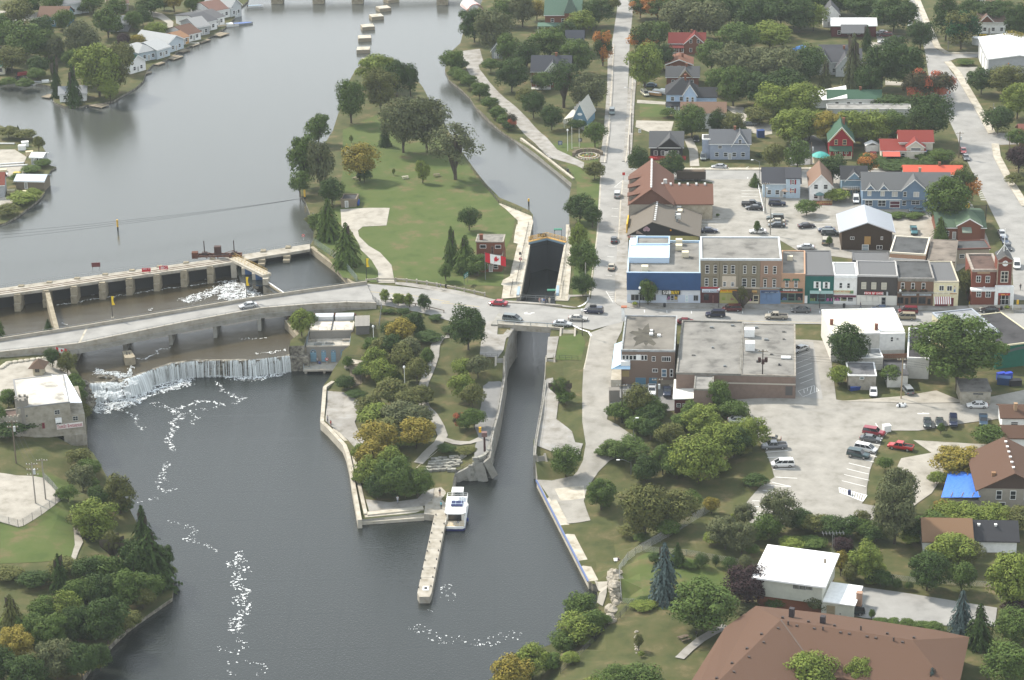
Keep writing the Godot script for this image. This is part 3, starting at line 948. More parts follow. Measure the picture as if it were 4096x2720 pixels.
func fence3(called,label,v,h,m,gap:=2.4,thick:=.05,bars:=2):
	var o=thing(called,label,"fence" if called.contains("fence") else "railing",v[0])
	var st=mk()
	for k in v.size()-1:
		var a=v[k]-v[0]
		var b=v[k+1]-v[0]
		for r in bars:
			beam(st,a+v3(0,h*(r+1)/bars,0),b+v3(0,h*(r+1)/bars,0),thick,thick)
	put(st,"rail",m,o)
	if not cache.has("post %s %s" % [h,thick]):
		var pm=BoxMesh.new()
		pm.size=v3(thick*1.3,h,thick*1.3)
		cache["post %s %s" % [h,thick]]=pm
	for k in v.size()-1:
		var n=maxi(1,int(round(v[k].distance_to(v[k+1])/gap)))
		for s in n+(1 if k==v.size()-2 else 0):
			var post=put(cache["post %s %s" % [h,thick]],"post",m,o)
			post.position=v[k].lerp(v[k+1],float(s)/n)-v[0]+v3(0,h/2,0)
func wirefence(v,h,label,m,post,called:="chain_link_fence"):
	var o=thing(called,label,"fence",v[0])
	var wires=mk()
	var posts=[]
	for k in v.size()-1:
		var a=v[k]-v[0]
		var b=v[k+1]-v[0]
		var l=a.distance_to(b)
		var n=maxi(1,int(round(l/2.6)))
		for s in n+(1 if k==v.size()-2 else 0):
			posts.append(a.lerp(b,float(s)/n))
		for r in 6:
			beam(wires,a+v3(0,h*(r+1)/6.,0),b+v3(0,h*(r+1)/6.,0),.02,.03)
		var q=int(l/.35)
		for s in q:
			var c=a.lerp(b,float(s)/q)
			var d=a.lerp(b,minf(1.,(s+2.)/q))
			beam(wires,c+v3(0,.05,0),d+v3(0,h,0),.018,.02)
			beam(wires,c+v3(0,h,0),d+v3(0,.05,0),.018,.02)
	put(wires,"wire_mesh",m,o)
	if not cache.has("wire post %s" % h):
		var t=mk()
		tube(t,v3(0,-.3,0),v3(0,h+.05,0),.045,.045,6)
		t.generate_normals()
		cache["wire post %s" % h]=t.commit()
	for c in posts:
		put(cache["wire post %s" % h],"post",post,o).position=c
func dam():
	var e=-.3
	var up=many(pp([-68,1163,169,1129,500,1085,843,1038,947,1022,1053,1005,1145,990,1239,975]),e)
	var dn=many(pp([-68,1189,169,1158,415,1121,610,1095,843,1062,947,1046,1053,1026,1145,1012,1241,996]),e)
	var o=thing("river_dam","long concrete stoplog dam across the river with rusty hoist on its deck","dam",dn[0])
	var poly=flat2(up)
	var rev=dn.duplicate()
	rev.reverse()
	poly.append_array(flat2(rev))
	var loc=PackedVector2Array()
	for q in poly:
		loc.append(q-v2(dn[0].x,dn[0].z))
	one(func(q):prism(q,loc,-.75,.0),"deck",M.concrete,o)
	var w=mk()
	for k in up.size()-1:
		var a=up[k]-dn[0]
		var b=up[k+1]-dn[0]
		beam(w,a+v3(0,-.7,2.6),b+v3(0,-.7,2.6),.5,4.6)
	put(w,"stop_log_wall",pl(.022,.021,.02,.6),o)
	var pf=pp([-40,1185,70,1171,184,1156,296,1140,409,1124,517,1108,627,1092,735,1076,841,1061,1047,1027,1147,1012])
	for k in pf.size():
		var c=at(pf[k],e)-dn[0]
		var pier=mk()
		if k<9:
			span(pier,c.x-.9,c.x+.9,-5.4,-.62,c.z-5.,c.z+1.)
			span(pier,c.x-.75,c.x+.75,-.62,-.25,c.z-.3,c.z+.75)
			span(pier,c.x-.8,c.x+.8,-5.4,-2.4,c.z+1.,c.z+2.)
			span(pier,c.x-.7,c.x+.7,-.5,.28,c.z-5.6,c.z-4.4)
		else:
			span(pier,c.x-.9,c.x+.9,-3.2,-.55,c.z-5.,c.z+1.1)
			span(pier,c.x-.9,c.x+.9,-3.2,-1.2,c.z+1.1,c.z+2.6)
			span(pier,c.x-.7,c.x+.7,.0,.35,c.z-5.4,c.z-3.6)
		put(pier,"pier",M.tan,o)
	var tr=mk()
	for off in [-1.2,-2.6]:
		for k in dn.size()-4:
			beam(tr,dn[k]-dn[0]+v3(0,.1,off),dn[k+1]-dn[0]+v3(0,.1,off),.09,.1)
	put(tr,"hoist_rail",M.rust,o)
	rail(o,up.map(func(v): return v-dn[0]+v3(0,0,.25)),1.,M.steel,3.,.04,2,"guard_rail")
	var h=thing("rusty_hoist","rusty brown stoplog hoist standing on the dam deck","hoist",at(p(873,1030),e))
	var a=mk()
	for z in [-.9,.9]:
		span(a,-6.2,6.4,.45,.95,z-.14,z+.14)
	for x in [-6.,-3.,.0,3.2,6.2]:
		span(a,x-.12,x+.12,.1,.9,-1.,1.)
	put(a,"carriage",M.rust,h)
	bs(-.9,.9,.95,3.2,-.7,.7,"winch_cabin",pl(.05,.025,.02,.8),h)
	for x in [-3.6,4.4]:
		var m1=mk()
		tube(m1,v3(x,.9,0),v3(x,4.8,0),.16,.12)
		span(m1,x-.7,x+.7,.95,1.6,-.6,.6)
		put(m1,"mast",pl(.045,.03,.028,.7),h)
	var br=mk()
	tube(br,v3(-3.6,2.,.5),v3(-.8,1.1,.5),.07,.07,6)
	tube(br,v3(4.4,2.2,.5),v3(.8,1.1,.5),.07,.07,6)
	span(br,-7.,-5.4,.0,1.7,-.8,.8)
	put(br,"brace",M.rust,h)
	var dv=thing("divider_wall","rust stained concrete wall running from the dam to the bridge","wall",at(p(184,1163),-.9))
	var d0=at(p(254,1317),-1.4)-dv.position
	one(func(q):beam(q,v3(0,0,-1),d0+v3(0,0,6),1.1,4.6),"wall_body",M.tan,dv)
	var s0=at(p(933,1030),.2)
	var s1=at(p(1068,1097),.2)
	var sl=thing("sluice_gate","white concrete sluice with two blue steel gates beside the dam","sluice",s0)
	var dir=(s1-s0)
	one(func(q):beam(q,Vector3.ZERO,dir,2.6,.7),"deck",M.pale,sl)
	for f in [.02,.35,.66,.97]:
		var pr=mk()
		var c=dir*f
		span(pr,c.x-.75,c.x+.75,-5.6,-.65,c.z-1.4,c.z+2.2)
		put(pr,"pier",M.pale,sl)
	for f in [.5,.81]:
		var gt=mk()
		var c=dir*f
		span(gt,c.x-1.4,c.x+1.4,-4.2,-.7,c.z-.2,c.z+.15)
		for r in 5:
			span(gt,c.x-1.4,c.x+1.4,-4.+r*.7,-3.88+r*.7,c.z+.15,c.z+.32)
		put(gt,"blue_gate",pl(.05,.11,.24,.5),sl)
	rail(sl,[v3(0,0,1.2),dir+v3(0,0,1.2)],1.,pl(.45,.3,.08,.6),1.6,.06)
	rail(sl,[v3(0,0,-1.2),dir+v3(0,0,-1.2)],1.,pl(.45,.3,.08,.6),1.6,.06)
	var lw=thing("low_wall","stained low wall with a pale pipe between the sluice and bridge","wall",at(p(1055,1120),-1.8))
	var l1=at(p(1145,1181),-1.8)-lw.position
	one(func(q):beam(q,Vector3.ZERO,l1,.6,3.6),"wall_body",M.tan,lw)
	one(func(q):tube(q,v3(0,.25,0),l1+v3(0,.25,0),.16,.16),"pipe",M.white,lw)
	var fw=many(pp([1246,986,1355,1070,1415,1133]),-.4)
	var fo=thing("basin_wall","tan concrete wall along the dark basin below the park","wall",fw[0])
	var fm=mk()
	for k in 2:
		beam(fm,fw[k]-fw[0],fw[k+1]-fw[0],1.1,3.)
	put(fm,"wall_body",M.tan,fo)
	wirefence(many(pp([1256,978,1365,1051,1430,1130]),-.35),1.9,"green tinted wire fence on top of the basin wall",pl(.25,.30,.27,.5,.3),M.steel)
	wirefence(many(pp([1253,876,1275,937,1287,951]),-.5),1.9,"grey wire fence at the park end of the dam",M.steel,M.steel)
	for b in [[p(386,1086),36.,pl(.12,.03,.03,.6),"faded dark red warning board seen from behind on the dam"],[p(586,1094),34.,pl(.42,.02,.03,.6),"red warning board with one white line of writing on the dam"],[p(655,1085),34.,pl(.42,.02,.03,.6),"red warning board with three white lines of writing on the dam"]]:
		var pos=at(b[0],e)
		var bo=thing("warning_board",b[3],"sign",pos,.08)
		bs(-1.15,1.15,.5 if b[0].x>500 else 1.3,1.5 if b[0].x>500 else 2.5,-.05,.05,"board",b[2],bo)
		for x in [-.9,.9]:
			bs(x-.05,x+.05,.0,.6 if b[0].x>500 else 1.4,-.06,.04,"post",M.steel,bo)
		if b[0].x>500:
			for k in (1 if b[0].x<620 else 3):
				scrawl(bo,v3(0,1.28-.26*k,.06),1.7-.3*(k % 2),.17,M.paint)
func scrawl(parent,pos,w,h,m):
	var st=mk()
	var x=-w/2
	var k=0
	while x<w/2:
		var l=.07+.09*((k*7) % 3)
		if k % 6!=5:
			span(st,pos.x+x,pos.x+minf(x+l,w/2),pos.y-h/2,pos.y+h*(.5 if k % 3 else .3),pos.z,pos.z+.02)
		x+=l+.07
		k+=1
	put(st,"lettering",m,parent)
func words(parent,text,pos,size,m,most:=99.,serif:=false)->MeshInstance3D:
	var t=TextMesh.new()
	var f=SystemFont.new()
	f.font_names=PackedStringArray(["Droid Serif" if serif else "Droid Sans"])
	f.font_weight=700
	t.font=f
	t.text=text
	t.font_size=32
	t.pixel_size=size/24.
	t.depth=.03
	t.curve_step=2.
	var o=put(t,"lettering",m,parent)
	o.position=pos
	var wd=t.get_aabb().size.x
	if wd>most:
		o.scale.x=most/wd
	return o
func strip_deck(a,b,o,y0,y1)->SurfaceTool:
	var poly=PackedVector2Array()
	for v in a:
		poly.append(v2(v.x-o.x,v.z-o.z))
	for k in b.size():
		var v=b[b.size()-1-k]
		poly.append(v2(v.x-o.x,v.z-o.z))
	var st=mk()
	prism(st,poly,y0,y1)
	return st
func falls_bridge():
	var far=many(pp([-156,1393,0,1367,347,1313,694,1256,989,1206,1214,1173,1388,1149,1468,1138]),.0)
	var near=many(pp([-156,1442,0,1417,312,1383,729,1299,1041,1242,1249,1225,1388,1218,1506,1221]),.0)
	var o=thing("falls_bridge","long concrete road bridge over the falls with low parapets","bridge",near[0])
	put(strip_deck(far,near,near[0],-.35,.03),"roadway",M.asphalt,o)
	put(strip_deck(far.map(func(v): return v+v3(0,0,-.5)),near.map(func(v): return v+v3(0,0,.5)),near[0],-.75,-.36),"deck_slab",M.concrete,o)
	for side in [far,near]:
		var s=-.35 if side==far else .35
		var st=mk()
		var gd=mk()
		var rl=[]
		for k in side.size()-1:
			var a=side[k]-near[0]+v3(0,.85,s)
			var b=side[k+1]-near[0]+v3(0,.85,s)
			beam(st,a,b,.4,1.15)
			beam(gd,a+v3(0,-1.5,s*.6),b+v3(0,-1.5,s*.6),.55,1.15)
			rl.append(a)
		rl.append(side[-1]-near[0]+v3(0,.85,s))
		put(st,"parapet",M.concrete,o)
		put(gd,"girder",M.ashlar,o)
		rail(o,rl,.4,M.steel,2.2,.06,1)
	for c in [pp([299,1387,312,1356]),pp([495,1353,466,1329]),pp([679,1326,648,1303]),pp([857,1297,826,1276]),pp([1035,1271,1001,1252])]:
		var a=at(c[0],-1.2)-near[0]
		bs(a.x-.45,a.x+.45,-5.8,-1.7,a.z-9.,a.z-.2,"pier",M.ashlar,o)
	for f in [[far[4],near[4]],[far[2],near[2]]]:
		one(func(q):beam(q,f[0]-near[0]+v3(0,.036,0),f[1]-near[0]+v3(0,.036,0),.5,.03),"expansion_joint",M.pale,o)
	var op=thing("old_pier","lone pale concrete block in the stream below the bridge","pier",at(p(516,1451),-5.),.25)
	one(func(q):prism(q,PackedVector2Array([v2(-1.2,-3.2),v2(1.,-3.2),v2(1.5,1.4),v2(.4,2.1),v2(-1.,1.6)]),-1.,2.),"block",M.tan,op)
	for x in [-.3,.35]:
		bs(x-.08,x+.08,2.,2.25,-1.6,-.4,"iron_strap",M.iron,op)
	var ab=thing("stream_wall","stained concrete wall between the ledge and the powerhouse trees","wall",at(p(1145,1279),-2.5))
	var am=mk()
	var a1=at(p(1202,1352),-3.6)-ab.position
	var a2=at(p(1218,1392),-4.)-ab.position
	beam(am,v3(0,0,0),a1,.9,3.)
	beam(am,a1,a2,.9,3.)
	put(am,"wall_body",M.tan,ab)
	rail(ab,[v3(.4,.0,0),a1+v3(.4,0,0)],.9,M.rust,2.,.05)
	var rk=thing("stone_block","broad tan rock shelf at the foot of the powerhouse","rock",at(p(1191,1436),-6.2))
	var rm=mk()
	prism(rm,PackedVector2Array([v2(-2.6,-2.4),v2(2.6,-2.8),v2(2.8,1.2),v2(-2.3,1.)]),-3.4,.9)
	prism(rm,PackedVector2Array([v2(-1.2,-4.4),v2(2.8,-4.8),v2(2.6,-2.8),v2(-1.4,-2.5)]),-3.4,1.6)
	put(rm,"rock_body",M.bank,rk)
	var pp=thing("penstock_pipe","thick rust red pipe lying across the basin outlet","pipe",at(p(1256,1262),-1.2))
	one(func(q):tube(q,Vector3.ZERO,at(p(1424,1262),-1.2)-pp.position,.55,.55,12),"pipe_shell",M.rust,pp)
	for f in [.1,.5,.9]:
		var rg=mk()
		var c=(at(p(1424,1262),-1.2)-pp.position)*f
		tube(rg,c,c+v3(.2,0,0),.66,.66,12)
		put(rg,"flange",M.rust,pp)
func lock():
	var a=at(p(2115,967),.0)
	var b=at(p(2264,970),.0)
	var mid=at(p(2188,950),.0)
	var o=thing("lock_gate","upper lock gate with yellow railings above dark chamber","lock gate",mid)
	for s in [a-mid,b-mid]:
		one(func(q):beam(q,s+v3(0,.0,0),Vector3.ZERO,.5,9.4),"gate_leaf",pl(.045,.05,.055,.6),o)
		one(func(q):beam(q,s+v3(0,.25,.2),v3(0,.25,.2),1.1,.2),"walkway",pl(.50,.30,.08,.6),o)
		one(func(q):beam(q,s+v3(0,.1,.9),v3(0,.1,.9),.25,.5),"blue_beam",pl(.20,.30,.38,.5),o)
		for off in [-.3,.7]:
			rail(o,[s+v3(0,.25,off),v3(0,.25,off)],1.15,pl(.58,.34,.06,.5),1.4,.09,3)
	bs(-2.6,-.2,.5,1.5,.85,.95,"notice_board",M.iron,o)
	for x in [-2.1,-1.4,-.7]:
		one(func(q):tube(q,v3(x,1.,.94),v3(x,1.,1.),.24,.24,12),"pictogram",pl(.4,.4,.38,.6),o)
	for q in [pp([2071,1185,2077,1149]),pp([2229,1185,2232,1145])]:
		var c=at(q[0],.0)
		var d=at(q[1],.0)
		var lg=thing("lock_gate","lower lock gate leaf folded back into the wall beside the %s" % ["lawn","street"][0 if q[0].x<2100 else 1],"lock gate",c)
		one(func(q):beam(q,v3(0,.1,0),d-c,.5,9.2),"gate_leaf",pl(.05,.055,.06,.6),lg)
		one(func(q):beam(q,v3(0,.35,0),d-c+v3(0,.25,0),.7,.22),"walkway",pl(.25,.33,.4,.5),lg)
	var wt=gn(.03,.031,.03,T.conc,8.,.45)
	var st=mk()
	for l in [pp([2082,1181,2117,982]),pp([2221,1181,2259,982])]:
		var c=at(l[0],.0)
		var d=at(l[1],.0)
		beam(st,c+v3(0,-1.4,0),d+v3(0,-1.4,0),.25,8.5)
	setting(put(st,"chamber_lining",wt),"dark wet walls inside the lock chamber")
	var cp=mk()
	for l in [pp([2074,1181,2112,982]),pp([2227,1181,2265,982])]:
		beam(cp,at(l[0],.0)+v3(0,.22,0),at(l[1],.0)+v3(0,.22,0),1.1,1.7)
	setting(put(cp,"coping",M.pale),"pale stone coping of the lock chamber")
	for q in [[p(2232,931),"green topped canopy standing in the canal above the gate"],[p(2206,1175),"green topped canopy low over the chamber by the railing"]]:
		var c=at(q[0],.2)
		var cn=thing("canopy",q[1],"canopy",c)
		bs(-1.1,1.1,.9,1.1,-.6,.6,"roof",pl(.03,.16,.10,.6),cn)
		for x in [-.95,.95]:
			for z in [-.45,.45]:
				bs(x-.05,x+.05,-2.,.9,z-.05,z+.05,"leg",M.iron,cn)
	fence("iron_railing","dark iron railing on the lawn side of the lock",pp([2115,900,2090,1015,2065,1139]),1.,M.iron,2.2)
	fence("iron_railing","dark iron railing on the street side of the lock",pp([2280,900,2262,1015,2244,1145]),1.,M.iron,2.2)
	fence("iron_railing","short dark railing beside the open lower gate",pp([2052,1130,2041,1187]),1.,M.iron,1.6)
	fence("iron_railing","short dark railing by the street side gate",pp([2254,1135,2247,1195]),1.,M.iron,1.6)
	fence("iron_railing","low railing across the tail of the lock",pp([2067,1193,2220,1200]),1.,M.steel,2.2,.08)
	fence("canal_railing","dark railing above the pale canal wall beside the lane",pp([2092,555,2181,623,2293,709]),1.,M.iron,2.2,.06)
	fence("canal_railing","dark railing along the park edge of the canal",pp([1887,676,1919,718,1994,813,2062,842,2124,863]),1.,M.iron,2.2,.06)
	var w=many(pp([2084,551,2192,632,2294,712]),.0)
	var wo=thing("canal_wall","pale straight concrete wall of the upper canal","wall",w[0])
	var wm=mk()
	for k in 2:
		beam(wm,w[k]-w[0],w[k+1]-w[0],.7,2.6)
	put(wm,"wall_body",M.pale,wo)
	var gr=gln(pp([1470,1130,1510,1126,1583,1127,1627,1130,1708,1140,1799,1156,1784,1154,1857,1168,1939,1185]))
	var go=thing("guard_rail","pale concrete guard rail along the park side of the road curve","railing",gr[0])
	var gm=mk()
	for k in gr.size()-1:
		beam(gm,gr[k]-gr[0]+v3(0,.95,0),gr[k+1]-gr[0]+v3(0,.95,0),.22,.35)
	put(gm,"rail",M.concrete,go)
	for q in pp([1510,1126,1583,1127,1627,1130,1667,1135,1708,1140,1748,1148,1784,1154,1667,1132,1707,1139,1746,1147,1784,1154,1820,1160,1857,1168,1898,1176,1939,1185]):
		var pm=mk()
		var c=g(q)-gr[0]
		span(pm,c.x-.2,c.x+.2,c.y-.2,c.y+1.1,c.z-.2,c.z+.2)
		put(pm,"post",M.concrete,go)
	var s0=at(p(1991,1298),.0)
	var s1=at(p(2255,1315),.0)
	var so=thing("canal_bridge","short concrete street bridge over the lower canal","bridge",s0)
	var d=s1-s0
	one(func(q):beam(q,v3(0,.35,.2),d+v3(0,.35,.2),.5,1.5),"parapet_beam",M.concrete,so)
	one(func(q):beam(q,v3(0,-.1,-7.6),d+v3(0,-.1,-7.6),14.5,.8),"deck",M.ashlar,so)
	rail(so,[v3(0,.35,.2),d+v3(0,.35,.2)],.95,pl(.36,.4,.42,.4,.5),4.2,.14,1)
	one(func(q):beam(q,v3(0,.4,-15.6),d+v3(0,.4,-15.6),.3,1.),"far_parapet",M.concrete,so)
func stair(called,label,top,bottom,width,n,m,side=null):
	var o=thing(called,label,"stairs",bottom)
	var d=top-bottom
	var f=v3(d.x,0,d.z)
	var run=f.length()
	f=f.normalized()
	var bas=Basis(v3(-f.z,0,f.x)*-1,Vector3.UP,-f)
	for k in n:
		one(func(q):box(q,v3(0,d.y*(k+1)/n/2.-.2,-run*(k+.5)/n),v3(width,d.y*(k+1)/n+.4,run/n),Transform3D(bas,Vector3.ZERO)),"step",m,o)
	if side:
		for s in [-1,1]:
			one(func(q):beam(q,bas*v3(s*(width/2+.25),.45,.3),d+bas*v3(s*(width/2+.25),.45,-.3),.45,1.6),"side_wall",side,o)
	return o
func quays():
	var hw=thing("canal_pier_wall","tall grey concrete wall below the canal bridge","wall",at(p(2046,1323),-.55))
	var m=mk()
	var q=many(pp([2046,1323,2021,1365]),-.55)
	var q2=at(p(2037,1476),LOWER)
	var poly=PackedVector2Array([v2(0,-4),v2(1.3,-4),v2(q2.x-q[0].x,q2.z-q[0].z),v2(q[1].x-q[0].x-.4,q2.z-q[0].z),v2(q[1].x-q[0].x-.4,2)])
	prism(m,poly,-9.5,.02)
	put(m,"wall_body",M.ashlar,hw)
	for w in [[pp([2021,1413,2021,1480,2009,1552,1992,1650,1972,1721,1960,1784,1962,1802,1955,1832,1932,1850,1896,1854,1852,1879,1812,1899]),-3.95,"pale parapet wall that curves round the end of the lower canal"],[pp([2188,1420,2182,1513,2171,1607,2150,1724,2141,1781,2138,1821]),-3.95,"pale parapet wall on the street side of the lower canal"]]:
		var v=many(w[0],w[1]+.6)
		for k in range(7,v.size()):
			v[k]=at(w[0][k],[-3.8,-4.5,-5.,-6.2,-7.2][mini(4,k-7)])
		var o=thing("parapet_wall",w[2],"wall",v[0])
		var st=mk()
		for k in v.size()-1:
			var a=v[k]-v[0]
			var b=v[k+1]-v[0]
			beam(st,a,b,.6,minf(a.y,b.y)+v[0].y-LOWER+.4)
		put(st,"wall_body",M.ashlar,o)
		rail(o,v.map(func(t): return t-v[0]),.9,M.iron,2.,.05,2)
	var bl=thing("block_facing","weathered grey stone blocks of the curved wall end by the dock","wall",at(p(1914,1918),LOWER))
	var line=many(pp([1825,1913,1847,1918,1870,1921,1892,1921,1914,1919,1937,1910,1954,1893,1963,1869,1971,1840]),LOWER)
	var tones=[]
	for k in 4:
		tones.append(gn(.22+.045*k,.22+.045*k,.205+.04*k,T.conc,6.))
	for r in 9:
		var top=[.9,1.6,2.6,3.6,4.7,5.5,5.5,5.5,5.5][0] if false else 5.5
		for k in line.size()-1:
			var a=line[k]-bl.position
			var b=line[k+1]-bl.position
			var lim=clampf(1.2+k*1.25,.0,5.5)
			var y=.05+r*.61
			if y>lim:
				continue
			for half in 2:
				var s0=a.lerp(b,half*.5+(.25 if r % 2 else .0))
				var s1=a.lerp(b,half*.5+.48+(.25 if r % 2 else .0))
				one(func(q):beam(q,s0+v3(0,y+.58,.12),s1+v3(0,y+.58,.12),.7,.58),"stone_block",tones[rng.randi() % 4],bl)
	var dk=many(pp([1754,1884,1812,1886,1825,1909,1794,2060,1780,2100,1726,2372,1719,2388,1677,2388,1669,2372,1737,2061,1746,2061,1696,2056,1702,2005,1727,2003]),-7.6)
	var do=thing("concrete_dock","long pale concrete dock reaching into the river beside the houseboat","dock",at(p(1754,1884),-7.6))
	var pts=PackedVector2Array()
	for v in dk:
		pts.append(v2(v.x-do.position.x,v.z-do.position.z))
	one(func(q):prism(q,pts,-2.4,.05),"slab",M.concrete,do)
	var ex=mk()
	for f in 8:
		var a=at(p(1737,2061).lerp(p(1669,2372),(f+.4)/8.),-7.55)-do.position
		var b=at(p(1796,2061).lerp(p(1726,2372),(f+.4)/8.),-7.55)-do.position
		beam(ex,a+v3(0,.055,0),b+v3(0,.055,0),.05,.01)
	put(ex,"joint",M.ashlar,do)
	for k in 9:
		for s in [pp([1744,2061,1674,2351]),pp([1784,2061,1724,2346])]:
			var c=at(s[0].lerp(s[1],k/8.),-7.55)-do.position
			one(func(q):tube(q,c,c+v3(0,.32,0),.11,.14,6),"mooring_cleat",M.iron,do)
	var ds2=at(p(1703,2354),-7.55)-do.position
	bs(ds2.x-.6,ds2.x+.6,.06,.14,ds2.z-.9,ds2.z+.9,"white_marker",M.paint,do)
	bs(ds2.x-.3,ds2.x+.3,.14,.16,ds2.z-.5,ds2.z+.5,"dark_centre",M.iron,do)
	var rw=many(pp([1366,1502,1299,1547,1288,1686,1317,1712,1378,1779,1392,1815,1405,1873,1414,1940,1439,2079]),-7.)
	var ro=thing("river_wall","pale concrete river wall around the lower island","wall",rw[0])
	var rm=mk()
	for k in rw.size()-1:
		beam(rm,rw[k]-rw[0],rw[k+1]-rw[0],.9,3.)
	put(rm,"wall_body",M.pale,ro)
	var ri=mk()
	var inner=many(pp([1334,1712,1392,1771,1412,1811,1423,1873,1437,1940,1463,2054]),-7.5)
	for k in inner.size()-1:
		beam(ri,inner[k]-rw[0],inner[k+1]-rw[0],.8,1.)
	put(ri,"inner_kerb",M.pale,ro)
	var stp=thing("river_steps","broad low concrete steps facing the river","steps",at(p(1439,2070),-7.4))
	for k in 4:
		var sm=mk()
		var a=at(p(1468,2053).lerp(p(1441,2083),k/3.),-7.5-.28*k)-stp.position
		var b=at(p(1693,2030).lerp(p(1696,2065),k/3.),-7.5-.28*k)-stp.position
		beam(sm,a,b,1.5,1.6)
		put(sm,"step",M.pale,stp)
	var qa=at(p(2159,1921),-7.45)
	var qb=at(p(2368,2326),-7.45)
	var qo=thing("lower_quay","straight pale quay edge with a blue rubbing strip","quay",qa)
	one(func(q):beam(q,v3(.3,.15,0),qb-qa+v3(.3,.15,0),2.,2.2),"quay_edge",M.pale,qo)
	one(func(q):beam(q,v3(-.75,.16,0),qb-qa+v3(-.75,.16,0),.35,.3),"blue_strip",pl(.10,.14,.28,.6),qo)
	stair("concrete_stairs","grey stairs down to the lower walk on the lawn side of the canal",at(p(2000,1433),-.7),at(p(1999,1523),-4.),1.5,18,M.ashlar,M.concrete)
	stair("concrete_stairs","grey stairs down to the lower walk on the street side of the canal",at(p(2201,1437),-.8),at(p(2200,1511),-4.),1.5,18,M.ashlar,M.concrete)
	stair("concrete_stairs","grey stairs from the lower walk down to the quay",at(p(2163,1824),-4.1),at(p(2179,1906),-7.5),1.5,18,M.ashlar,M.concrete)
	stair("concrete_stairs","short pale stairs beside the street end of the canal bridge",at(p(2272,1319),.0),at(p(2270,1350),-.8),3.,8,M.concrete,M.concrete)
	var ws=stair("wooden_stairs","long brown wooden stairs from the powerhouse terrace to the gravel court",g(p(1418,1467))+v3(0,.8,0),g(p(1429,1543))+v3(0,.3,0),2.6,16,M.timber)
	ws.set_meta("category","stairs")
	fence("iron_railing","short dark railing at the edge of the canal landing",pp([1920,1430,1991,1430]),.95,M.iron,1.6)
	fence("iron_railing","short dark railing behind the small square lawn",pp([2213,1434,2312,1439]),.95,M.iron,1.6)
	var stones=thing("stone_terrace","terraced grey ledge stones above the dock","rocks",g(p(1758,1873)))
	for r in 5:
		for k in 9:
			var c=g(fr(2.24,1200,1400,1130+r*22+k*32,1085-r*26+(k % 2)*4-k*2))-stones.position
			one(func(q):box(q,c+v3(0,.15,0),v3(rng.randf_range(.9,1.5),.6,.8),Transform3D(Basis(Vector3.UP,rng.randf_range(-.2,.2)),Vector3.ZERO)),"stone",tones[rng.randi() % 4],stones)
# ---------- buildings ----------
class Bld:
	var n: Node3D
	var w=10.
	var h=6.
	var d=10.
func frame_from(o: Node3D,a,b):
	var x=v3(b.x-a.x,0,b.z-a.z).normalized()
	o.basis=Basis(x,Vector3.UP,x.cross(Vector3.UP))
func loc(b,q,z:=.0)->Vector3:
	var n=b.n.basis.z
	var o=b.n.position+n*z
	var r=ray(q)
	var v=EYE+r*((o-EYE).dot(n)/r.dot(n))
	return b.n.basis.inverse()*(v-b.n.position)
func bld(called,label,category,bl,br,tl,far,e:=.15,group:="")->Bld:
	var a=at(bl,e)
	var c=at(br,e)
	c.y=a.y
	var r=Bld.new()
	r.n=thing(called,label,category,a,.0,group)
	frame_from(r.n,a,c)
	r.w=a.distance_to(c)
	r.h=loc(r,tl).y
	if far is Vector2:
		r.d=-(r.n.basis.inverse()*(at(far,e+r.h)-a)).z
	else:
		r.d=far
	return r
func blk(called,label,category,nl,nr,fl,roof,foot,group:="")->Bld:
	var a=at(nl,roof)
	var c=at(nr,roof)
	var r=Bld.new()
	r.n=thing(called,label,category,v3(a.x,foot,a.z),.0,group)
	frame_from(r.n,a,c)
	r.w=v2(a.x-c.x,a.z-c.z).length()
	r.h=roof-foot
	r.d=-(r.n.basis.inverse()*(at(fl,roof)-a)).z
	return r
var aligned:=false
func hsa(called,label,bl,br,depth,height,category:="house",group:="")->Bld:
	var a=g(bl)
	var c=g(br)
	if aligned:
		c=a+v3(.9962,0,.0872)*(c-a).dot(v3(.9962,0,.0872))+v3(0,c.y-a.y,0)
	var r=Bld.new()
	a.y=minf(a.y,c.y)
	r.n=thing(called,label,category,a,.0,group)
	frame_from(r.n,a,c)
	r.w=v2(a.x-c.x,a.z-c.z).length()
	r.h=height
	r.d=depth
	return r
func wall(b,x0,x1,d0,d1,y0,y1,m,called:="wall")->MeshInstance3D:
	var st=mk()
	span(st,x0,x1,y0-(.6 if y0<=.0 else .0),y1,-d1,-d0)
	return put(st,called,m,b.n)
func flr(b,x0,x1,d0,d1,y,m,rim,rise:=.4,th:=.3):
	var st=mk()
	span(st,x0+th*.9,x1-th*.9,y-.05,y+.03,-d1+th*.9,-d0-th*.9)
	var roof=put(st,"roof",m,b.n)
	var r=mk()
	span(r,x0-.05,x1+.05,y-.15,y+rise,-d0-th,-d0+.06)
	span(r,x0-.05,x1+.05,y-.15,y+rise,-d1-.05,-d1+th)
	span(r,x0-.05,x0+th,y-.15,y+rise,-d1+th,-d0-th)
	span(r,x1-th,x1+.05,y-.15,y+rise,-d1+th,-d0-th)
	put(r,"parapet",rim,roof)
	return roof
func slab(st,a,b,c,d,t:=.22):
	var dn=v3(0,-t,0)
	quad(st,a,b,c,d)
	quad(st,a+dn,b+dn,c+dn,d+dn)
	for k in 4:
		var u=[a,b,c,d][k]
		var v=[b,c,d,a][k]
		quad(st,u,v,v+dn,u+dn)
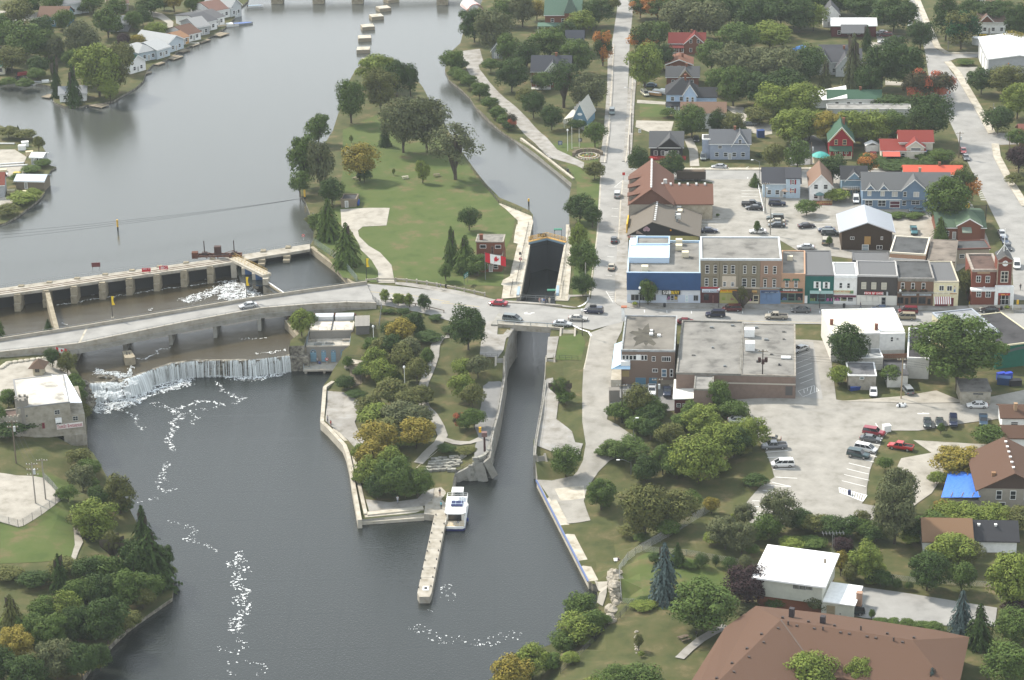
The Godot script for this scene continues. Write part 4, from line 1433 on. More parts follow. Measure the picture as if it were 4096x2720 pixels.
func gable(b,x0,x1,d0,d1,y,rh,along_x: bool,m,wm,over:=.45,trim=null)->MeshInstance3D:
	var st=mk()
	var wl=mk()
	var tr=mk()
	if along_x:
		var dm=(d0+d1)/2.
		var dy=rh/((d1-d0)/2.)*over
		slab(st,v3(x0-over,y-dy+.2,-d0+over),v3(x1+over,y-dy+.2,-d0+over),v3(x1+over,y+rh+.2,-dm),v3(x0-over,y+rh+.2,-dm))
		slab(st,v3(x0-over,y-dy+.2,-d1-over),v3(x1+over,y-dy+.2,-d1-over),v3(x1+over,y+rh+.2,-dm),v3(x0-over,y+rh+.2,-dm))
		for x in [x0+.01,x1-.01]:
			tri(wl,v3(x,y-.02,-d0),v3(x,y-.02,-d1),v3(x,y+rh,-dm))
			tri(wl,v3(x-.02,y-.02,-d0),v3(x-.02,y-.02,-d1),v3(x-.02,y+rh,-dm))
		span(tr,x0-over,x1+over,y-dy-.12,y-dy+.08,-d0+over,-d0+over+.08)
	else:
		var xm=(x0+x1)/2.
		var dy=rh/((x1-x0)/2.)*over
		slab(st,v3(x0-over,y-dy+.2,-d0+over),v3(x0-over,y-dy+.2,-d1-over),v3(xm,y+rh+.2,-d1-over),v3(xm,y+rh+.2,-d0+over))
		slab(st,v3(x1+over,y-dy+.2,-d0+over),v3(x1+over,y-dy+.2,-d1-over),v3(xm,y+rh+.2,-d1-over),v3(xm,y+rh+.2,-d0+over))
		for z in [-d0-.01,-d1+.01]:
			tri(wl,v3(x0,y-.02,z),v3(x1,y-.02,z),v3(xm,y+rh,z))
			tri(wl,v3(x0,y-.02,z-.02),v3(x1,y-.02,z-.02),v3(xm,y+rh,z-.02))
		var f=-d0+over+.04
		for s in [[x0-over,y-dy],[x1+over,y-dy]]:
			slab(tr,v3(s[0],s[1]+.18,f),v3(s[0],s[1]+.18,f-.1),v3(xm,y+rh+.18,f-.1),v3(xm,y+rh+.18,f),.32)
	var roof=put(st,"roof",m,b.n)
	put(wl,"gable_wall",wm,b.n)
	if trim:
		put(tr,"trim",trim,roof)
	return roof
func hip(b,x0,x1,d0,d1,y,rh,m,over:=.5)->MeshInstance3D:
	var st=mk()
	var a=v3(x0-over,y,-d0+over)
	var c=v3(x1+over,y,-d0+over)
	var e=v3(x1+over,y,-d1-over)
	var f=v3(x0-over,y,-d1-over)
	var half=minf(x1-x0,d1-d0)/2.
	var r0=v3(x0+half,y+rh,-(d0+half))
	var r1=v3(x1-half,y+rh,-(d1-half))
	if x1-x0>=d1-d0:
		quad(st,a,c,r1,r0)
		tri(st,c,e,r1)
		quad(st,e,f,r0,r1)
		tri(st,f,a,r0)
	else:
		tri(st,a,c,r0)
		quad(st,c,e,r1,r0)
		tri(st,e,f,r1)
		quad(st,f,a,r0,r1)
	quad(st,a,c,e,f)
	return put(st,"roof",m,b.n)
func opening(parent,v0,v1,called,pane,frame,bars_x:=0,bars_y:=1,fw:=.09):
	var x0=minf(v0.x,v1.x)
	var w=absf(v1.x-v0.x)
	var y0=minf(v0.y,v1.y)
	var h=absf(v1.y-v0.y)
	var key="%s %.1f %.1f %d %d" % [called,w,h,bars_x,bars_y]
	if not cache.has(key):
		var sw=snappedf(w,.1)
		var sh=snappedf(h,.1)
		var st=mk()
		span(st,0,fw,0,sh,-.02,.08)
		span(st,sw-fw,sw,0,sh,-.02,.08)
		span(st,fw,sw-fw,0,fw,-.02,.08)
		span(st,fw,sw-fw,sh-fw,sh,-.02,.08)
		for k in bars_x:
			var x=sw*(k+1)/(bars_x+1)
			span(st,x-fw*.4,x+fw*.4,fw,sh-fw,-.02,.06)
		for k in bars_y:
			var y=sh*(k+1)/(bars_y+1)
			span(st,fw,sw-fw,y-fw*.4,y+fw*.4,-.02,.061)
		st.generate_normals()
		var pn=BoxMesh.new()
		pn.size=v3(sw-fw*1.9,sh-fw*1.9,.04)
		cache[key]=[st.commit(),pn,v3(sw/2,sh/2,.012)]
	var o=put(cache[key][0],called,frame,parent)
	o.position=v3(x0,y0,v0.z)
	var q=put(cache[key][1],"pane",pane,o)
	q.position=cache[key][2]
	return o
func wins(b,list,frame=null,pane=null,bx:=0,by:=1,z:=.0):
	for r in list:
		var v0=loc(b,r[0],z)
		var v1=loc(b,r[1],z)
		opening(b.n,v0,v1,"window",pane if pane else M.glass,frame if frame else M.frame,bx,by)
func door(b,a,c,frame=null,pane=null,z:=.0):
	opening(b.n,loc(b,a,z),loc(b,c,z),"door",pane if pane else M.glass,frame if frame else M.frame,0,1,.14)
func plate(b,a,c,called,m,z0:=.0,z1:=.12)->Vector3:
	var v0=loc(b,a,z1)
	var v1=loc(b,c,z1)
	var st=mk()
	span(st,v0.x,v1.x,v0.y,v1.y,z0,z1)
	put(st,called,m,b.n)
	return v3((v0.x+v1.x)/2,(v0.y+v1.y)/2,z1+.02)
func aws(b,x0,x1,ys,n,w,h,frame=null,z:=.0,by:=1):
	for y in ys:
		for k in n:
			var x=lerpf(x0,x1,(k+.5)/n)
			opening(b.n,v3(x-w/2,y,z),v3(x+w/2,y+h,z),"window",M.glass,frame if frame else M.frame,0,by)
func chimney(b,x,d,y0,y1,m,s:=.7):
	var st=mk()
	span(st,x-s/2,x+s/2,y0,y1,-d-s/2,-d+s/2)
	span(st,x-s/2-.06,x+s/2+.06,y1,y1+.12,-d-s/2-.06,-d+s/2+.06)
	put(st,"chimney",m,b.n)
func unit(b,x,d,y,s,m,called:="roof_unit"):
	var st=mk()
	span(st,x-s.x/2,x+s.x/2,y+.12,y+s.y,-d-s.z/2,-d+s.z/2)
	span(st,x-s.x*.3,x+s.x*.3,y+s.y*.25,y+s.y*.7,-d+s.z/2,-d+s.z/2+.04)
	for k in [-1,1]:
		span(st,x+k*s.x*.36-.06,x+k*s.x*.36+.06,y-.02,y+.12,-d-s.z*.4,-d+s.z*.4)
	put(st,called,m,b.n)
func vent(b,x,d,y,r:=.18,h:=.6,m=null):
	one(func(q):tube(q,v3(x,y-.1,-d),v3(x,y+h,-d),r,r,8),"vent",m if m else M.white,b.n)
func awning(b,a,c,out,m,stripe=null):
	var v0=loc(b,a)
	var v1=loc(b,c)
	var n=1 if stripe==null else 15
	for k in n:
		var x0=lerpf(v0.x,v1.x,float(k)/n)
		var x1=lerpf(v0.x,v1.x,float(k+1)/n)
		one(func(q):slab(q,v3(x0,v0.y,.03),v3(x1,v0.y,.03),v3(x1,v1.y,out),v3(x0,v1.y,out),.05),"awning",m if k % 2==0 or stripe==null else stripe,b.n)
func shop(b,a,c,m,bars,door_at:=-1):
	var v0=loc(b,a)
	var v1=loc(b,c)
	var w=v1.x-v0.x
	for k in bars:
		var x0=v0.x+w*k/bars
		var x1=v0.x+w*(k+1)/bars
		if k==door_at:
			opening(b.n,v3(x0,v1.y,0),v3(x1,v0.y,0),"shop_door",M.glass,m,0,1,.16)
		else:
			opening(b.n,v3(x0,v1.y+.55,0),v3(x1,v0.y,0),"shop_window",M.glass,m,0,0,.08)
	bs(v0.x,v1.x,v1.y,v1.y+.54,.0,.07,"stall_riser",m,b.n)
	for k in bars:
		if k!=door_at:
			var gd=mk()
			for j in 4:
				var x=v0.x+w*(k+rng.randf_range(.15,.85))/bars
				var s=rng.randf_range(.12,.3)
				span(gd,x-s,x+s,v1.y+.6,v1.y+.6+rng.randf_range(.3,.9),.035,.075)
			put(gd,"display",plain(lin(rng.randf_range(.05,.5),rng.randf_range(.08,.4),rng.randf_range(.05,.35)),.7),b.n)
func cornice(b,x0,x1,y,h,out,m,called:="cornice"):
	var st=mk()
	span(st,x0,x1,y,y+h,.0,out)
	span(st,x0,x1,y+h*.6,y+h,out,out*1.5)
	put(st,called,m,b.n)
func downtown():
	var tar=gn(.235,.225,.205,T.tar,26.)
	var dark_tar=gn(.085,.087,.088,T.tar,22.)
	var slate=gn(.15,.152,.155,T.shingle,7.)
	var cream_box=pl(.62,.56,.42,.7)
	var wh=gn(.82,.81,.78,T.paint,12.)
	var b=bld("corner_shop","low shop with broad plain blue fascia over white ground floor at the street corner","shop",p(2508,1211),p(2801,1213),p(2508,1089),p(2798,958))
	var y_of=func(q): return loc(b,q).y
	var yb=y_of.call(p(2508,1158))
	wall(b,0,b.w,0,b.d,0,b.h-.9,gn(.62,.64,.66,T.paint,12.))
	wall(b,-.06,b.w+.06,-.35,.0,yb,b.h,gn(.028,.075,.18,T.paint,20.,.6),"blue_fascia")
	wall(b,-.1,b.w,-.4,.05,b.h,b.h+.15,pl(.42,.55,.68,.6),"cap_strip")
	flr(b,0,b.w,.1,b.d,b.h-.85,tar,pl(.40,.52,.64,.6),.6)
	var dm=b.d
	wall(b,.2,b.w*.57,dm*.36,dm*.99,b.h-.8,b.h+.5,pl(.45,.56,.68,.7),"penthouse")
	flr(b,.2,b.w*.57,dm*.36,dm*.74,b.h+.5,wh,pl(.45,.56,.68,.7),.25)
	flr(b,b.w*.1,b.w*.57,dm*.75,dm*.99,b.h+.52,tar,pl(.40,.54,.68,.7),.5)
	for u in [[.70,.93],[.70,.76],[.79,.55],[.24,.12]]:
		unit(b,b.w*u[0],dm*u[1],b.h-.8,v3(1.7,1.5,1.6),cream_box)
	wall(b,.0,b.w,-.03,.0,.0,yb*.62,pl(.48,.53,.60,.7),"lower_band")
	wins(b,[pp([2523,1176,2557,1202]),pp([2558,1176,2578,1202]),pp([2607,1176,2624,1202])],pl(.5,.5,.5,.6),null,1,0)
	shop(b,p(2667,1179),p(2712,1208),pl(.35,.36,.37,.6),3,1)
	door(b,p(2742,1180),p(2753,1208),M.frame,pl(.45,.58,.6,.4))
	wins(b,[pp([2774,1180,2793,1203])],pl(.3,.3,.3,.6),null,1,0)
	var c=plate(b,p(2648,1161),p(2721,1179),"sign_board",pl(.015,.016,.012,.5),.0,.55)
	var half=(loc(b,p(2685,1170))-loc(b,p(2648,1170))).x
	words(b.n,"SUB",c+v3(-half*.45,0,0),.95,M.paint,half*.85)
	words(b.n,"WAY",c+v3(half*.43,0,0),.95,pl(.70,.48,.02,.5),half*.9)
	var stone=gn(.25,.225,.165,T.brick,7.)
	var pink=gn(.34,.235,.175,T.brick,7.)
	var crm=gn(.56,.48,.38,T.paint,8.)
	b=bld("three_storey_block","grey and pink three storey brick block with tall white framed windows over four shops","building",p(2801,1213),p(3123,1215),p(2806,1035),p(2802,946))
	var xs=[]
	for q in pp([2801,1115,2878,1115,2955,1115,3040,1115,3124,1115]):
		xs.append(loc(b,q).x)
	xs[4]=b.w
	for k in 4:
		wall(b,xs[k]+.01,xs[k+1]-.01,0,b.d,0,b.h-.3,pink if k==3 else stone,"bay_wall")
		cornice(b,xs[k]+.02,xs[k+1]-.02,loc(b,p(2821,1153)).y,.35,.25,[pl(.38,.05,.06,.6),crm,crm,pl(.3,.3,.28,.6)][k],"shop_cornice")
		var pl=mk()
		for x in [xs[k]+.35,xs[k+1]-.35]:
			span(pl,x-.3,x+.3,loc(b,p(2821,1149)).y+.2,b.h-.6,.0,.12)
		span(pl,xs[k]+.05,xs[k+1]-.05,loc(b,p(2821,1103)).y,loc(b,p(2821,1099)).y,.0,.14)
		put(pl,"pilaster",pink if k==3 else stone,b.n)
	flr(b,0,b.w,.0,b.d,b.h-.3,tar,gn(.55,.58,.60,T.paint,9.),.35,.4)
	wall(b,xs[1]+.1,xs[2]-.1,-.08,.0,loc(b,p(2898,1153)).y+.36,loc(b,p(2898,1098)).y,crm,"cream_panel")
	wins(b,[pp([2821,1059,2836,1093]),pp([2855,1060,2869,1093]),pp([2893,1060,2908,1094]),pp([2924,1061,2939,1094]),pp([2973,1062,2986,1094]),pp([3010,1063,3024,1094]),pp([3057,1064,3071,1094]),pp([3092,1064,3106,1096])],null,null,0,2)
	wins(b,[pp([2819,1112,2833,1145]),pp([2853,1113,2868,1146]),pp([2892,1127,2904,1146]),pp([2924,1128,2937,1146]),pp([2968,1114,2986,1147]),pp([3006,1115,3023,1148]),pp([3054,1118,3067,1149]),pp([3090,1118,3103,1149])],null,null,0,2,.09)
	var hoods=mk()
	for q in pp([2828,1057,2862,1058,2901,1059,2931,1059,2979,1060,3017,1060,2826,1111,2860,1112,2977,1113,3015,1114,3061,1116,3097,1116]):
		var v=loc(b,q)
		extrude_xy(hoods,PackedVector2Array([v2(v.x-.62,v.y),v2(v.x-.4,v.y+.32),v2(v.x+.4,v.y+.32),v2(v.x+.62,v.y)]),.0,.18)
	put(hoods,"window_hoods",gn(.20,.18,.135,T.brick,6.),b.n)
	var burg=gn(.10,.035,.035,T.brick,5.)
	wall(b,xs[0]+.1,xs[1]-.1,-.06,.0,.0,loc(b,p(2821,1157)).y,burg,"shop_wall")
	wins(b,[pp([2814,1174,2836,1202])],burg,null,0,0,.06)
	door(b,p(2847,1178),p(2858,1213),burg,pl(.16,.06,.05,.6),.06)
	c=plate(b,p(2808,1157),p(2874,1170),"sign_board",pl(.6,.66,.72,.6),.0,.3)
	words(b.n,"SALON  BEAUTIQUE",c+v3(.3,-.12,0),.42,pl(.15,.18,.22,.6),4.2)
	wall(b,xs[1]+.1,xs[2]-.1,-.06,.0,.0,loc(b,p(2898,1172)).y,pl(.36,.34,.12,.7),"shop_wall")
	c=plate(b,p(2880,1160),p(2946,1171),"sign_board",pl(.66,.46,.02,.6),.0,.3)
	words(b.n,"NEW WING RESTAURANT",c+v3(0,.15,0),.4,pl(.5,.03,.02,.6),5.6)
	shop(b,p(2886,1175),p(2938,1210),pl(.40,.38,.16,.7),3,1)
	c=plate(b,p(2966,1162),p(3028,1173),"sign_board",pl(.50,.30,.10,.6),.0,.3)
	scrawl(b.n,c+v3(.9,-.15,0),2.6,.2,pl(.2,.1,.04,.6))
	shop(b,p(2968,1179),p(3034,1213),pl(.62,.55,.40,.7),3,2)
	var slb=pl(.14,.22,.36,.6)
	wall(b,xs[3]+.1,xs[4]-.1,-.08,.0,.0,loc(b,p(3043,1161)).y,slb,"shop_wall")
	c=plate(b,p(3045,1164),p(3111,1172),"sign_board",pl(.05,.07,.13,.6),.08,.3)
	scrawl(b.n,c+v3(.6,-.1,0),3.6,.2,pl(.3,.35,.4,.6))
	shop(b,p(3043,1175),p(3108,1205),slb,3,1)
	var peach=gn(.50,.32,.215,T.brick,8.)
	b=bld("peach_shop","peach two storey shop with dark green window hoods and a red and black sign","shop",p(3123,1215),p(3218,1217),p(3125,1094),p(3120,1001))
	wall(b,.02,b.w-.02,0,b.d,0,b.h-.2,peach)
	flr(b,.02,b.w-.02,.0,b.d,b.h-.2,tar,peach,.25)
	wins(b,[pp([3141,1119,3155,1149]),pp([3177,1120,3191,1150])],null,null,1,1)
	var hg=mk()
	for q in pp([3147,1119,3184,1119]):
		var v=loc(b,q)
		extrude_xy(hg,PackedVector2Array([v2(v.x-1.,v.y-.5),v2(v.x-.75,v.y+.3),v2(v.x+.75,v.y+.3),v2(v.x+1.,v.y-.5),v2(v.x+.7,v.y-.1),v2(v.x-.7,v.y-.1)]),.0,.3)
	put(hg,"window_hoods",pl(.02,.12,.07,.6),b.n)
	c=plate(b,p(3119,1154),p(3211,1166),"sign_board",pl(.02,.05,.035,.5),.0,.4)
	words(b.n,"Guardian",c+v3(-.3,0,0),.62,M.paint,3.6)
	plate(b,p(3119,1167),p(3211,1170),"red_band",pl(.45,.03,.03,.5),.0,.38)
	shop(b,p(3120,1171),p(3211,1211),pl(.10,.16,.12,.6),3,1)
	var dish=mk()
	unit(b,b.w*.35,b.d*.6,b.h-.2,v3(1.4,1.2,1.2),cream_box,"skylight")
	var green=gn(.022,.13,.115,T.brick,8.)
	b=bld("green_shop","dark green painted two storey shop with white shutters","shop",p(3216,1216),p(3333,1217),p(3221,1099),p(3200,1001))
	wall(b,.02,b.w-.02,0,b.d,0,b.h-.2,green)
	flr(b,.02,b.w-.02,.0,b.d,b.h-.2,slate,slate,.2)
	wins(b,[pp([3263,1127,3275,1152]),pp([3299,1128,3311,1153])],null,null,0,1)
	for q in [pp([3255,1126,3262,1153]),pp([3276,1127,3283,1154]),pp([3292,1128,3298,1154]),pp([3312,1129,3319,1155])]:
		plate(b,q[0],q[1],"shutter",M.white,.0,.06)
	awning(b,p(3239,1162),p(3333,1169),1.1,pl(.30,.42,.38,.8))
	shop(b,p(3239,1174),p(3332,1214),pl(.10,.2,.2,.6),3,1)
	plate(b,p(3218,1183),p(3229,1213),"white_door",M.white,.0,.1)
	b=bld("white_shop","narrow white two storey shop with a pet sign between green and grey shops","shop",p(3333,1217),p(3426,1218),p(3334,1100),p(3326,1048))
	wall(b,.02,b.w-.02,0,b.d,0,b.h-.2,M.white)
	flr(b,.02,b.w-.02,.0,b.d,b.h-.2,gn(.30,.31,.32,T.shingle,7.),M.white,.2)
	cornice(b,.1,b.w-.1,b.h-1.1,.6,.2,M.white)
	wins(b,[pp([3357,1131,3369,1153]),pp([3388,1132,3400,1153])],M.frame,null,0,1)
	c=plate(b,p(3337,1161),p(3414,1175),"sign_board",pl(.58,.60,.42,.6),.0,.25)
	words(b.n,"KATHY'S PET FOODS",c+v3(-.5,.1,0),.45,pl(.45,.12,.03,.6),4.2)
	plate(b,p(3399,1164),p(3413,1174),"sign_picture",pl(.10,.2,.10,.6),.25,.28)
	awning(b,p(3334,1180),p(3424,1185),.7,pl(.12,.03,.05,.8))
	shop(b,p(3336,1187),p(3414,1213),M.white,3,2)
	var dg=gn(.075,.07,.068,T.brick,8.)
	b=bld("grey_shop","broad dark grey two storey shop with a small red sign over white ground floor","shop",p(3426,1219),p(3587,1222),p(3427,1101),p(3414,1043))
	wall(b,.02,b.w-.02,0,b.d,0,b.h-.2,dg)
	flr(b,.02,b.w-.02,.0,b.d,b.h-.2,slate,gn(.42,.41,.40,T.paint,9.),.3)
	wins(b,[pp([3446,1129,3465,1156]),pp([3486,1129,3505,1157]),pp([3526,1130,3546,1158])],pl(.62,.58,.46,.6),pl(.42,.40,.34,.5),0,1)
	wall(b,.02,b.w-.02,-.08,.0,.0,loc(b,p(3468,1181)).y,pl(.68,.66,.60,.7),"ground_floor")
	c=plate(b,p(3459,1168),p(3532,1179),"sign_board",pl(.50,.02,.03,.5),.08,.35)
	words(b.n,"PICK N' SAVE",c,.6,M.paint,5.2)
	shop(b,p(3442,1184),p(3514,1216),pl(.5,.5,.47,.6),3,-1)
	door(b,p(3526,1188),p(3543,1219),pl(.3,.3,.3,.6),null,.08)
	plate(b,p(3546,1170),p(3552,1183),"blade_sign",pl(.45,.46,.46,.6),.0,.6)
	var bb=gn(.20,.125,.085,T.brick,5.)
	b=bld("brown_brick_shop","brown brick two storey shop with arched ground floor and window boxes","shop",p(3587,1223),p(3732,1224),p(3588,1114),p(3564,1043))
	wall(b,.02,b.w-.02,0,b.d,0,b.h-.2,bb)
	flr(b,.02,b.w-.02,.0,b.d,b.h-.2,dark_tar,gn(.30,.29,.28,T.conc,9.),.35)
	wall(b,.05,b.w-.05,-.15,.0,loc(b,p(3621,1125)).y,b.h-.1,gn(.26,.25,.23,T.conc,7.),"stone_band")
	wins(b,[pp([3604,1130,3617,1156]),pp([3645,1131,3659,1157]),pp([3687,1131,3701,1157])],null,null,0,1)
	for q in pp([3611,1160,3652,1161,3694,1161]):
		var v=loc(b,q)
		bs(v.x-.95,v.x+.95,v.y-.3,v.y,.0,.4,"window_box",pl(.06,.04,.03,.8),b.n)
		var fl=leaf_ball(.9,.3,.3,120,int(v.x*10),.13,[lin(.10,.12,.03),lin(.30,.05,.04),lin(.07,.11,.03)])
		put(fl,"flowers",M.leafy,b.n).position=v3(v.x,v.y+.15,.25)
	cornice(b,.05,b.w-.05,loc(b,p(3621,1172)).y,.4,.5,gn(.24,.235,.22,T.conc,7.),"shop_cornice")
	for q in [pp([3608,1174,3665,1183]) ,pp([3678,1175,3725,1183])]:
		c=plate(b,q[0],q[1],"sign_board",pl(.40,.44,.48,.6),.0,.3)
		scrawl(b.n,c,3.,.25,pl(.24,.27,.31,.6))
	for q in [pp([3590,1188,3613,1214]),pp([3643,1188,3667,1214]),pp([3674,1188,3702,1215])]:
		opening(b.n,loc(b,q[0]),loc(b,q[1]),"shop_window",M.glass,pl(.05,.04,.035,.6),1,0)
	for q in [pp([3618,1189,3636,1220]),pp([3707,1191,3725,1221])]:
		opening(b.n,loc(b,q[0]),loc(b,q[1]),"archway_door",pl(.015,.013,.012,.5),bb,0,0,.2)
	var cr=gn(.70,.63,.42,T.paint,8.)
	b=bld("cream_shop","cream two storey shop with a red and white striped awning","shop",p(3731,1225),p(3831,1225),p(3737,1126),p(3717,1045))
	wall(b,.02,b.w-.02,0,b.d,0,b.h-.2,cr)
	flr(b,.02,b.w-.02,.0,b.d,b.h-.2,slate,gn(.52,.47,.36,T.paint,8.),.25)
	wins(b,[pp([3757,1142,3776,1163]),pp([3788,1143,3808,1164])],null,null,1,0)
	c=plate(b,p(3734,1169),p(3828,1178),"sign_board",pl(.66,.62,.5,.6),.0,.15)
	scrawl(b.n,c+v3(-.6,0,0),5.,.35,pl(.48,.42,.30,.6))
	plate(b,p(3817,1144),p(3821,1148),"painted_head",pl(.35,.2,.12,.8),.0,.02)
	plate(b,p(3816,1148),p(3826,1158),"painted_shirt",pl(.55,.5,.42,.8),.0,.02)
	plate(b,p(3815,1158),p(3822,1168),"painted_trousers",pl(.10,.2,.36,.8),.0,.02)
	plate(b,p(3800,1173),p(3828,1177),"painted_plank",pl(.36,.2,.08,.8),.15,.2)
	awning(b,p(3737,1186),p(3802,1209),1.3,M.white,pl(.30,.08,.08,.8))
	shop(b,p(3740,1210),p(3791,1224),pl(.2,.03,.04,.6),3,-1)
	door(b,p(3802,1191),p(3814,1223),pl(.2,.03,.04,.6),pl(.14,.02,.03,.5))
	var rb=gn(.185,.062,.042,T.brick,5.)
	b=bld("post_office","red brick post office with a square clock tower and flagpole","building",p(3877,1214),p(3992,1214),p(3885,1078),p(3864,1013),.4)
	wall(b,.3,b.w,0,b.d,0,b.h-.5,rb)
	flr(b,.3,b.w,.0,b.d,b.h-.5,gn(.13,.085,.07,T.tar,20.),gn(.34,.30,.27,T.conc,8.),.5,.5)
	var yl=loc(b,p(3889,1149)).y
	wall(b,.1,b.w+.2,-1.8,.0,0,yl-.4,rb,"front_bay")
	wall(b,.0,b.w+.3,-2.,.0,yl-.4,yl,M.white,"bay_cornice")
	wins(b,[pp([3906,1161,3924,1188]),pp([3943,1162,3962,1189])],null,null,1,1,1.8)
	wins(b,[pp([3905,1103,3923,1129]),pp([3943,1104,3960,1131])],null,null,1,1)
	plate(b,p(3910,1087),p(3960,1095),"stone_panel",pl(.30,.20,.12,.8),.0,.08)
	var t0=loc(b,p(3986,1153),.9).x
	var t1=loc(b,p(4044,1153),.9).x
	var th=loc(b,p(4019,1021),.9).y
	wall(b,t0,t1,-.9,4.4,0,th-1.2,rb,"clock_tower")
	gable(b,t0,t1,-.9,4.4,th-1.2,1.1,false,dark_tar,rb,.12,gn(.34,.30,.27,T.conc,8.))
	var ck=mk()
	var cv=loc(b,p(4021,1054),.95)
	tube(ck,v3(cv.x,cv.y,.86),v3(cv.x,cv.y,1.),.72,.72,24)
	put(ck,"clock_face",M.white,b.n)
	var hd=mk()
	span(hd,cv.x-.04,cv.x+.04,cv.y-.05,cv.y+.5,1.,1.04)
	span(hd,cv.x-.05,cv.x+.38,cv.y-.04,cv.y+.04,1.,1.03)
	put(hd,"clock_hands",M.iron,b.n)
	var tx=(t0+t1)/2
	opening(b.n,v3(tx-.95,loc(b,p(4015,1130),.9).y,.9),v3(tx+.95,loc(b,p(4015,1084),.9).y,.9),"tall_window",M.glass,pl(.5,.46,.4,.7),1,2,.18)
	var su=mk()
	span(su,tx-1.9,tx-1.65,4.,th-1.6,.9,1.05)
	span(su,tx+1.65,tx+1.9,4.,th-1.6,.9,1.05)
	span(su,tx-1.9,tx+1.9,th-2.2,th-1.9,.9,1.06)
	put(su,"stone_trim",gn(.36,.30,.24,T.conc,8.),b.n)
	var pc=mk()
	span(pc,tx-2.2,tx+2.2,3.6,5.2,.9,2.2)
	span(pc,tx-2.3,tx-1.5,0,3.6,.9,2.2)
	span(pc,tx+1.5,tx+2.3,0,3.6,.9,2.2)
	put(pc,"porch",M.white,b.n)
	opening(b.n,v3(tx-1.4,.1,1.2),v3(tx+1.4,3.,1.2),"entrance_door",M.glass,M.frame,2,1,.14)
	c=v3(tx,3.2,2.25)
	bs(tx-1.4,tx+1.4,2.95,3.5,2.1,2.22,"sign_board",pl(.4,.03,.03,.6),b.n)
	scrawl(b.n,c,1.6,.3,pl(.7,.4,.08,.6))
	one(func(q):tube(q,v3(tx,th-.5,-2.),v3(tx,th+6.,-2.),.12,.07),"flagpole",M.white,b.n)
	for s in [v3(-1.8,0,.6),v3(1.8,0,.6),v3(0,0,-2)]:
		one(func(q):tube(q,v3(tx,th+1.8,-2.),v3(tx,th-.6,-2.)+s,.06,.06,6),"stay",M.white,b.n)
	bs(-.5,b.w+5.2,-.5,.35,1.8,4.2,"terrace",M.concrete,b.n)
	stair("concrete_stairs","grey steps up to the post office door",b.n.to_global(v3(tx,.0,4.3)),b.n.to_global(v3(tx,-.4,6.2)),4.,3,M.concrete)
	b=blk("back_annex","flat black roofed annex with a stained patch behind the brown brick shop","building",p(3559,1012),p(3702,1021),p(3536,943),6.2,.0)
	wall(b,0,b.w,0,b.d,0,b.h,peach)
	flr(b,0,b.w,0,b.d,b.h,dark_tar,pl(.62,.57,.46,.7),.3,.35)
	bs(.0,b.w,.0,b.h-1.2,.02,.3,"white_back",M.white,b.n)
	b=blk("back_annex","flat brown roofed annex with a puddle behind the cream shop","building",p(3709,1042),p(3820,1048),p(3681,955),5.4,.0)
	wall(b,0,b.w,0,b.d,0,b.h,gn(.4,.36,.28,T.paint,8.))
	flr(b,0,b.w,0,b.d,b.h,gn(.21,.18,.15,T.tar,18.),gn(.21,.18,.15,T.tar,18.),.12)
	b=blk("back_annex","low dark roofed stone annex behind the post office","building",p(3808,996),p(3957,992),p(3791,965),4.2,.0)
	wall(b,0,b.w,0,b.d,0,b.h,gn(.40,.36,.29,T.brick,7.))
	flr(b,-.4,b.w+.3,-.4,b.d,b.h,dark_tar,pl(.13,.05,.035,.7),.2)
	aws(b,b.w*.15,b.w*.9,[1.6],3,1.4,1.1)
	b=blk("back_annex","small grey gravel roofed annex between barn and grey shop","building",p(3412,1042),p(3556,1044),p(3418,1009),4.6,.0)
	wall(b,0,b.w,0,b.d,0,b.h,dg)
	flr(b,0,b.w,0,b.d,b.h,slate,slate,.15)
	b=bld("ice_cream_hall","broad hall with a wide brown roof and an ice cream cone on its black gable","building",p(2515,965),p(2794,969),p(2515,940),30.)
	b.d=absf((b.n.basis.inverse()*(at(p(2609,770),8.)-b.n.position)).z)
	var brown=gn(.165,.145,.12,T.shingle,6.)
	var eave=b.h
	var apex=loc(b,p(2609,889)).y
	var split=loc(b,p(2609,894)).x/b.w
	wall(b,.1,b.w-.1,0,b.d,0,eave,gn(.45,.40,.17,T.paint,9.))
	var rf=mk()
	slab(rf,v3(-.5,eave,.6),v3(-.5,eave,-b.d),v3(b.w*split,apex+.3,-b.d),v3(b.w*split,apex+.3,.6))
	slab(rf,v3(b.w+.5,eave,.6),v3(b.w+.5,eave,-b.d),v3(b.w*split,apex+.3,-b.d),v3(b.w*split,apex+.3,.6))
	put(rf,"roof",brown,b.n)
	one(func(q):extrude_xy(q,PackedVector2Array([v2(0,eave),v2(b.w,eave),v2(b.w*split,apex)]),-.3,.05),"black_gable",pl(.022,.020,.02,.8),b.n)
	var cone=loc(b,p(2586,919))
	var cm=mk()
	for q in [[.0,.35,.6],[.45,.1,.5],[-.45,.1,.5]]:
		tube(cm,v3(cone.x+q[0],cone.y+q[1],.05),v3(cone.x+q[0],cone.y+q[1],.12),q[2],q[2],14)
	put(cm,"painted_scoop",pl(.50,.33,.38,.7),b.n)
	one(func(q):extrude_xy(q,PackedVector2Array([v2(cone.x-2.6,cone.y-.1),v2(cone.x-.8,cone.y-1.3),v2(cone.x-2.9,cone.y-1.1)]),.05,.1),"painted_pizza",pl(.34,.26,.22,.7),b.n)
	c=plate(b,p(2517,941),p(2582,951),"sign_board",M.white,.0,.3)
	words(b.n,"ICE",c+v3(-2.2,.18,0),.35,pl(.5,.05,.02,.6))
	words(b.n,"CREAM",c+v3(-2.,-.2,0),.35,pl(.5,.05,.02,.6))
	words(b.n,"12",c+v3(2.,0,0),.5,pl(.5,.05,.02,.6))
	var lb=loc(b,p(2683,920))
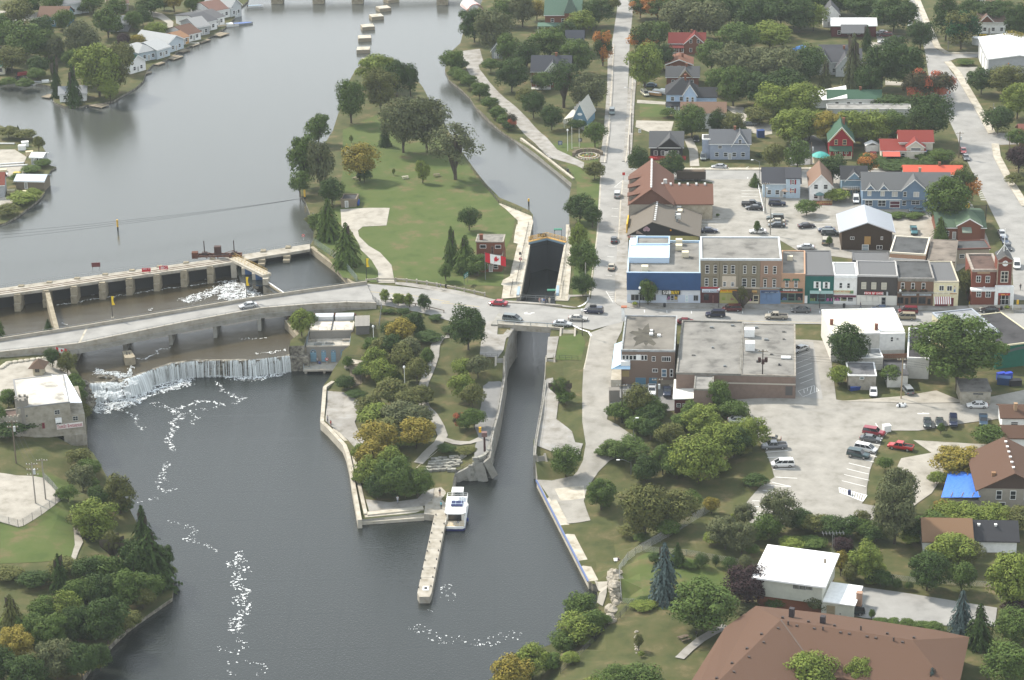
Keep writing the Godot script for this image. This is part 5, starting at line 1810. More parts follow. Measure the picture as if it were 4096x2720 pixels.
	one(func(q):tube(q,v3(lb.x,lb.y,.02),v3(lb.x,lb.y,.25),.22,.22,10),"orange_lamp",pl(.75,.32,.03,.4),b.n)
	for k in 10:
		rvent(b,b.w*split+.6,1.5+k*b.d*.09,apex-.05)
	for q in [[.66,.52],[.66,.42],[.68,.3],[.66,.62]]:
		vent(b,b.w*q[0],b.d*q[1],apex-(apex-eave)*.45,.3,1.,M.steel)
	unit(b,b.w*.7,b.d*.36,apex-1.2,v3(1.2,1.4,1.2),pl(.5,.5,.48,.6))
	unit(b,b.w*.66,b.d*.85,eave+.9,v3(3.,1.2,2.),cream_box)
	unit(b,b.w*.68,b.d*.98,eave+.9,v3(1.5,1.3,1.5),M.steel)
	bs(-1.,-.7,eave-1.4,eave+1.2,-b.d*.72,-b.d*.3,"yellow_sign",pl(.68,.40,.01,.6),b.n)
	var red_brown=gn(.150,.075,.052,T.shingle,6.)
	var e1=at(p(2517,818),5.2)
	b=Bld.new()
	b.n=thing("dormer_hall","brown roofed hall with three dormers on the street side and a long rear wing","building",v3(e1.x,0,e1.z))
	frame_from(b.n,e1,e1+v3(10,0,.7))
	b.w=(b.n.basis.inverse()*(at(p(2691,701),5.)-b.n.position)).x
	b.d=absf((b.n.basis.inverse()*(at(p(2607,648),9.)-b.n.position)).z)
	wall(b,0,b.w,.0,b.d,0,5.2,gn(.30,.27,.22,T.paint,9.))
	gable(b,0,b.w,.0,b.d,5.2,4.4,false,red_brown,red_brown,.4)
	for k in 3:
		var dz=b.d*(.14+.28*k)
		one(func(q):slab(q,v3(-.6,6.9,-dz+1.6),v3(b.w*.32,7.9,-dz+1.6),v3(b.w*.32,7.9,-dz-1.6),v3(-.6,6.9,-dz-1.6)),"dormer_roof",red_brown,b.n)
		bs(-.2,b.w*.25,5.,6.85,-dz-1.3,-dz+1.3,"dormer",gn(.24,.21,.17,T.paint,9.),b.n)
	for k in 19:
		rvent(b,b.w*.5,1.+k*(b.d-2.)/18.,9.75)
	var wx=(b.n.basis.inverse()*(at(p(2850,814),4.6)-b.n.position))
	var wf=(b.n.basis.inverse()*(at(p(2849,732),7.6)-b.n.position))
	wall(b,b.w-1.,wx.x,-wx.z,-wf.z+3.,0,4.6,gn(.42,.37,.29,T.conc,9.),"wing_wall")
	var ws=mk()
	slab(ws,v3(b.w*.6,4.5,wx.z+.4),v3(wx.x+.3,4.5,wx.z+.4),v3(wx.x+.3,7.4,wf.z),v3(b.w*.6,7.4,wf.z))
	slab(ws,v3(b.w*.6,6.,wf.z-4.),v3(wx.x+.3,6.,wf.z-4.),v3(wx.x+.3,7.4,wf.z),v3(b.w*.6,7.4,wf.z))
	put(ws,"wing_roof",red_brown,b.n)
	for k in 6:
		var vx=lerpf(b.w*.75,wx.x-2.,k/5.)
		bs(vx-.3,vx+.3,7.2,7.75,wf.z+.2,wf.z+.8,"roof_vent",M.white,b.n)
	vent(b,b.w*.82,-wf.z+1.,7.,.55,1.4,pl(.45,.45,.43,.6))
	var fs=at(p(2729,818),3.)
	stair("fire_stairs","grey wooden outside stairs behind the brown halls",v3(fs.x,4.,fs.z),g(p(2773,862)),1.6,14,M.timber)
	var tr=thing("tanker_trailer","long dark bus shaped trailer parked beside the brown wing","trailer",gp(p(2706,727)))
	frame_from(tr,gp(p(2706,727)),gp(p(2823,727)))
	var tl=gp(p(2706,727)).distance_to(gp(p(2823,727)))
	bs(0,tl,.7,3.,-2.4,0,"body",pl(.06,.045,.035,.6),tr)
	bs(.2,tl-.4,3.,3.12,-2.3,-.1,"roof",gn(.13,.10,.075,T.wood,4.),tr)
	for x in [2.,tl-3.,tl-1.8]:
		for z in [-2.2,-.15]:
			one(func(q):tube(q,v3(x,.48,z-.12),v3(x,.48,z+.12),.48,.48,12),"wheel",M.iron,tr)
func rvent(b,x,d,y):
	if not cache.has("ridge_vent"):
		var st=mk()
		span(st,-.2,.2,0,.38,-.2,.2)
		span(st,-.28,.28,.38,.46,-.28,.28)
		st.generate_normals()
		cache["ridge_vent"]=st.commit()
	put(cache["ridge_vent"],"ridge_vent",M.white,b.n).position=v3(x,y,-d)
func south_side():
	aligned=true
	var tar=gn(.235,.225,.205,T.tar,26.)
	var wet=gn(.20,.185,.16,T.tar,40.)
	var brick=gn(.20,.15,.12,T.brick,5.)
	var b=blk("corner_building","brown brick two storey corner building with flat stained roof and pale blue awning","building",p(2485,1403),p(2700,1406),p(2494,1264),6.6,-2.3)
	var zz=2.3
	wall(b,0,b.w,0,b.d,0,b.h,brick)
	var stn=mk()
	var sp=PackedVector2Array()
	for k in 26:
		var rr=1.+.28*sin(k*2.3)+.2*sin(k*5.1)
		sp.append(v2(b.w*.42+rr*b.w*.24*cos(TAU*k/26.),-b.d*.42+rr*b.d*.26*sin(TAU*k/26.)))
	prism(stn,sp,b.h+.031,b.h+.036)
	put(stn,"roof_stain",gn(.085,.078,.062,T.tar,10.),b.n)
	flr(b,0,b.w,0,b.d,b.h,wet,gn(.34,.36,.38,T.conc,9.),.3)
	wins(b,[pp([2489,1419,2501,1439]),pp([2503,1419,2515,1439]),pp([2517,1420,2530,1440]),pp([2532,1420,2545,1440]),pp([2564,1420,2576,1441]),pp([2577,1420,2589,1441])],null,null,0,0)
	plate(b,p(2545,1419),p(2563,1441),"white_panel",M.white,.0,.05)
	wins(b,[pp([2607,1425,2623,1445])],null,null,0,1)
	wins(b,[pp([2647,1426,2683,1446])],null,null,3,0)
	wins(b,[pp([2609,1475,2632,1489])],null,null,1,0)
	door(b,p(2646,1475),p(2667,1508),M.frame,pl(.10,.17,.24,.4))
	door(b,p(2679,1476),p(2693,1508))
	plate(b,p(2489,1483),p(2517,1507),"shop_panel",pl(.25,.19,.08,.6),.0,.05)
	for q in [pp([2542,1511,2584,1536]),pp([2596,1511,2630,1540])]:
		var v0=loc(b,q[0])
		var v1=loc(b,q[1])
		opening(b.n,v0,v3(v1.x,.05,0),"garage_door",pl(.07,.16,.23,.6),pl(.10,.2,.27,.6),0,3,.12)
	var aw=mk()
	slab(aw,v3(-.1,zz+3.6,1.),v3(-.1,zz+3.6,-b.d*.62),v3(-2.2,zz+2.7,-b.d*.62),v3(-2.2,zz+2.7,1.6),.1)
	slab(aw,v3(-2.2,zz+2.7,1.6),v3(b.w*.17,zz+2.7,1.6),v3(b.w*.17,zz+3.6,.05),v3(-.1,zz+3.6,.05),.1)
	put(aw,"blue_awning",pl(.36,.52,.66,.6),b.n)
	plate(b,p(2483,1446),p(2520,1464),"white_sign_box",M.white,.05,1.)
	bs(-2.4,.0,.0,zz-.2,-b.d*.6,1.2,"porch",M.pale,b.n)
	bs(-.9,-.2,b.h-1.,b.h+2.4,-b.d-.2,-b.d+.8,"sign_tower",M.white,b.n)
	bs(-1.,.4,b.h+2.4,b.h+2.6,-b.d-.3,-b.d+1.,"sign_cap",pl(.30,.10,.05,.7),b.n)
	for u in [[.53,.45,.9],[.53,.55,.7],[.68,.42,.8]]:
		unit(b,b.w*u[0],b.d*u[1],b.h,v3(u[2],.5,u[2]),M.white,"roof_hatch")
	bs(b.w*.74,b.w*.98,1.2,1.8,.0,2.6,"back_deck",M.timber,b.n)
	stair("back_stairs","short steps from the brown brick building down to the parked truck",b.n.to_global(v3(b.w*.96,1.7,2.6)),b.n.to_global(v3(b.w*.96,.0,5.4)),1.4,7,M.concrete)
	var mauve=gn(.215,.155,.125,T.paint,10.)
	b=blk("grocery_building","wide single storey building with a huge flat gravel roof and mauve rear wall","building",p(2963,1501),p(3183,1506),p(2948,1295),5.,-.3)
	wall(b,0,b.w,0,b.d,0,b.h,mauve)
	flr(b,0,b.w,0,b.d,b.h,tar,gn(.30,.28,.25,T.conc,9.),.22)
	var gx=(b.n.basis.inverse()*(at(p(2702,1517),5.)-b.n.position)).x
	var gz=(b.n.basis.inverse()*(at(p(2855,1509),5.)-b.n.position))
	var gz2=(b.n.basis.inverse()*(at(p(2775,1551),5.)-b.n.position))
	wall(b,gx,-.01,.0,b.d+.8,0,b.h-.02,mauve,"west_wing")
	flr(b,gx,-.01,.0,b.d+.8,b.h+.02,tar,gn(.22,.215,.20,T.conc,9.),.35)
	wall(b,gz2.x,gz.x,gz2.z*-1.,-.02,-.0,b.h-.5,mauve,"rear_wing")
	flr(b,gz2.x,gz.x,-gz2.z,-.02,b.h-.45,gn(.27,.26,.24,T.tar,20.),gn(.22,.215,.20,T.conc,9.),.2)
	wall(b,gz.x,b.w+.02,-.06,.0,b.h*.60,b.h*.66,pl(.42,.38,.32,.7),"pale_band")
	for u in [[.09,.75,2.4],[.11,.48,2.2]]:
		unit(b,b.w*u[0]+.5,b.d*u[1],b.h,v3(u[2],2.,1.9),M.white)
	unit(b,b.w*.82,b.d*.33,b.h,v3(2.2,.5,1.1),M.white,"roof_hatch")
	for q in [[-.2,.95],[.25,.92],[.45,.68],[.78,.85],[.78,.7],[.3,.25],[-.55,.5],[-.9,.35],[-.6,.9],[.55,.4],[-.3,.15],[.7,.2]]:
		unit(b,b.w*q[0],b.d*q[1],b.h,v3(rng.randf_range(.4,1.),.4,rng.randf_range(.4,.9)),[M.steel,M.iron,tar][rng.randi() % 3],"roof_fitting")
	var cl=gn(.30,.29,.27,T.conc,8.)
	plate(b,p(3142,1545),p(3170,1582),"recess_shade",pl(.10,.09,.085,.8),.0,.05)  # no hollow is cut: a flat plate carries the recess shade as colour
	var vm=thing("vending_machine","blue drinks machine standing against the mauve rear wall","vending machine",g(p(3149,1582)))
	frame_from(vm,g(p(3143,1582)),g(p(3155,1583)))
	bs(-.5,.5,0,1.85,-.8,0,"cabinet",pl(.02,.06,.22,.4),vm)
	bs(-.42,.2,.5,1.75,.0,.04,"front_panel",pl(.04,.12,.42,.3),vm)
	var vt=words(vm,"pepsi",v3(-.1,1.1,.06),.42,M.paint,1.1)
	vt.rotation.z=PI/2
	bs(.26,.42,1.,1.5,.0,.03,"coin_panel",M.steel,vm)
	b=blk("lean_to","small white roofed lean to with a dark red gable behind the brick building","shed",p(2698,1592),p(2756,1593),p(2700,1520),1.2,-1.9)
	wall(b,0,b.w,0,b.d,0,b.h-.4,pl(.10,.03,.03,.7))
	one(func(q):slab(q,v3(-.4,b.h,.6),v3(b.w+1.6,b.h+.3,.6),v3(b.w+1.6,b.h+.5,-b.d),v3(-.4,b.h+.2,-b.d),.2),"roof",gn(.72,.71,.66,T.paint,8.),b.n)
	aws(b,.3,b.w-.3,[.9],2,1.,.9)
	var cream=gn(.62,.60,.55,T.paint,9.)
	b=blk("white_roofed_building","white roofed building with two gables and a wooden rear balcony","building",p(3326,1339),p(3621,1332),p(3317,1240),6.6,-.2)
	wall(b,0,b.w,0,b.d,0,b.h,cream)
	var hw=b.w*.655
	flr(b,0,hw,0,b.d,b.h,gn(.60,.57,.48,T.paint,14.),M.white,.2,.2)
	flr(b,hw+.01,b.w,1.2,b.d,b.h+.05,gn(.82,.82,.81,T.paint,14.),M.white,.15,.2)
	wall(b,hw,b.w,-.1,.0,b.h-4.2,b.h,M.white,"white_back")
	chimney(b,b.w*.055,b.d*.4,b.h,b.h+1.2,gn(.22,.10,.07,T.brick,4.))
	chimney(b,b.w*.63,b.d*.15,b.h,b.h+1.4,gn(.22,.10,.07,T.brick,4.))
	wins(b,[pp([3464,1354,3473,1372]),pp([3585,1350,3594,1362])],M.frame,null,1,1,.1)
	door(b,p(3561,1347),p(3573,1367),M.frame,null,.1)
	bs(hw,b.w,b.h-5.4,b.h-5.1,.1,3.,"balcony_deck",M.timber,b.n)
	var bx=mk()
	for k in 13:
		var x=lerpf(hw+.05,b.w-.05,k/12.)
		span(bx,x-.06,x+.06,b.h-5.1,b.h-4.1,2.9,3.)
	span(bx,hw,b.w,b.h-4.15,b.h-4.,2.88,3.02)
	for k in 4:
		span(bx,hw,b.w,b.h-5.+k*.23,b.h-4.86+k*.23,2.92,2.98)
	put(bx,"balcony_rail",gn(.24,.12,.08,T.wood,4.),b.n)
	wall(b,b.w*.3,hw,-5.6,-.1,0,3.,cream,"rear_addition")
	flr(b,b.w*.3,hw,-5.6,-.1,3.,gn(.30,.31,.31,T.tar,14.),M.white,.12,.2)
	vent(b,b.w*.5,-2.6,3.,.25,2.6,M.steel)
	wall(b,hw+.02,b.w+.1,-6.6,-.12,0,1.1,pl(.1,.1,.1,.8),"dark_addition")
	one(func(q):slab(q,v3(hw+.05,1.,6.8),v3(b.w+.1,1.,6.8),v3(b.w+.1,1.5,.12),v3(hw+.05,1.5,.12)),"dark_roof",gn(.055,.05,.052,T.shingle,5.),b.n)
	b=blk("yard_shed","grey roofed block shed with a small green window in the back yard","shed",p(3394,1501),p(3505,1502),p(3405,1448),3.,-.3)
	wall(b,0,b.w,0,b.d,0,b.h,gn(.33,.31,.27,T.conc,8.))
	flr(b,-.1,b.w+.1,-.1,b.d,b.h,gn(.16,.16,.165,T.tar,14.),M.white,.08)
	wins(b,[pp([3439,1507,3456,1517])],null,pl(.05,.10,.09,.4),0,0)
	b=blk("yard_shed","dark roofed white shed behind a bush in the back yard","shed",p(3550,1499),p(3632,1499),p(3546,1452),2.6,-.3)
	wall(b,0,b.w,0,b.d,0,b.h,cream)
	flr(b,-.1,b.w+.1,-.1,b.d,b.h,gn(.10,.10,.105,T.tar,14.),gn(.10,.10,.105,T.tar,14.),.08)
	b=blk("black_roofed_building","flat black roofed building with white far parapet beside the great tree","building",p(3629,1432),p(3717,1436),p(3621,1312),4.6,-.2)
	wall(b,0,b.w,0,b.d,0,b.h,cream)
	flr(b,0,b.w,0,b.d,b.h,gn(.048,.045,.047,T.tar,14.),M.white,.2)
	b=blk("grey_roofed_building","flat grey roofed building rising behind the great tree","building",p(3835,1346),p(3998,1329),p(3791,1247),6.,-.2)
	wall(b,0,b.w,0,b.d,0,b.h,gn(.55,.50,.36,T.paint,8.))
	flr(b,0,b.w,0,b.d,b.h,gn(.29,.30,.315,T.tar,18.),gn(.35,.38,.42,T.paint,9.),.25)
	b=blk("green_walled_building","black roofed building with a dark green rear wall and cream trim","building",p(3989,1387),p(4164,1364),p(3983,1253),5.6,-.2)
	wall(b,0,b.w,0,b.d,0,b.h,gn(.015,.115,.075,T.paint,10.))
	flr(b,0,b.w,0,b.d,b.h,gn(.062,.060,.062,T.tar,24.),pl(.6,.55,.38,.7),.2,.2)
	one(func(q):extrude_xy(q,PackedVector2Array([v2(1.2,b.h-2.2),v2(4.5,b.h-1.5),v2(9.,b.h-1.2),v2(9.,b.h-.6),v2(5.,b.h-.8),v2(2.4,b.h-1.3)]),.0,.06),"grey_swoosh",pl(.08,.09,.09,.7),b.n)
	b=blk("block_garage","small grey block garage with a flat roof and a dark vent slot","garage",p(3845,1564),p(3964,1564),p(3830,1514),2.9,-.4)
	wall(b,0,b.w,0,b.d,0,b.h,gn(.36,.34,.29,T.conc,8.))
	flr(b,-.15,b.w+.15,-.15,b.d,b.h,gn(.20,.19,.175,T.tar,12.),gn(.20,.19,.175,T.tar,12.),.06)
	wins(b,[pp([3893,1572,3912,1578]),pp([3913,1572,3932,1579])],pl(.12,.12,.11,.7),null,3,1)
	var brown=gn(.115,.066,.045,T.shingle,6.)
	b=hsa("small_house","small white house with a dark brown roof at the end of the back lane",p(4006,1721),p(4117,1723),7.,3.2)
	wall(b,0,b.w,0,b.d,0,b.h,M.white)
	gable(b,0,b.w,0,b.d,b.h,1.3,true,brown,M.white,.5)
	aws(b,.8,4.6,[1.2],1,1.6,1.)
	chimney(b,b.w*.5,b.d*.3,3.4,5.6,gn(.4,.28,.18,T.brick,4.))
	b=hsa("small_house","small white outbuilding with a brown roof beside the gravel drive",p(4014,1798),p(4117,1807),6.,3.)
	wall(b,0,b.w,0,b.d,0,b.h,M.white)
	gable(b,0,b.w,0,b.d,b.h,1.4,true,brown,M.white,.5)
	b=hsa("tarp_house","tall grey house with a broad brown gable roof",p(3912,2049),p(4192,2082),17.,5.4)
	wall(b,0,b.w,0,b.d,0,b.h,gn(.30,.27,.225,T.paint,9.))
	gable(b,0,b.w,0,b.d,b.h,3.6,false,brown,pl(.07,.045,.035,.8),.8)
	aws(b,2.6,b.w-2.6,[3.],3,1.2,2.)
	aws(b,2.4,7.,[.4],1,1.4,2.)
	for k in 6:
		rvent(b,b.w*.5,2.+k*2.6,b.h+3.55)
	chimney(b,b.w*.22,2.5,b.h+.5,b.h+2.4,gn(.30,.18,.10,T.brick,4.))
	b=blk("tarp_shed","low lean to covered by a bright blue tarpaulin held with battens","shed",p(3769,1984),p(3926,2000),p(3791,1879),.9,-2.)
	wall(b,.3,b.w-.1,.3,b.d,0,b.h-.5,gn(.30,.27,.225,T.paint,9.))
	var tp=mk()
	var tn=FastNoiseLite.new()
	tn.seed=5
	tn.frequency=.6
	for i in 24:
		for j in 20:
			var q=func(a,c): return v3(b.w*a/24.-.2,b.h-.2+.9*a/24.+.10*tn.get_noise_2d(a*.5,c*1.4),-b.d*c/20.+.3)
			quad(tp,q.call(i,j),q.call(i+1,j),q.call(i+1,j+1),q.call(i,j+1))
	put(tp,"blue_tarp",pl(.055,.17,.58,.35),b.n)
	for k in 3:
		for e in [.0,.82]:
			var bt=mk()
			var x=b.w*(.22+.27*k)
			beam(bt,v3(x,b.h-.05+.9*x/b.w,-b.d*e),v3(x+.15,b.h-.05+.9*x/b.w,-b.d*(e+.16)),.16,.1)
			put(bt,"batten",M.timber,b.n)
	b=blk("church_hall","two storey hall with a blinding white sloping roof and brick ground floor","hall",p(3024,2304),p(3290,2340),p(3024,2181),4.,-2.6)
	b.d=b.d*.92
	var sid=gn(.60,.60,.52,T.paint,9.)
	wall(b,0,b.w,0,b.d,2.6,b.h-.3,sid,"upper_wall")
	wall(b,.2,b.w-.2,.3,b.d,0,2.6,gn(.22,.085,.045,T.brick,5.),"brick_wall")
	var rib=mk()
	for k in 52:
		var x=lerpf(.1,b.w-.1,k/51.)
		span(rib,x-.03,x+.03,2.65,b.h-.5,.0,.05)
	put(rib,"siding_ribs",pl(.48,.48,.42,.7),b.n)
	one(func(q):slab(q,v3(-.7,b.h,.7),v3(b.w+.7,b.h,.7),v3(b.w+.7,b.h+.7,-b.d-.7),v3(-.7,b.h+.7,-b.d-.7),.35),"roof",gn(.84,.83,.82,T.paint,20.),b.n)
	wins(b,[pp([3173,2328,3198,2357]),pp([3199,2330,3224,2360]),pp([3225,2332,3250,2361])],pl(.2,.2,.2,.6),null,0,0)
	wins(b,[pp([3164,2379,3177,2400]),pp([3190,2381,3203,2403])],pl(.2,.16,.13,.6),null,0,0,-.28)
	vent(b,b.w*.9,b.d*.7,b.h+.5,.2,.8,M.timber)
	wall(b,b.w+.02,b.w+6.,-.4,6.5,.0,3.6,sid,"porch_wing")
	one(func(q):slab(q,v3(b.w+.3,3.7,.9),v3(b.w+6.4,3.7,.9),v3(b.w+6.4,4.,-6.8),v3(b.w+.3,4.,-6.8)),"porch_roof",M.white,b.n)
	opening(b.n,v3(b.w+1.,.2,.41),v3(b.w+2.6,2.8,.41),"door",pl(.30,.24,.15,.6),pl(.36,.3,.2,.6),0,1,.14)
	chimney(b,b.w+6.6,2.,.0,5.,gn(.40,.26,.19,T.brick,4.),1.)
	b=hsa("hidden_house","dark roofed house half hidden by the garden trees",p(3695,2223),p(4075,2248),9.,3.4)
	wall(b,0,b.w*.5,0,b.d,0,b.h,M.white)
	gable(b,0,b.w*.5,0,b.d,b.h,2.6,true,gn(.24,.145,.085,T.shingle,6.),M.white,.5)
	wall(b,b.w*.5,b.w,2,b.d,0,b.h-.6,M.white)
	gable(b,b.w*.5,b.w,2,b.d,b.h-.6,2.4,true,gn(.055,.055,.06,T.shingle,6.),M.white,.5)
	rvent(b,b.w*.6,4.4,b.h+1.2)
	rvent(b,b.w*.78,4.4,b.h+1.2)
	var big=gn(.125,.072,.048,T.shingle,7.)
	var r0=at(p(3123,2479),6.2)
	var r1=at(p(3640,2557),6.2)
	var bo=thing("lodge","sprawling low lodge under a huge brown shingle hip roof with many vents","building",v3(r0.x,-2.,r0.z))
	frame_from(bo,r0,r1)
	b=Bld.new()
	b.n=bo
	var inv=bo.basis.inverse()
	var L2=func(q,e): return inv*(at(q,e)-bo.position)
	var eave=5.
	var e_l=L2.call(p(3024,2423),3.)
	var e_a=L2.call(p(3293,2452),3.)
	var e_b=L2.call(p(3447,2474),3.)
	var e_c=L2.call(p(3589,2496),3.)
	var e_d=L2.call(p(3743,2519),3.)
	var e_r=L2.call(p(3878,2548),3.)
	var n_r=L2.call(p(3852,2719),3.)
	n_r.z+=6.
	var q0=L2.call(p(3123,2479),6.2)
	var q1=L2.call(p(3650,2560),6.2)
	var w0=L2.call(p(2900,2509),3.)
	var w1=L2.call(p(2839,2633),3.)
	var w2=L2.call(p(2768,2719),3.)
	var w3=L2.call(p(2920,2679),6.2)
	var q2=q0+(w3-q0)*1.3
	var rf=mk()
	for seg in [[e_l,e_a],[e_a,e_b],[e_b,e_c],[e_c,e_d],[e_d,e_r]]:
		var t0=clampf((seg[0].x-q0.x)/(q1.x-q0.x),0,1)
		var t1=clampf((seg[1].x-q0.x)/(q1.x-q0.x),0,1)
		slab(rf,seg[0],seg[1],q0.lerp(q1,t1),q0.lerp(q1,t0))
	slab(rf,e_l,w0,q2,q0)
	slab(rf,w0,w2,q2+(q2-q0)*.4,q2)
	var n_l=v3(q0.x+10.,5.,n_r.z)
	tri(rf,q1,e_r,n_r)
	slab(rf,q0,q1,n_r,n_l)
	slab(rf,q0,n_l,v3(q2.x+14,5.,n_r.z+8),q2)
	put(rf,"roof",big,bo)
	var wl=mk()
	for seg in [[e_r,n_r],[e_a,e_r],[w2,e_l],[n_l,n_r]]:
		var a=seg[0].lerp(q0.lerp(q1,.5),.05)
		var c=seg[1].lerp(q0.lerp(q1,.5),.05)
		quad(wl,a,c,v3(c.x,-.5,c.z),v3(a.x,-.5,a.z))
	put(wl,"wall",gn(.16,.075,.05,T.brick,5.),bo)
	one(func(q):beam(q,q0+v3(0,.05,0),n_l+v3(0,.1,0),.25,.06),"valley_flashing",pl(.10,.075,.06,.7),bo)
	for k in 16:
		var vmz=mk()
		var c=q0.lerp(q1,k/15.)+v3(0,-.35,.9 if k % 3 else -1.4)
		if k % 4==1:
			tube(vmz,c,c+v3(0,.8,0),.16,.16,8)
		else:
			span(vmz,c.x-.22,c.x+.22,c.y-.2,c.y+.3,c.z-.2,c.z+.2)
		put(vmz,"roof_vent",pl(.06,.045,.04,.6),bo)
	for k in 8:
		var vmz=mk()
		var c=q0.lerp(q2,(k+1)/9.)+v3(-.9 if k % 2 else .8,-.3,0)
		span(vmz,c.x-.2,c.x+.2,c.y-.2,c.y+.3,c.z-.2,c.z+.2)
		put(vmz,"roof_vent",pl(.06,.045,.04,.6),bo)
	for q in [[p(3167,2458),1.3],[p(3291,2494),1.5]]:
		var c=L2.call(q[0],5.4)
		bs(c.x-.45,c.x+.45,c.y-.4,c.y+q[1],c.z-.45,c.z+.45,"chimney",pl(.035,.028,.03,.6),bo)
	powerhouse()
	b=blk("riverside_restaurant","grey block restaurant on the river edge with pale roof and red lettered sign","restaurant",p(71,1632),p(281,1608),p(62,1518),3.6,-8.8)
	var gr=gn(.33,.31,.265,T.conc,9.)
	b.w=loc(b,p(339,1660)).x
	var wr2=loc(b,p(280,1618)).x
	wall(b,0,wr2,0,b.d,4.4,b.h,gr)
	wall(b,wr2-.02,b.w,-.02,b.d*.98,4.4,b.h-3.2,gr,"terrace_wall")
	flr(b,0,wr2,0,b.d,b.h,gn(.55,.52,.46,T.tar,22.),pl(.2,.2,.2,.6),.12)
	one(func(q):slab(q,v3(wr2+.1,b.h+.12,.4),v3(b.w-.4,b.h-.2,.4),v3(b.w-2.4,b.h-.2,-b.d-.2),v3(wr2-2.8,b.h+.12,-b.d-.2),.2),"white_canopy",pl(.80,.82,.86,.5),b.n)
	wall(b,wr2-2.,b.w,-.1,b.d,.0,4.4,gr,"river_wall")
	for x in [.2,.55,.9]:
		var px=lerpf(wr2-1.5,b.w-.3,x)
		wall(b,px-.25,px+.25,-.4,-.1,.0,4.4,gr,"buttress")
	one(func(q):prism(q,PackedVector2Array([v2(wr2-2.,.1),v2(b.w+.4,.1),v2(b.w+.2,2.4),v2(wr2-1.,3.2)]),-1.,.4),"footing",M.tan,b.n)
	wins(b,[pp([217,1641,241,1656]),pp([221,1679,247,1696]),pp([290,1666,314,1681])],pl(.4,.4,.38,.6),null,1,1)
	wins(b,[pp([103,1659,112,1668]),pp([102,1698,122,1714])],pl(.2,.2,.18,.6),null,0,0)
	door(b,p(167,1691),p(180,1713),pl(.2,.04,.05,.6),pl(.12,.02,.03,.6))
	var s0=loc(b,p(227,1707),.2)
	var s1=loc(b,p(331,1690),.2)
	var sg=mk()
	var tilt=atan2(s1.y-s0.y,s1.x-s0.x)
	box(sg,Vector3.ZERO,v3((s1-s0).length(),1.15,.12))
	var so=put(sg,"sign_board",pl(.7,.66,.62,.6),b.n)
	so.position=(s0+s1)/2+v3(0,-.2,.1)
	so.rotation.z=tilt*.0
	words(so,"Family Restaurant",v3(0,0,.08),.85,pl(.30,.02,.05,.6),(s1-s0).length()*.95,true)
	unit(b,wr2*.75,-.6,b.h-4.4,v3(1.4,1.,1.),M.white,"air_conditioner")
	one(func(q):tube(q,v3(1.,6.,-1.4),v3(1.,b.h+1.6,-1.4),1.5,1.5,14),"stub_tower",gn(.26,.25,.225,T.brick,5.),b.n)
	for k in 7:
		var cm=mk()
		var an=TAU*k/7.
		box(cm,v3(1.+1.35*cos(an),b.h+1.85,-1.4+1.35*sin(an)),v3(.5,.5,.5))
		put(cm,"merlon",gn(.26,.25,.225,T.brick,5.),b.n)
	wall(b,-4.6,-.02,-.4,4.5,3.,b.h-2.2,gr,"low_wing")
	flr(b,-4.6,-.02,-.4,4.5,b.h-2.2,gn(.14,.10,.085,T.tar,9.),gr,.35)
	for k in 6:
		one(func(q):box(q,v3(-4.2+k*.85,b.h-1.7,.2),v3(.45,.4,.4)),"merlon",gr,b.n)
	b=hsa("kiosk","little kiosk with a brown pyramid roof in the restaurant yard",p(127,1505),p(177,1501),3.6,2.2,"kiosk")
	wall(b,.3,b.w-.3,.3,b.d-.3,0,b.h,gn(.45,.40,.30,T.paint,6.))
	hip(b,0,b.w,0,b.d,b.h,1.6,gn(.13,.085,.06,T.shingle,5.),.6)
	opening(b.n,v3(.8,1.,-.29),v3(b.w-.8,2.,-.29),"hatch",M.glass,M.timber,1,0)
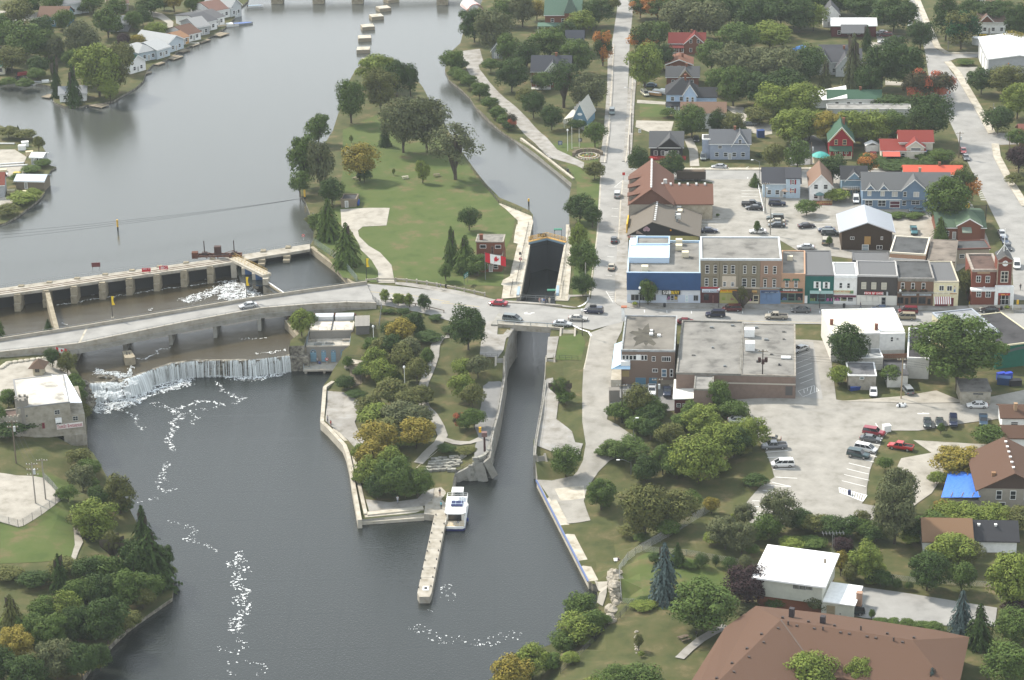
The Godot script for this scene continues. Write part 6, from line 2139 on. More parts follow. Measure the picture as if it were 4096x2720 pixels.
func powerhouse():
	var st1=gn(.26,.255,.235,T.brick,6.)
	var dk=gn(.52,.48,.42,T.conc,10.)
	var b=blk("powerhouse","stone powerhouse with four arched blue doors and two roof terraces","building",p(1225,1386),p(1401,1383),p(1236,1329),-3.6,-8.)
	wall(b,.1,b.w-.1,.1,b.d,-2.5,.0,st1,"plinth")
	wall(b,0,b.w,0,b.d,0,b.h,st1)
	flr(b,0,b.w,0,b.d,b.h,dk,dk,.15)
	var f0=b.n.basis.inverse()*(at(p(1239,1323),-1.4)-b.n.position)
	var f1=b.n.basis.inverse()*(at(p(1411,1323),-1.4)-b.n.position)
	var f2=b.n.basis.inverse()*(at(p(1252,1287),-1.4)-b.n.position)
	wall(b,f0.x,f1.x,-f0.z,-f2.z,b.h,b.h+2.2,st1,"upper_wall")
	flr(b,f0.x,f1.x,-f0.z,-f2.z,b.h+2.2,gn(.62,.58,.52,T.conc,10.),dk,.12)
	wall(b,(f0.x+f1.x)/2-.15,(f0.x+f1.x)/2+.15,-f0.z,-f2.z,b.h+2.2,b.h+2.4,M.iron,"roof_joint")
	for x in [.28,.76]:
		unit(b,lerpf(f0.x,f1.x,x),-f2.z+1.8,b.h+.9,v3(4.6,2.4,2.6),pl(.52,.54,.56,.4,.3),"ventilator")
	for q in [pp([1240,1398,1267,1446]),pp([1284,1399,1306,1446]),pp([1323,1399,1345,1447]),pp([1362,1399,1384,1447])]:
		var v0=loc(b,q[0])
		var v1=loc(b,q[1])
		var r=(v1.x-v0.x)/2
		var cx=(v0.x+v1.x)/2
		var yc=v0.y-r
		var pts=PackedVector2Array([v2(v0.x,v1.y),v2(v0.x,yc)])
		for k in 9:
			pts.append(v2(cx-r*cos(PI*(k+1)/10.),yc+r*sin(PI*(k+1)/10.)))
		pts.append(v2(v1.x,yc))
		pts.append(v2(v1.x,v1.y))
		var dm=mk()
		extrude_xy(dm,pts,.0,.06)
		var o=put(dm,"arched_door",pl(.13,.24,.31,.6),b.n)
		var fan=mk()
		var fp=PackedVector2Array([v2(v0.x+.12,yc)])
		for k in 9:
			fp.append(v2(cx-(r-.12)*cos(PI*(k+1)/10.),yc+(r-.12)*sin(PI*(k+1)/10.)))
		fp.append(v2(v1.x-.12,yc))
		extrude_xy(fan,fp,.06,.08)
		put(fan,"fanlight",M.glass,o)
		var bars=mk()
		for k in 5:
			var an=PI*(k+1)/6.
			tube(bars,v3(cx,yc,.1),v3(cx+(r-.1)*cos(an),yc+(r-.1)*sin(an),.1),.04,.04,4)
		put(bars,"glazing_bars",pl(.4,.46,.5,.6),o)
		var pn=mk()
		for k in 4:
			span(pn,v0.x+.15,v1.x-.15,lerpf(v1.y,yc,k/4.)+.08,lerpf(v1.y,yc,(k+1)/4.)-.08,.06,.1)
		put(pn,"door_panel",pl(.16,.28,.36,.6),o)
	bs(-.6,b.w*.85,-.35,.05,.05,4.8,"platform",M.concrete,b.n)
	for x in [.0,b.w*.42,b.w*.8]:
		one(func(q):tube(q,v3(x,-2.4,4.2),v3(x,-.3,4.2),.35,.35,10),"column",M.concrete,b.n)
	rail(b.n,[v3(-.5,.05,.1),v3(-.5,.05,4.7),v3(b.w*.84,.05,4.7)],1.,pl(.30,.36,.40,.4,.4),1.8,.05)
	rail(b.n,[v3(.1,b.h+.1,-b.d),v3(.1,b.h+.1,-.15),v3(b.w-.1,b.h+.1,-.15),v3(b.w-.1,b.h+.1,-b.d)],1.,pl(.30,.38,.42,.4,.4),2.,.05,3,"terrace_railing")
	rail(b.n,[v3(f0.x,b.h+2.3,f0.z-.15),v3(f1.x,b.h+2.3,f0.z-.15)],1.,pl(.30,.38,.42,.4,.4),2.,.05,3,"terrace_railing")
	for q in [[.12,3.],[.26,1.],[.52,1.4],[.9,3.2],[.5,6.]]:
		bs(b.w*q[0]-1.,b.w*q[0]+1.,b.h+.05,b.h+.55,-q[1]-.4,-q[1]+.4,"planter",gn(.28,.26,.23,T.conc,5.),b.n)
	var s=blk("timber_shed","grey slatted timber shed beside the powerhouse","shed",p(1422,1298),p(1476,1296),p(1431,1267),.6,-2.2)
	wall(s,0,s.w,0,s.d,0,s.h-.3,gn(.17,.165,.16,T.wood,4.))
	for k in 12:
		var sm=mk()
		var x=lerpf(-.2,s.w+.2,k/12.)
		slab(sm,v3(x,s.h-.3,.4),v3(x+s.w/13.,s.h-.3,.4),v3(x+s.w/13.,s.h+.2,-s.d-.3),v3(x,s.h+.2,-s.d-.3),.08)
		put(sm,"roof_slat",gn(.34,.33,.31,T.wood,4.),s.n)
	wirefence(gln(pp([1491,1206,1528,1237,1516,1317,1424,1317])),1.8,"wire fence round the powerhouse shed",M.steel,M.steel)
	var d=thing("stair_landing","pale wooden landing at the head of the long stairs","landing",at(p(1382,1436),-4.5))
	bs(0,5.6,-.3,.0,.0,5.5,"boards",M.pale,d)
	rail(d,[v3(.1,0,5.4),v3(.1,0,.1),v3(5.5,0,.1)],1.,M.iron,1.8,.05)
func pnt(r,gg,bb)->Material:
	return grained(lin(r,gg,bb),T.paint,9.)
func shg(r,gg,bb)->Material:
	return grained(lin(r,gg,bb),T.shingle,6.)
func simple(called,label,bl,br,depth,wh,kind,rh,wm,rm,storeys:=1,nw:=3,stack:=true,group:="")->Bld:
	var b=hsa(called,label,bl,br,depth,wh,"house",group)
	wall(b,0,b.w,0,depth,0,wh,wm)
	match kind:
		"x": gable(b,0,b.w,0,depth,wh,rh,true,rm,wm,.45,M.frame)
		"z": gable(b,0,b.w,0,depth,wh,rh,false,rm,wm,.45,M.frame)
		"h": hip(b,0,b.w,0,depth,wh,rh,rm)
		"f": flr(b,0,b.w,0,depth,wh,rm,wm,.25)
	for s in storeys:
		aws(b,b.w*.06,b.w*.94,[.9+s*2.8],nw,minf(1.2,b.w/nw*.5),1.4)
	if wh>2.3:
		var dx=b.w*(.5 if nw % 2==0 else .36)
		opening(b.n,v3(dx-.5,.1,.0),v3(dx+.5,2.1,.0),"door",pnt(.4,.4,.38),M.frame,0,0,.12)
	if stack:
		chimney(b,b.w*.62,depth*.5,wh+rh*.4,wh+rh+1.,gn(.24,.11,.07,T.brick,4.))
	return b
func porch(b,x0,x1,out,y,rm,pm,posts:=4):
	one(func(q):slab(q,v3(x0-.2,y,out),v3(x1+.2,y,out),v3(x1+.2,y+.8,.02),v3(x0-.2,y+.8,.02)),"porch_roof",rm,b.n)
	for k in posts:
		var p2=mk()
		var x=lerpf(x0,x1,k/(posts-1.))
		span(p2,x-.09,x+.09,-.3,y,out-.35,out-.17)
		put(p2,"porch_post",pm,b.n)
	var rl=mk()
	span(rl,x0,x1,.8,.92,out-.3,out-.22)
	for k in 16:
		var x=lerpf(x0,x1,k/15.)
		span(rl,x-.03,x+.03,.1,.8,out-.29,out-.23)
	span(rl,x0,x1,-.3,.1,.03,out-.1)
	put(rl,"porch_rail",pm,b.n)
func houses():
	aligned=true
	var brick=gn(.20,.085,.055,T.brick,5.)
	var white=M.white
	var grey_r=shg(.095,.097,.10)
	var black_r=shg(.045,.046,.05)
	var b=simple("brick_house","brick house with a steep dark red roof and white barge boards",p(2677,214),p(2819,220),9.,3.9,"x",2.5,brick,shg(.17,.035,.03),1,4)
	gable(b,b.w*.42,b.w,-1.2,5.,3.9,3.2,false,shg(.17,.035,.03),brick,.4,M.frame)
	wall(b,b.w*.42,b.w,-1.2,.0,0,3.9,brick,"front_wing")
	aws(b,b.w*.5,b.w*.92,[4.1,.9],2,1.,1.4,M.frame,1.2)
	porch(b,.2,b.w*.4,2.2,2.6,shg(.17,.035,.03),M.frame)
	b=simple("brick_house","low house with a broad rusty brown roof and white gable",p(2664,289),p(2769,291),9.,2.8,"z",1.7,brick,shg(.21,.10,.065),1,3)
	b=simple("brick_house","brick house with a plain dark grey roof and a small pointed gable",p(2666,346),p(2794,348),8.5,3.5,"x",2.3,brick,grey_r,1,3)
	gable(b,b.w*.4,b.w*.78,-.6,5.,3.5,2.2,false,grey_r,brick,.35,pl(.4,.33,.2,.7))
	b=simple("blue_house","pale blue house with a black hip roof, tall bay and white trim",p(2665,448),p(2785,452),11.,5.8,"h",4.2,pnt(.36,.47,.62),black_r,2,3)
	wall(b,b.w*.58,b.w,-1.4,.0,0,6.2,pnt(.36,.47,.62),"bay")
	gable(b,b.w*.56,b.w+.02,-1.4,5.,6.2,3.2,false,black_r,pnt(.36,.47,.62),.35,M.frame)
	aws(b,b.w*.62,b.w*.96,[3.6],2,.9,1.8,M.frame,1.4)
	porch(b,.0,b.w*.55,2.4,2.7,black_r,M.frame,5)
	wall(b,b.w,b.w+6.5,3.,10.,0,4.2,pnt(.36,.47,.62),"rear_wing")
	gable(b,b.w,b.w+6.5,3.,10.,4.2,2.2,true,black_r,white,.3)
	b=simple("white_house","long plain white house with a brown roof half behind round trees",p(2725,515),p(2901,517),9.,5.2,"x",2.2,white,shg(.19,.12,.085),2,5,false)
	b=simple("black_bar","small black bar with white windows and a red deck",p(2601,632),p(2730,632),12.,3.6,"x",3.,pl(.018,.017,.019,.7),grey_r,1,4,false)
	gable(b,b.w*.22,b.w*.98,-.5,7.,3.4,3.,false,grey_r,pl(.018,.017,.019,.7),.35,pl(.1,.1,.1,.7))
	var rd=mk()
	span(rd,-.5,b.w+1.,-.2,.6,.1,2.2)
	for k in 22:
		var x=lerpf(-.5,b.w+1.,k/21.)
		span(rd,x-.07,x+.07,.6,1.4,2.05,2.2)
	put(rd,"red_deck",pl(.30,.02,.02,.6),b.n)
	b.n.set_meta("category","bar")
	b=simple("grey_blue_house","long grey blue house with a white trimmed cross gable by the side street",p(2840,638),p(2999,640),9.5,5.2,"x",2.8,pnt(.30,.34,.42),shg(.13,.135,.145),1,4)
	gable(b,b.w*.55,b.w*.95,-.3,5.5,4.6,3.6,false,shg(.13,.135,.145),pnt(.30,.34,.42),.3,M.frame)
	aws(b,b.w*.1,b.w*.4,[3.4],1,1.2,1.)
	aws(b,b.w*.66,b.w*.84,[4.8],1,1.,1.6,M.frame,.3)
	wall(b,-2.4,.0,1.,6.,0,6.,pnt(.30,.34,.42),"side_wing")
	flr(b,-2.4,.0,1.,6.,6.,grey_r,M.frame,.15)
	b=simple("pale_blue_house","pale blue house with red shutters and a dark grey roof beside the lot",p(3051,789),p(3198,779),11.,4.4,"x",2.8,pnt(.44,.53,.60),shg(.06,.062,.072),1,4,false)
	wall(b,b.w*.62,b.w,-.8,6.,0,6.,pnt(.44,.53,.60),"two_storey_end")
	gable(b,b.w*.62,b.w,-.8,9.,6.,1.6,true,shg(.06,.062,.072),pnt(.44,.53,.60),.3)
	for y in [1.6,4.2]:
		opening(b.n,v3(b.w*.76,y,.8),v3(b.w*.84,y+1.4,.8),"window",M.glass,M.frame,1,1)
		for x in [.73,.845]:
			bs(b.w*x,b.w*x+.45,y,y+1.4,.8,.87,"red_shutter",pl(.22,.02,.03,.6),b.n)
	b=simple("white_gable_house","narrow white house with a steep brown gable roof and small deck",p(3238,806),p(3324,797),13.,4.8,"z",3.2,white,shg(.22,.14,.10),2,2,false)
	bs(b.w*.1,b.w*1.,-.1,.35,.1,3.6,"deck",gn(.28,.10,.07,T.wood,4.),b.n)
	rail(b.n,[v3(b.w*.45,.35,3.5),v3(b.w*1.,.35,3.5),v3(b.w*1.,.35,.2)],1.,pl(.5,.36,.16,.7),.5,.07)
	b=simple("small_blue_house","small slate blue house with a black roof and white balcony",p(3365,782),p(3464,780),9.,5.,"x",2.4,pnt(.22,.32,.40),black_r,1,2,false)
	gable(b,b.w*.15,b.w*.85,-.4,4.5,4.6,2.4,false,black_r,pnt(.22,.32,.40),.3,M.frame)
	bs(.2,b.w*.72,2.3,2.5,.1,2.4,"balcony",M.timber,b.n)
	rail(b.n,[v3(.25,2.5,2.3),v3(b.w*.7,2.5,2.3)],1.,M.frame,.6,.06)
	var ib=pnt(.155,.225,.315)
	var ir=shg(.135,.138,.14)
	b=hsa("blue_inn","long two storey slate blue inn with white trim and three dormers",p(3449,836),p(3797,843),10.5,6.,"inn")
	wall(b,0,b.w,0,b.d,0,b.h,ib)
	gable(b,0,b.w,0,b.d,b.h,3.2,true,ir,ib,.5,M.frame)
	gable(b,b.w*.45,b.w*.73,-.6,6.,b.h,3.,false,ir,ib,.4,M.frame)
	wall(b,b.w*.45,b.w*.73,-.6,.0,3.,b.h,ib,"gable_front")
	for x in [.085,.24,.82]:
		gable(b,b.w*x-1.3,b.w*x+1.3,-.3,3.5,b.h-.2,1.5,false,ir,ib,.25,M.frame)
	wall(b,.0,b.w,-.12,.0,2.75,3.05,M.frame,"white_band")
	wins(b,[pp([3470,764,3485,784]),pp([3522,765,3539,785]),pp([3568,766,3590,787])],null,pl(.5,.48,.44,.4),1,0)
	wins(b,[pp([3613,766,3627,787])],null,null,0,1,.6)
	wins(b,[pp([3654,767,3676,788])],null,pl(.5,.48,.44,.4),1,0,.6)
	wins(b,[pp([3460,801,3490,824]),pp([3512,801,3543,825]),pp([3646,802,3678,819])],null,null,1,1)
	wins(b,[pp([3608,803,3624,823])],null,null,0,1)
	door(b,p(3559,803),p(3600,832),M.frame,pl(.10,.03,.04,.5))
	chimney(b,b.w*.67,b.d*.6,b.h+2.,b.h+4.2,gn(.32,.26,.19,T.brick,4.))
	b=simple("red_roofed_house","low house with a bright orange red metal roof behind the blue inn",p(3617,730),p(3847,732),7.,2.6,"x",1.5,white,pl(.48,.08,.04,.5),1,4)
	var bw=gn(.075,.052,.035,T.wood,5.)
	b=hsa("brown_barn","weathered brown barn with a shining ribbed metal roof",p(3365,1000),p(3567,1005),14.,5.4,"barn")
	wall(b,0,b.w,0,b.d,0,b.h,bw)
	gable(b,0,b.w,0,b.d,b.h,2.5,false,pl(.52,.54,.57,.35,.4),bw,.8)
	var bx=b.w*.5
	for k in 22:
		var sm=mk()
		var z=lerpf(.7,-b.d-.7,k/21.)
		for s in [-1,1]:
			beam(sm,v3(bx,b.h+2.76,z),v3(bx+s*(bx+.7),b.h+.02,z),.06,.06)
		put(sm,"roof_rib",pl(.45,.47,.5,.35,.4),b.n)
	var bt=mk()
	for k in 44:
		var x=lerpf(.1,b.w-.1,k/43.)
		span(bt,x-.025,x+.025,.2,b.h+2.1*(1.-absf(x/b.w-.5)*2.),.0,.05)
	put(bt,"battens",bw,b.n)
	plate(b,p(3458,946),p(3482,978),"fresh_boards",gn(.48,.30,.11,T.wood,3.),.05,.12)
	door(b,p(3448,978),p(3474,1005),M.frame,pl(.30,.38,.42,.4))
	wins(b,[pp([3401,946,3417,958]),pp([3523,946,3532,959]),pp([3506,981,3530,997])],null,null,1,0)
	var vr=pnt(.27,.02,.025)
	var vg=shg(.055,.115,.075)
	b=simple("red_house","bright red house with a green gable roof and cream gingerbread trim",p(3315,627),p(3414,639),12.,5.2,"z",4.2,vr,vg,1,2)
	wins(b,[pp([3338,558,3351,579]),pp([3371,558,3386,580])],pl(.6,.52,.3,.6),null,0,1)
	porch(b,.2,b.w*.92,2.6,2.6,vg,pl(.62,.56,.38,.6),5)
	var gb=mk()
	for k in 22:
		var x=lerpf(.0,b.w,k/21.)
		var y=5.2+4.2*(1.-absf(x/b.w-.5)*2.)-.35
		box(gb,v3(x,y,.52),v3(.28,.28,.06),Transform3D(Basis(Vector3.BACK,.785),Vector3.ZERO) if false else Transform3D.IDENTITY)
	put(gb,"gingerbread",pl(.62,.54,.26,.6),b.n)
	var rr=shg(.235,.045,.035)
	b=simple("red_roofed_restaurant","cream restaurant with dark red roofs, a red awning and blue parasols",p(3525,642),p(3694,632),11.,3.2,"x",1.8,pnt(.62,.58,.48),rr,1,3,false)
	wall(b,b.w*.42,b.w*1.2,2.5,11.,0,5.2,pnt(.62,.58,.48),"upper_house")
	gable(b,b.w*.42,b.w*1.2,2.5,11.,5.2,2.2,true,rr,pnt(.62,.58,.48),.4,M.frame)
	wall(b,b.w*.58,b.w*.98,-.4,2.5,0,4.4,pnt(.62,.58,.48),"front_gable")
	gable(b,b.w*.58,b.w*.98,-.4,6.,4.4,1.8,false,rr,pnt(.62,.58,.48),.35,M.frame)
	aws(b,b.w*.68,b.w*.9,[3.2],1,3.,.9,M.frame,.4)
	one(func(q):slab(q,v3(.2,2.3,3.4),v3(b.w*.42,2.3,3.4),v3(b.w*.42,3.1,.05),v3(.2,3.1,.05),.06),"red_awning",pl(.48,.09,.06,.7),b.n)
	b.n.set_meta("category","restaurant")
	for k in 5:
		parasol(gp(fr(2.613,3200,550,1150+k*42,225-(k % 2)*12)),pl(.05,.07,.30,.7),"blue parasol on the terrace of the red roofed restaurant","blue terrace parasols")
	for q in [[p(3941,558),0]]:
		pass
	for q in pp([3142,789,3165,789]):
		parasol(gp(q),pl(.62,.42,.30,.7),"pale pink and yellow parasol beside the pale blue house","pale parasols")
	parasol(gp(p(3278,806)),pl(.12,.2,.2,.7),"dark green parasol on the small deck of the white gable house","")
	b=simple("white_green_house","white house with a green roof and a long white lean to",p(3311,434),p(3523,436),8.,3.4,"x",1.7,white,vg,1,4)
	wall(b,-4.5,.0,.5,8.5,0,3.,white,"lean_to_wall")
	one(func(q):slab(q,v3(-5.,2.8,.9),v3(b.w*.36,3.8,.9),v3(b.w*.36,5.6,-8.),v3(-5.,3.4,-8.)),"lean_to_roof",pnt(.78,.77,.75),b.n)
	b=simple("long_shed","long low shed with a flat grey roof behind the yellow bushes",p(3307,473),p(3644,475),6.,3.,"f",.0,pnt(.42,.42,.40),gn(.30,.29,.27,T.tar,14.),1,4,false)
	b=simple("grey_cottage","grey and white cottage with several dark steep gables",p(3267,299),p(3445,304),11.,4.6,"x",3.,pnt(.60,.61,.61),shg(.085,.086,.095),1,4)
	gable(b,.0,b.w*.3,-.8,6.,4.6,3.2,false,shg(.085,.086,.095),pnt(.60,.61,.61),.3,M.frame)
	gable(b,b.w*.42,b.w*.85,-2.5,8.,3.4,3.6,false,shg(.085,.086,.095),pnt(.60,.61,.61),.4,M.frame)
	wall(b,b.w*.42,b.w*.85,-2.5,.0,0,3.4,pnt(.60,.61,.61),"front_wing")
	wall(b,b.w*.1,b.w*.8,11.,19.,0,4.,pnt(.55,.54,.5),"rear_wing")
	gable(b,b.w*.1,b.w*.8,11.,19.,4.,2.6,true,shg(.085,.086,.095),white,.4)
	b=simple("dark_red_house","dark red clapboard house with a white metal roof and grey porch roof",p(3326,147),p(3504,151),9.,4.2,"x",1.6,pnt(.105,.028,.028),pnt(.70,.70,.69),1,4,false)
	one(func(q):slab(q,v3(b.w*.2,2.2,3.6),v3(b.w*.8,2.2,3.6),v3(b.w*.8,4.6,.1),v3(b.w*.2,4.6,.1)),"porch_roof",shg(.16,.16,.165),b.n)
	simple("white_house","plain white gabled house in front of the dark trees",p(3292,109),p(3355,109),9.,5.,"z",3.,white,grey_r,1,1,false)
	b=hsa("steel_building","large grey steel building with a pale low gable roof and overhead doors",p(3950,318),p(4195,320),30.,7.,"building")
	var sg=pnt(.36,.37,.38)
	wall(b,0,b.w,0,b.d,0,b.h,sg)
	gable(b,0,b.w,0,b.d,b.h,1.4,false,pnt(.62,.63,.63),sg,.4,M.frame)
	opening(b.n,v3(1.4,.1,0),v3(2.8,2.6,0),"door",pl(.05,.055,.06,.5),M.steel,0,0,.1)
	for k in 3:
		var od=mk()
		var z=-b.d*(.22+.26*k)
		span(od,-.1,.0,.1,5.,z-2.6,z+2.6)
		put(od,"overhead_door",white,b.n)
	one(func(q):tube(q,v3(6.6,5.6,.02),v3(6.6,5.6,.3),.22,.22,8),"orange_lamp",pl(.7,.25,.02,.4),b.n)
	b=simple("brick_white_house","brick and white house with a brown roof by the school sign",p(3914,134),p(4029,132),9.,4.4,"x",2.4,white,shg(.15,.10,.08),1,3,false)
	gable(b,.2,b.w*.5,-.6,5.,4.4,2.4,false,shg(.15,.10,.08),brick,.3,M.frame)
	simple("brick_house","small red brick house at the top of the slanting street",p(3900,19),p(3950,19),9.,5.5,"x",2.4,brick,grey_r,2,2)
	simple("pink_roofed_house","house with a faded pink roof among the upper trees",p(3946,50),p(4011,50),8.,3.,"x",2.2,white,shg(.30,.18,.15),1,2,false)
	b=simple("red_roofed_bungalow","low bungalow with a dull red roof beside the purple tree",p(4080,584),p(4180,586),10.,3.,"x",2.4,brick,shg(.20,.08,.06),1,3,false)
	b=simple("green_roofed_shop","brick shop with green roofs and a little porch behind the annex",p(3747,956),p(3939,959),16.,3.4,"x",1.6,brick,shg(.075,.115,.075),1,3,false)
	wall(b,b.w*.42,b.w*.9,-1.,4.,0,4.4,brick,"front_block")
	gable(b,b.w*.42,b.w*.9,-1.,7.,4.4,1.8,false,shg(.09,.135,.085),brick,.5,M.frame)
	one(func(q):slab(q,v3(b.w*.5,3.,3.2),v3(b.w*.7,3.,3.2),v3(b.w*.7,3.8,1.02),v3(b.w*.5,3.8,1.02)),"porch_roof",shg(.22,.26,.21),b.n)
	b=blk("flat_roofed_shop","flat roofed black shop behind the big round tree","shop",p(3828,889),p(3923,889),p(3831,852),4.,.0)
	wall(b,0,b.w,0,b.d,0,b.h,pl(.02,.02,.022,.8))
	flr(b,0,b.w,0,b.d,b.h,gn(.20,.195,.185,T.tar,12.),pl(.02,.02,.022,.8),.3)
	b=simple("green_roofed_mansion","large old brick house with a green roof, turret and tall chimney",p(2181,128),p(2323,126),13.,6.6,"x",4.2,brick,shg(.095,.155,.115),2,3)
	hip(b,b.w*.55,b.w*.85,-1.5,3.5,7.4,6.,shg(.10,.14,.11),.3)
	wall(b,b.w*.55,b.w*.85,-1.5,3.5,0,7.4,brick,"turret")
	porch(b,-2.5,b.w*.5,2.6,2.8,shg(.12,.2,.15),M.frame,5)
	simple("dark_roofed_house","house with a plain blue black roof among the street maples",p(2264,231),p(2332,231),10.,5.,"x",3.6,brick,shg(.055,.06,.075),1,2,false)
	b=simple("brick_house","brick house with a dark grey roof, front gable and white veranda",p(2127,350),p(2281,350),11.,5.8,"x",3.8,brick,shg(.06,.063,.075),2,3)
	gable(b,b.w*.35,b.w*.75,-.6,6.,5.8,3.,false,shg(.06,.063,.075),pnt(.5,.49,.45),.3,M.frame)
	porch(b,.0,b.w*.5,2.6,2.6,shg(.06,.063,.075),M.frame,5)
	aligned=false
	b=hsa("visitor_cottage","small blue visitor cottage with a cream roof, three dormers and white veranda",p(2293,509),p(2347,511),11.,4.,"cottage")
	wall(b,0,b.w,0,b.d,0,b.h-.8,pnt(.145,.25,.32))
	gable(b,0,b.w,0,b.d,b.h-.8,4.6,false,pnt(.46,.45,.40),pnt(.145,.25,.32),.3,M.frame)
	one(func(q):slab(q,v3(-3.2,2.4,.4),v3(-3.2,2.4,-b.d-.4),v3(.3,3.6,-b.d-.4),v3(.3,3.6,.4)),"veranda_roof",pnt(.46,.45,.40),b.n)
	for k in 6:
		var ps=mk()
		var z=lerpf(.2,-b.d,k/5.)
		span(ps,-3.,-2.85,-.2,2.4,z-.08,z+.08)
		put(ps,"veranda_post",M.frame,b.n)
	for k in 3:
		var dz=b.d*(.2+.26*k)
		bs(.2,2.4,4.2,5.6,-dz-.7,-dz+.7,"dormer",M.frame,b.n)
		var dr=mk()
		slab(dr,v3(-.1,5.4,-dz+.95),v3(2.9,5.4,-dz+.95),v3(2.9,6.3,-dz),v3(-.1,6.3,-dz),.1)
		slab(dr,v3(-.1,5.4,-dz-.95),v3(2.9,5.4,-dz-.95),v3(2.9,6.3,-dz),v3(-.1,6.3,-dz),.1)
		put(dr,"dormer_roof",shg(.25,.25,.24),b.n)
	var ov=mk()
	lathe(ov,[v2(0,0),v2(.5,0),v2(.5,.06),v2(0,.06)],16)
	var oo=put(ov,"oval_sign",M.frame,b.n)
	oo.position=v3(b.w*.5,4.4,.02)
	oo.rotation.x=PI/2
	oo.scale=v3(1.6,1.,.9)
	opening(b.n,v3(b.w*.42,1.,0),v3(b.w*.66,2.8,0),"window",pl(.25,.28,.3,.3),M.frame,0,0,.14)
	fence("picket_railing","white picket railing in front of the visitor cottage",pp([2252,492,2293,504,2335,519,2353,510]),1.,M.frame,.4,.1)
	aligned=true
	simple("grey_roofed_house","house with a pale grey roof behind the orange maples",p(2649,29),p(2756,29),10.,4.6,"x",3.4,brick,shg(.28,.31,.33),1,3,false)
	simple("grey_garage","low grey boathouse roof among trees at the canal mouth",p(1967,234),p(2008,237),8.,3.,"z",2.4,pnt(.3,.32,.32),shg(.2,.21,.22),1,1,false)
	b=simple("lock_office","two storey brick lock office with flat roofs and a terrace",p(1918,1088),p(2010,1084),11.,3.,"f",.0,brick,gn(.26,.24,.22,T.tar,12.),1,2,false)
	wall(b,-1.2,b.w*.97,5.4,11.,0,6.6,brick,"upper_storey")
	flr(b,-1.4,b.w*1.,5.2,11.2,6.6,gn(.24,.225,.20,T.tar,10.),gn(.34,.32,.28,T.conc,6.),.15)
	for q in [pp([1919,978,1945,993]),pp([1980,979,2005,994])]:
		wins(b,[q],null,null,0,0,-5.4)
	opening(b.n,v3(b.w*.44,3.2,-5.39),v3(b.w*.56,5.4,-5.39),"door",pl(.06,.02,.02,.6),M.timber,0,1,.12)
	chimney(b,.0,7.,6.6,8.,brick,.9)
	rail(b.n,[v3(.1,3.2,-.2),v3(b.w-.1,3.2,-.2),v3(b.w-.1,3.2,-5.2)],1.,M.timber,1.4,.09,3)
	b.n.set_meta("category","lock office")
	b=simple("wooden_enclosure","grey timber bin store with blue barrels beside the gravel pad",p(1365,831),p(1426,829),5.,2.4,"f",.0,M.timber,gn(.07,.07,.072,T.tar,9.),0,1,false)
	for k in 3:
		barrel(gp(p(1429,822))+v3(.3,0,-1.2*k),pl(.02,.07,.30,.5),"blue plastic barrel beside the timber bin store","blue barrels")
func parasol(pos,m,label,group):
	var o=thing("parasol",label,"parasol",pos,rng.randf(),group)
	one(func(q):lathe(q,[v2(.02,2.75),v2(.7,2.55),v2(1.35,2.15),v2(1.37,2.)],8),"canopy",m,o)
	one(func(q):tube(q,Vector3.ZERO,v3(0,2.7,0),.04,.04,6),"pole",M.frame,o)
func barrel(pos,m,label,group,called:="barrel"):
	var o=thing(called,label,"barrel",pos,.0,group)
	if not cache.has("barrel"):
		var st=mk()
		lathe(st,[v2(0,0),v2(.3,0),v2(.34,.25),v2(.34,.75),v2(.3,1.),v2(0,1.)],12)
		st.generate_normals()
		var r=mk()
		lathe(r,[v2(.33,.48),v2(.37,.5),v2(.33,.52)],12)
		r.generate_normals()
		cache["barrel"]=[st.commit(),r.commit()]
	put(cache["barrel"][0],"drum",m,o)
	put(cache["barrel"][1],"hoop",M.iron,o)
func boat(pos,turn,l,hull,deck,label,cabin:=true,group:=""):
	var o=thing("motor_boat",label,"boat",pos,turn,group)
	var st=mk()
	var w=l*.17
	var ring=func(y,f): return [v3(-l/2,y,-w*f),v3(-l/2,y,w*f),v3(l*.15,y,w*f),v3(l*.38,y,w*f*.6),v3(l/2*(.9+.1*f),y,0),v3(l*.38,y,-w*f*.6),v3(l*.15,y,-w*f)]
	var lo=ring.call(-.2,.7)
	var hi=ring.call(.75,1.)
	for k in 7:
		quad(st,lo[k],hi[k],hi[(k+1) % 7],lo[(k+1) % 7])
	put(st,"hull",hull,o)
	var dk=mk()
	for k in range(1,6):
		tri_up(dk,hi[0]+v3(0,-.12,0),hi[k]+v3(0,-.12,0),hi[k+1]+v3(0,-.12,0))
	put(dk,"deck",deck,o)
	if cabin:
		bs(-l*.1,l*.2,.6,1.25,-w*.7,w*.7,"cabin",M.white,o)
		one(func(q):slab(q,v3(l*.2,1.25,-w*.68),v3(l*.2,1.25,w*.68),v3(l*.28,.75,w*.6),v3(l*.28,.75,-w*.6),.04),"windscreen",M.glass,o)
	bs(-l/2-.35,-l/2,.2,1.1,-.2,.2,"outboard_motor",M.iron,o)
func dock_at(q,w,d,label,turn:=-.55):
	var pos=at(q,UPPER+.5)
	var o=thing("boat_dock",label,"dock",pos,turn)
	var n=int(w/.9)
	for k in n:
		bs(-w/2+w*k/n+.02,-w/2+w*(k+1)/n-.02,-.2,.0,-d/2,d/2,"plank",M.dock if k % 2 else M.timber,o)
	for x in [-w/2+.2,w/2-.2]:
		var pm=mk()
		span(pm,x-.1,x+.1,-1.5,-.2,-d/2+.1,-d/2+.3)
		span(pm,x-.1,x+.1,-1.5,-.2,d/2-.3,d/2-.1)
		put(pm,"post",M.timber,o)
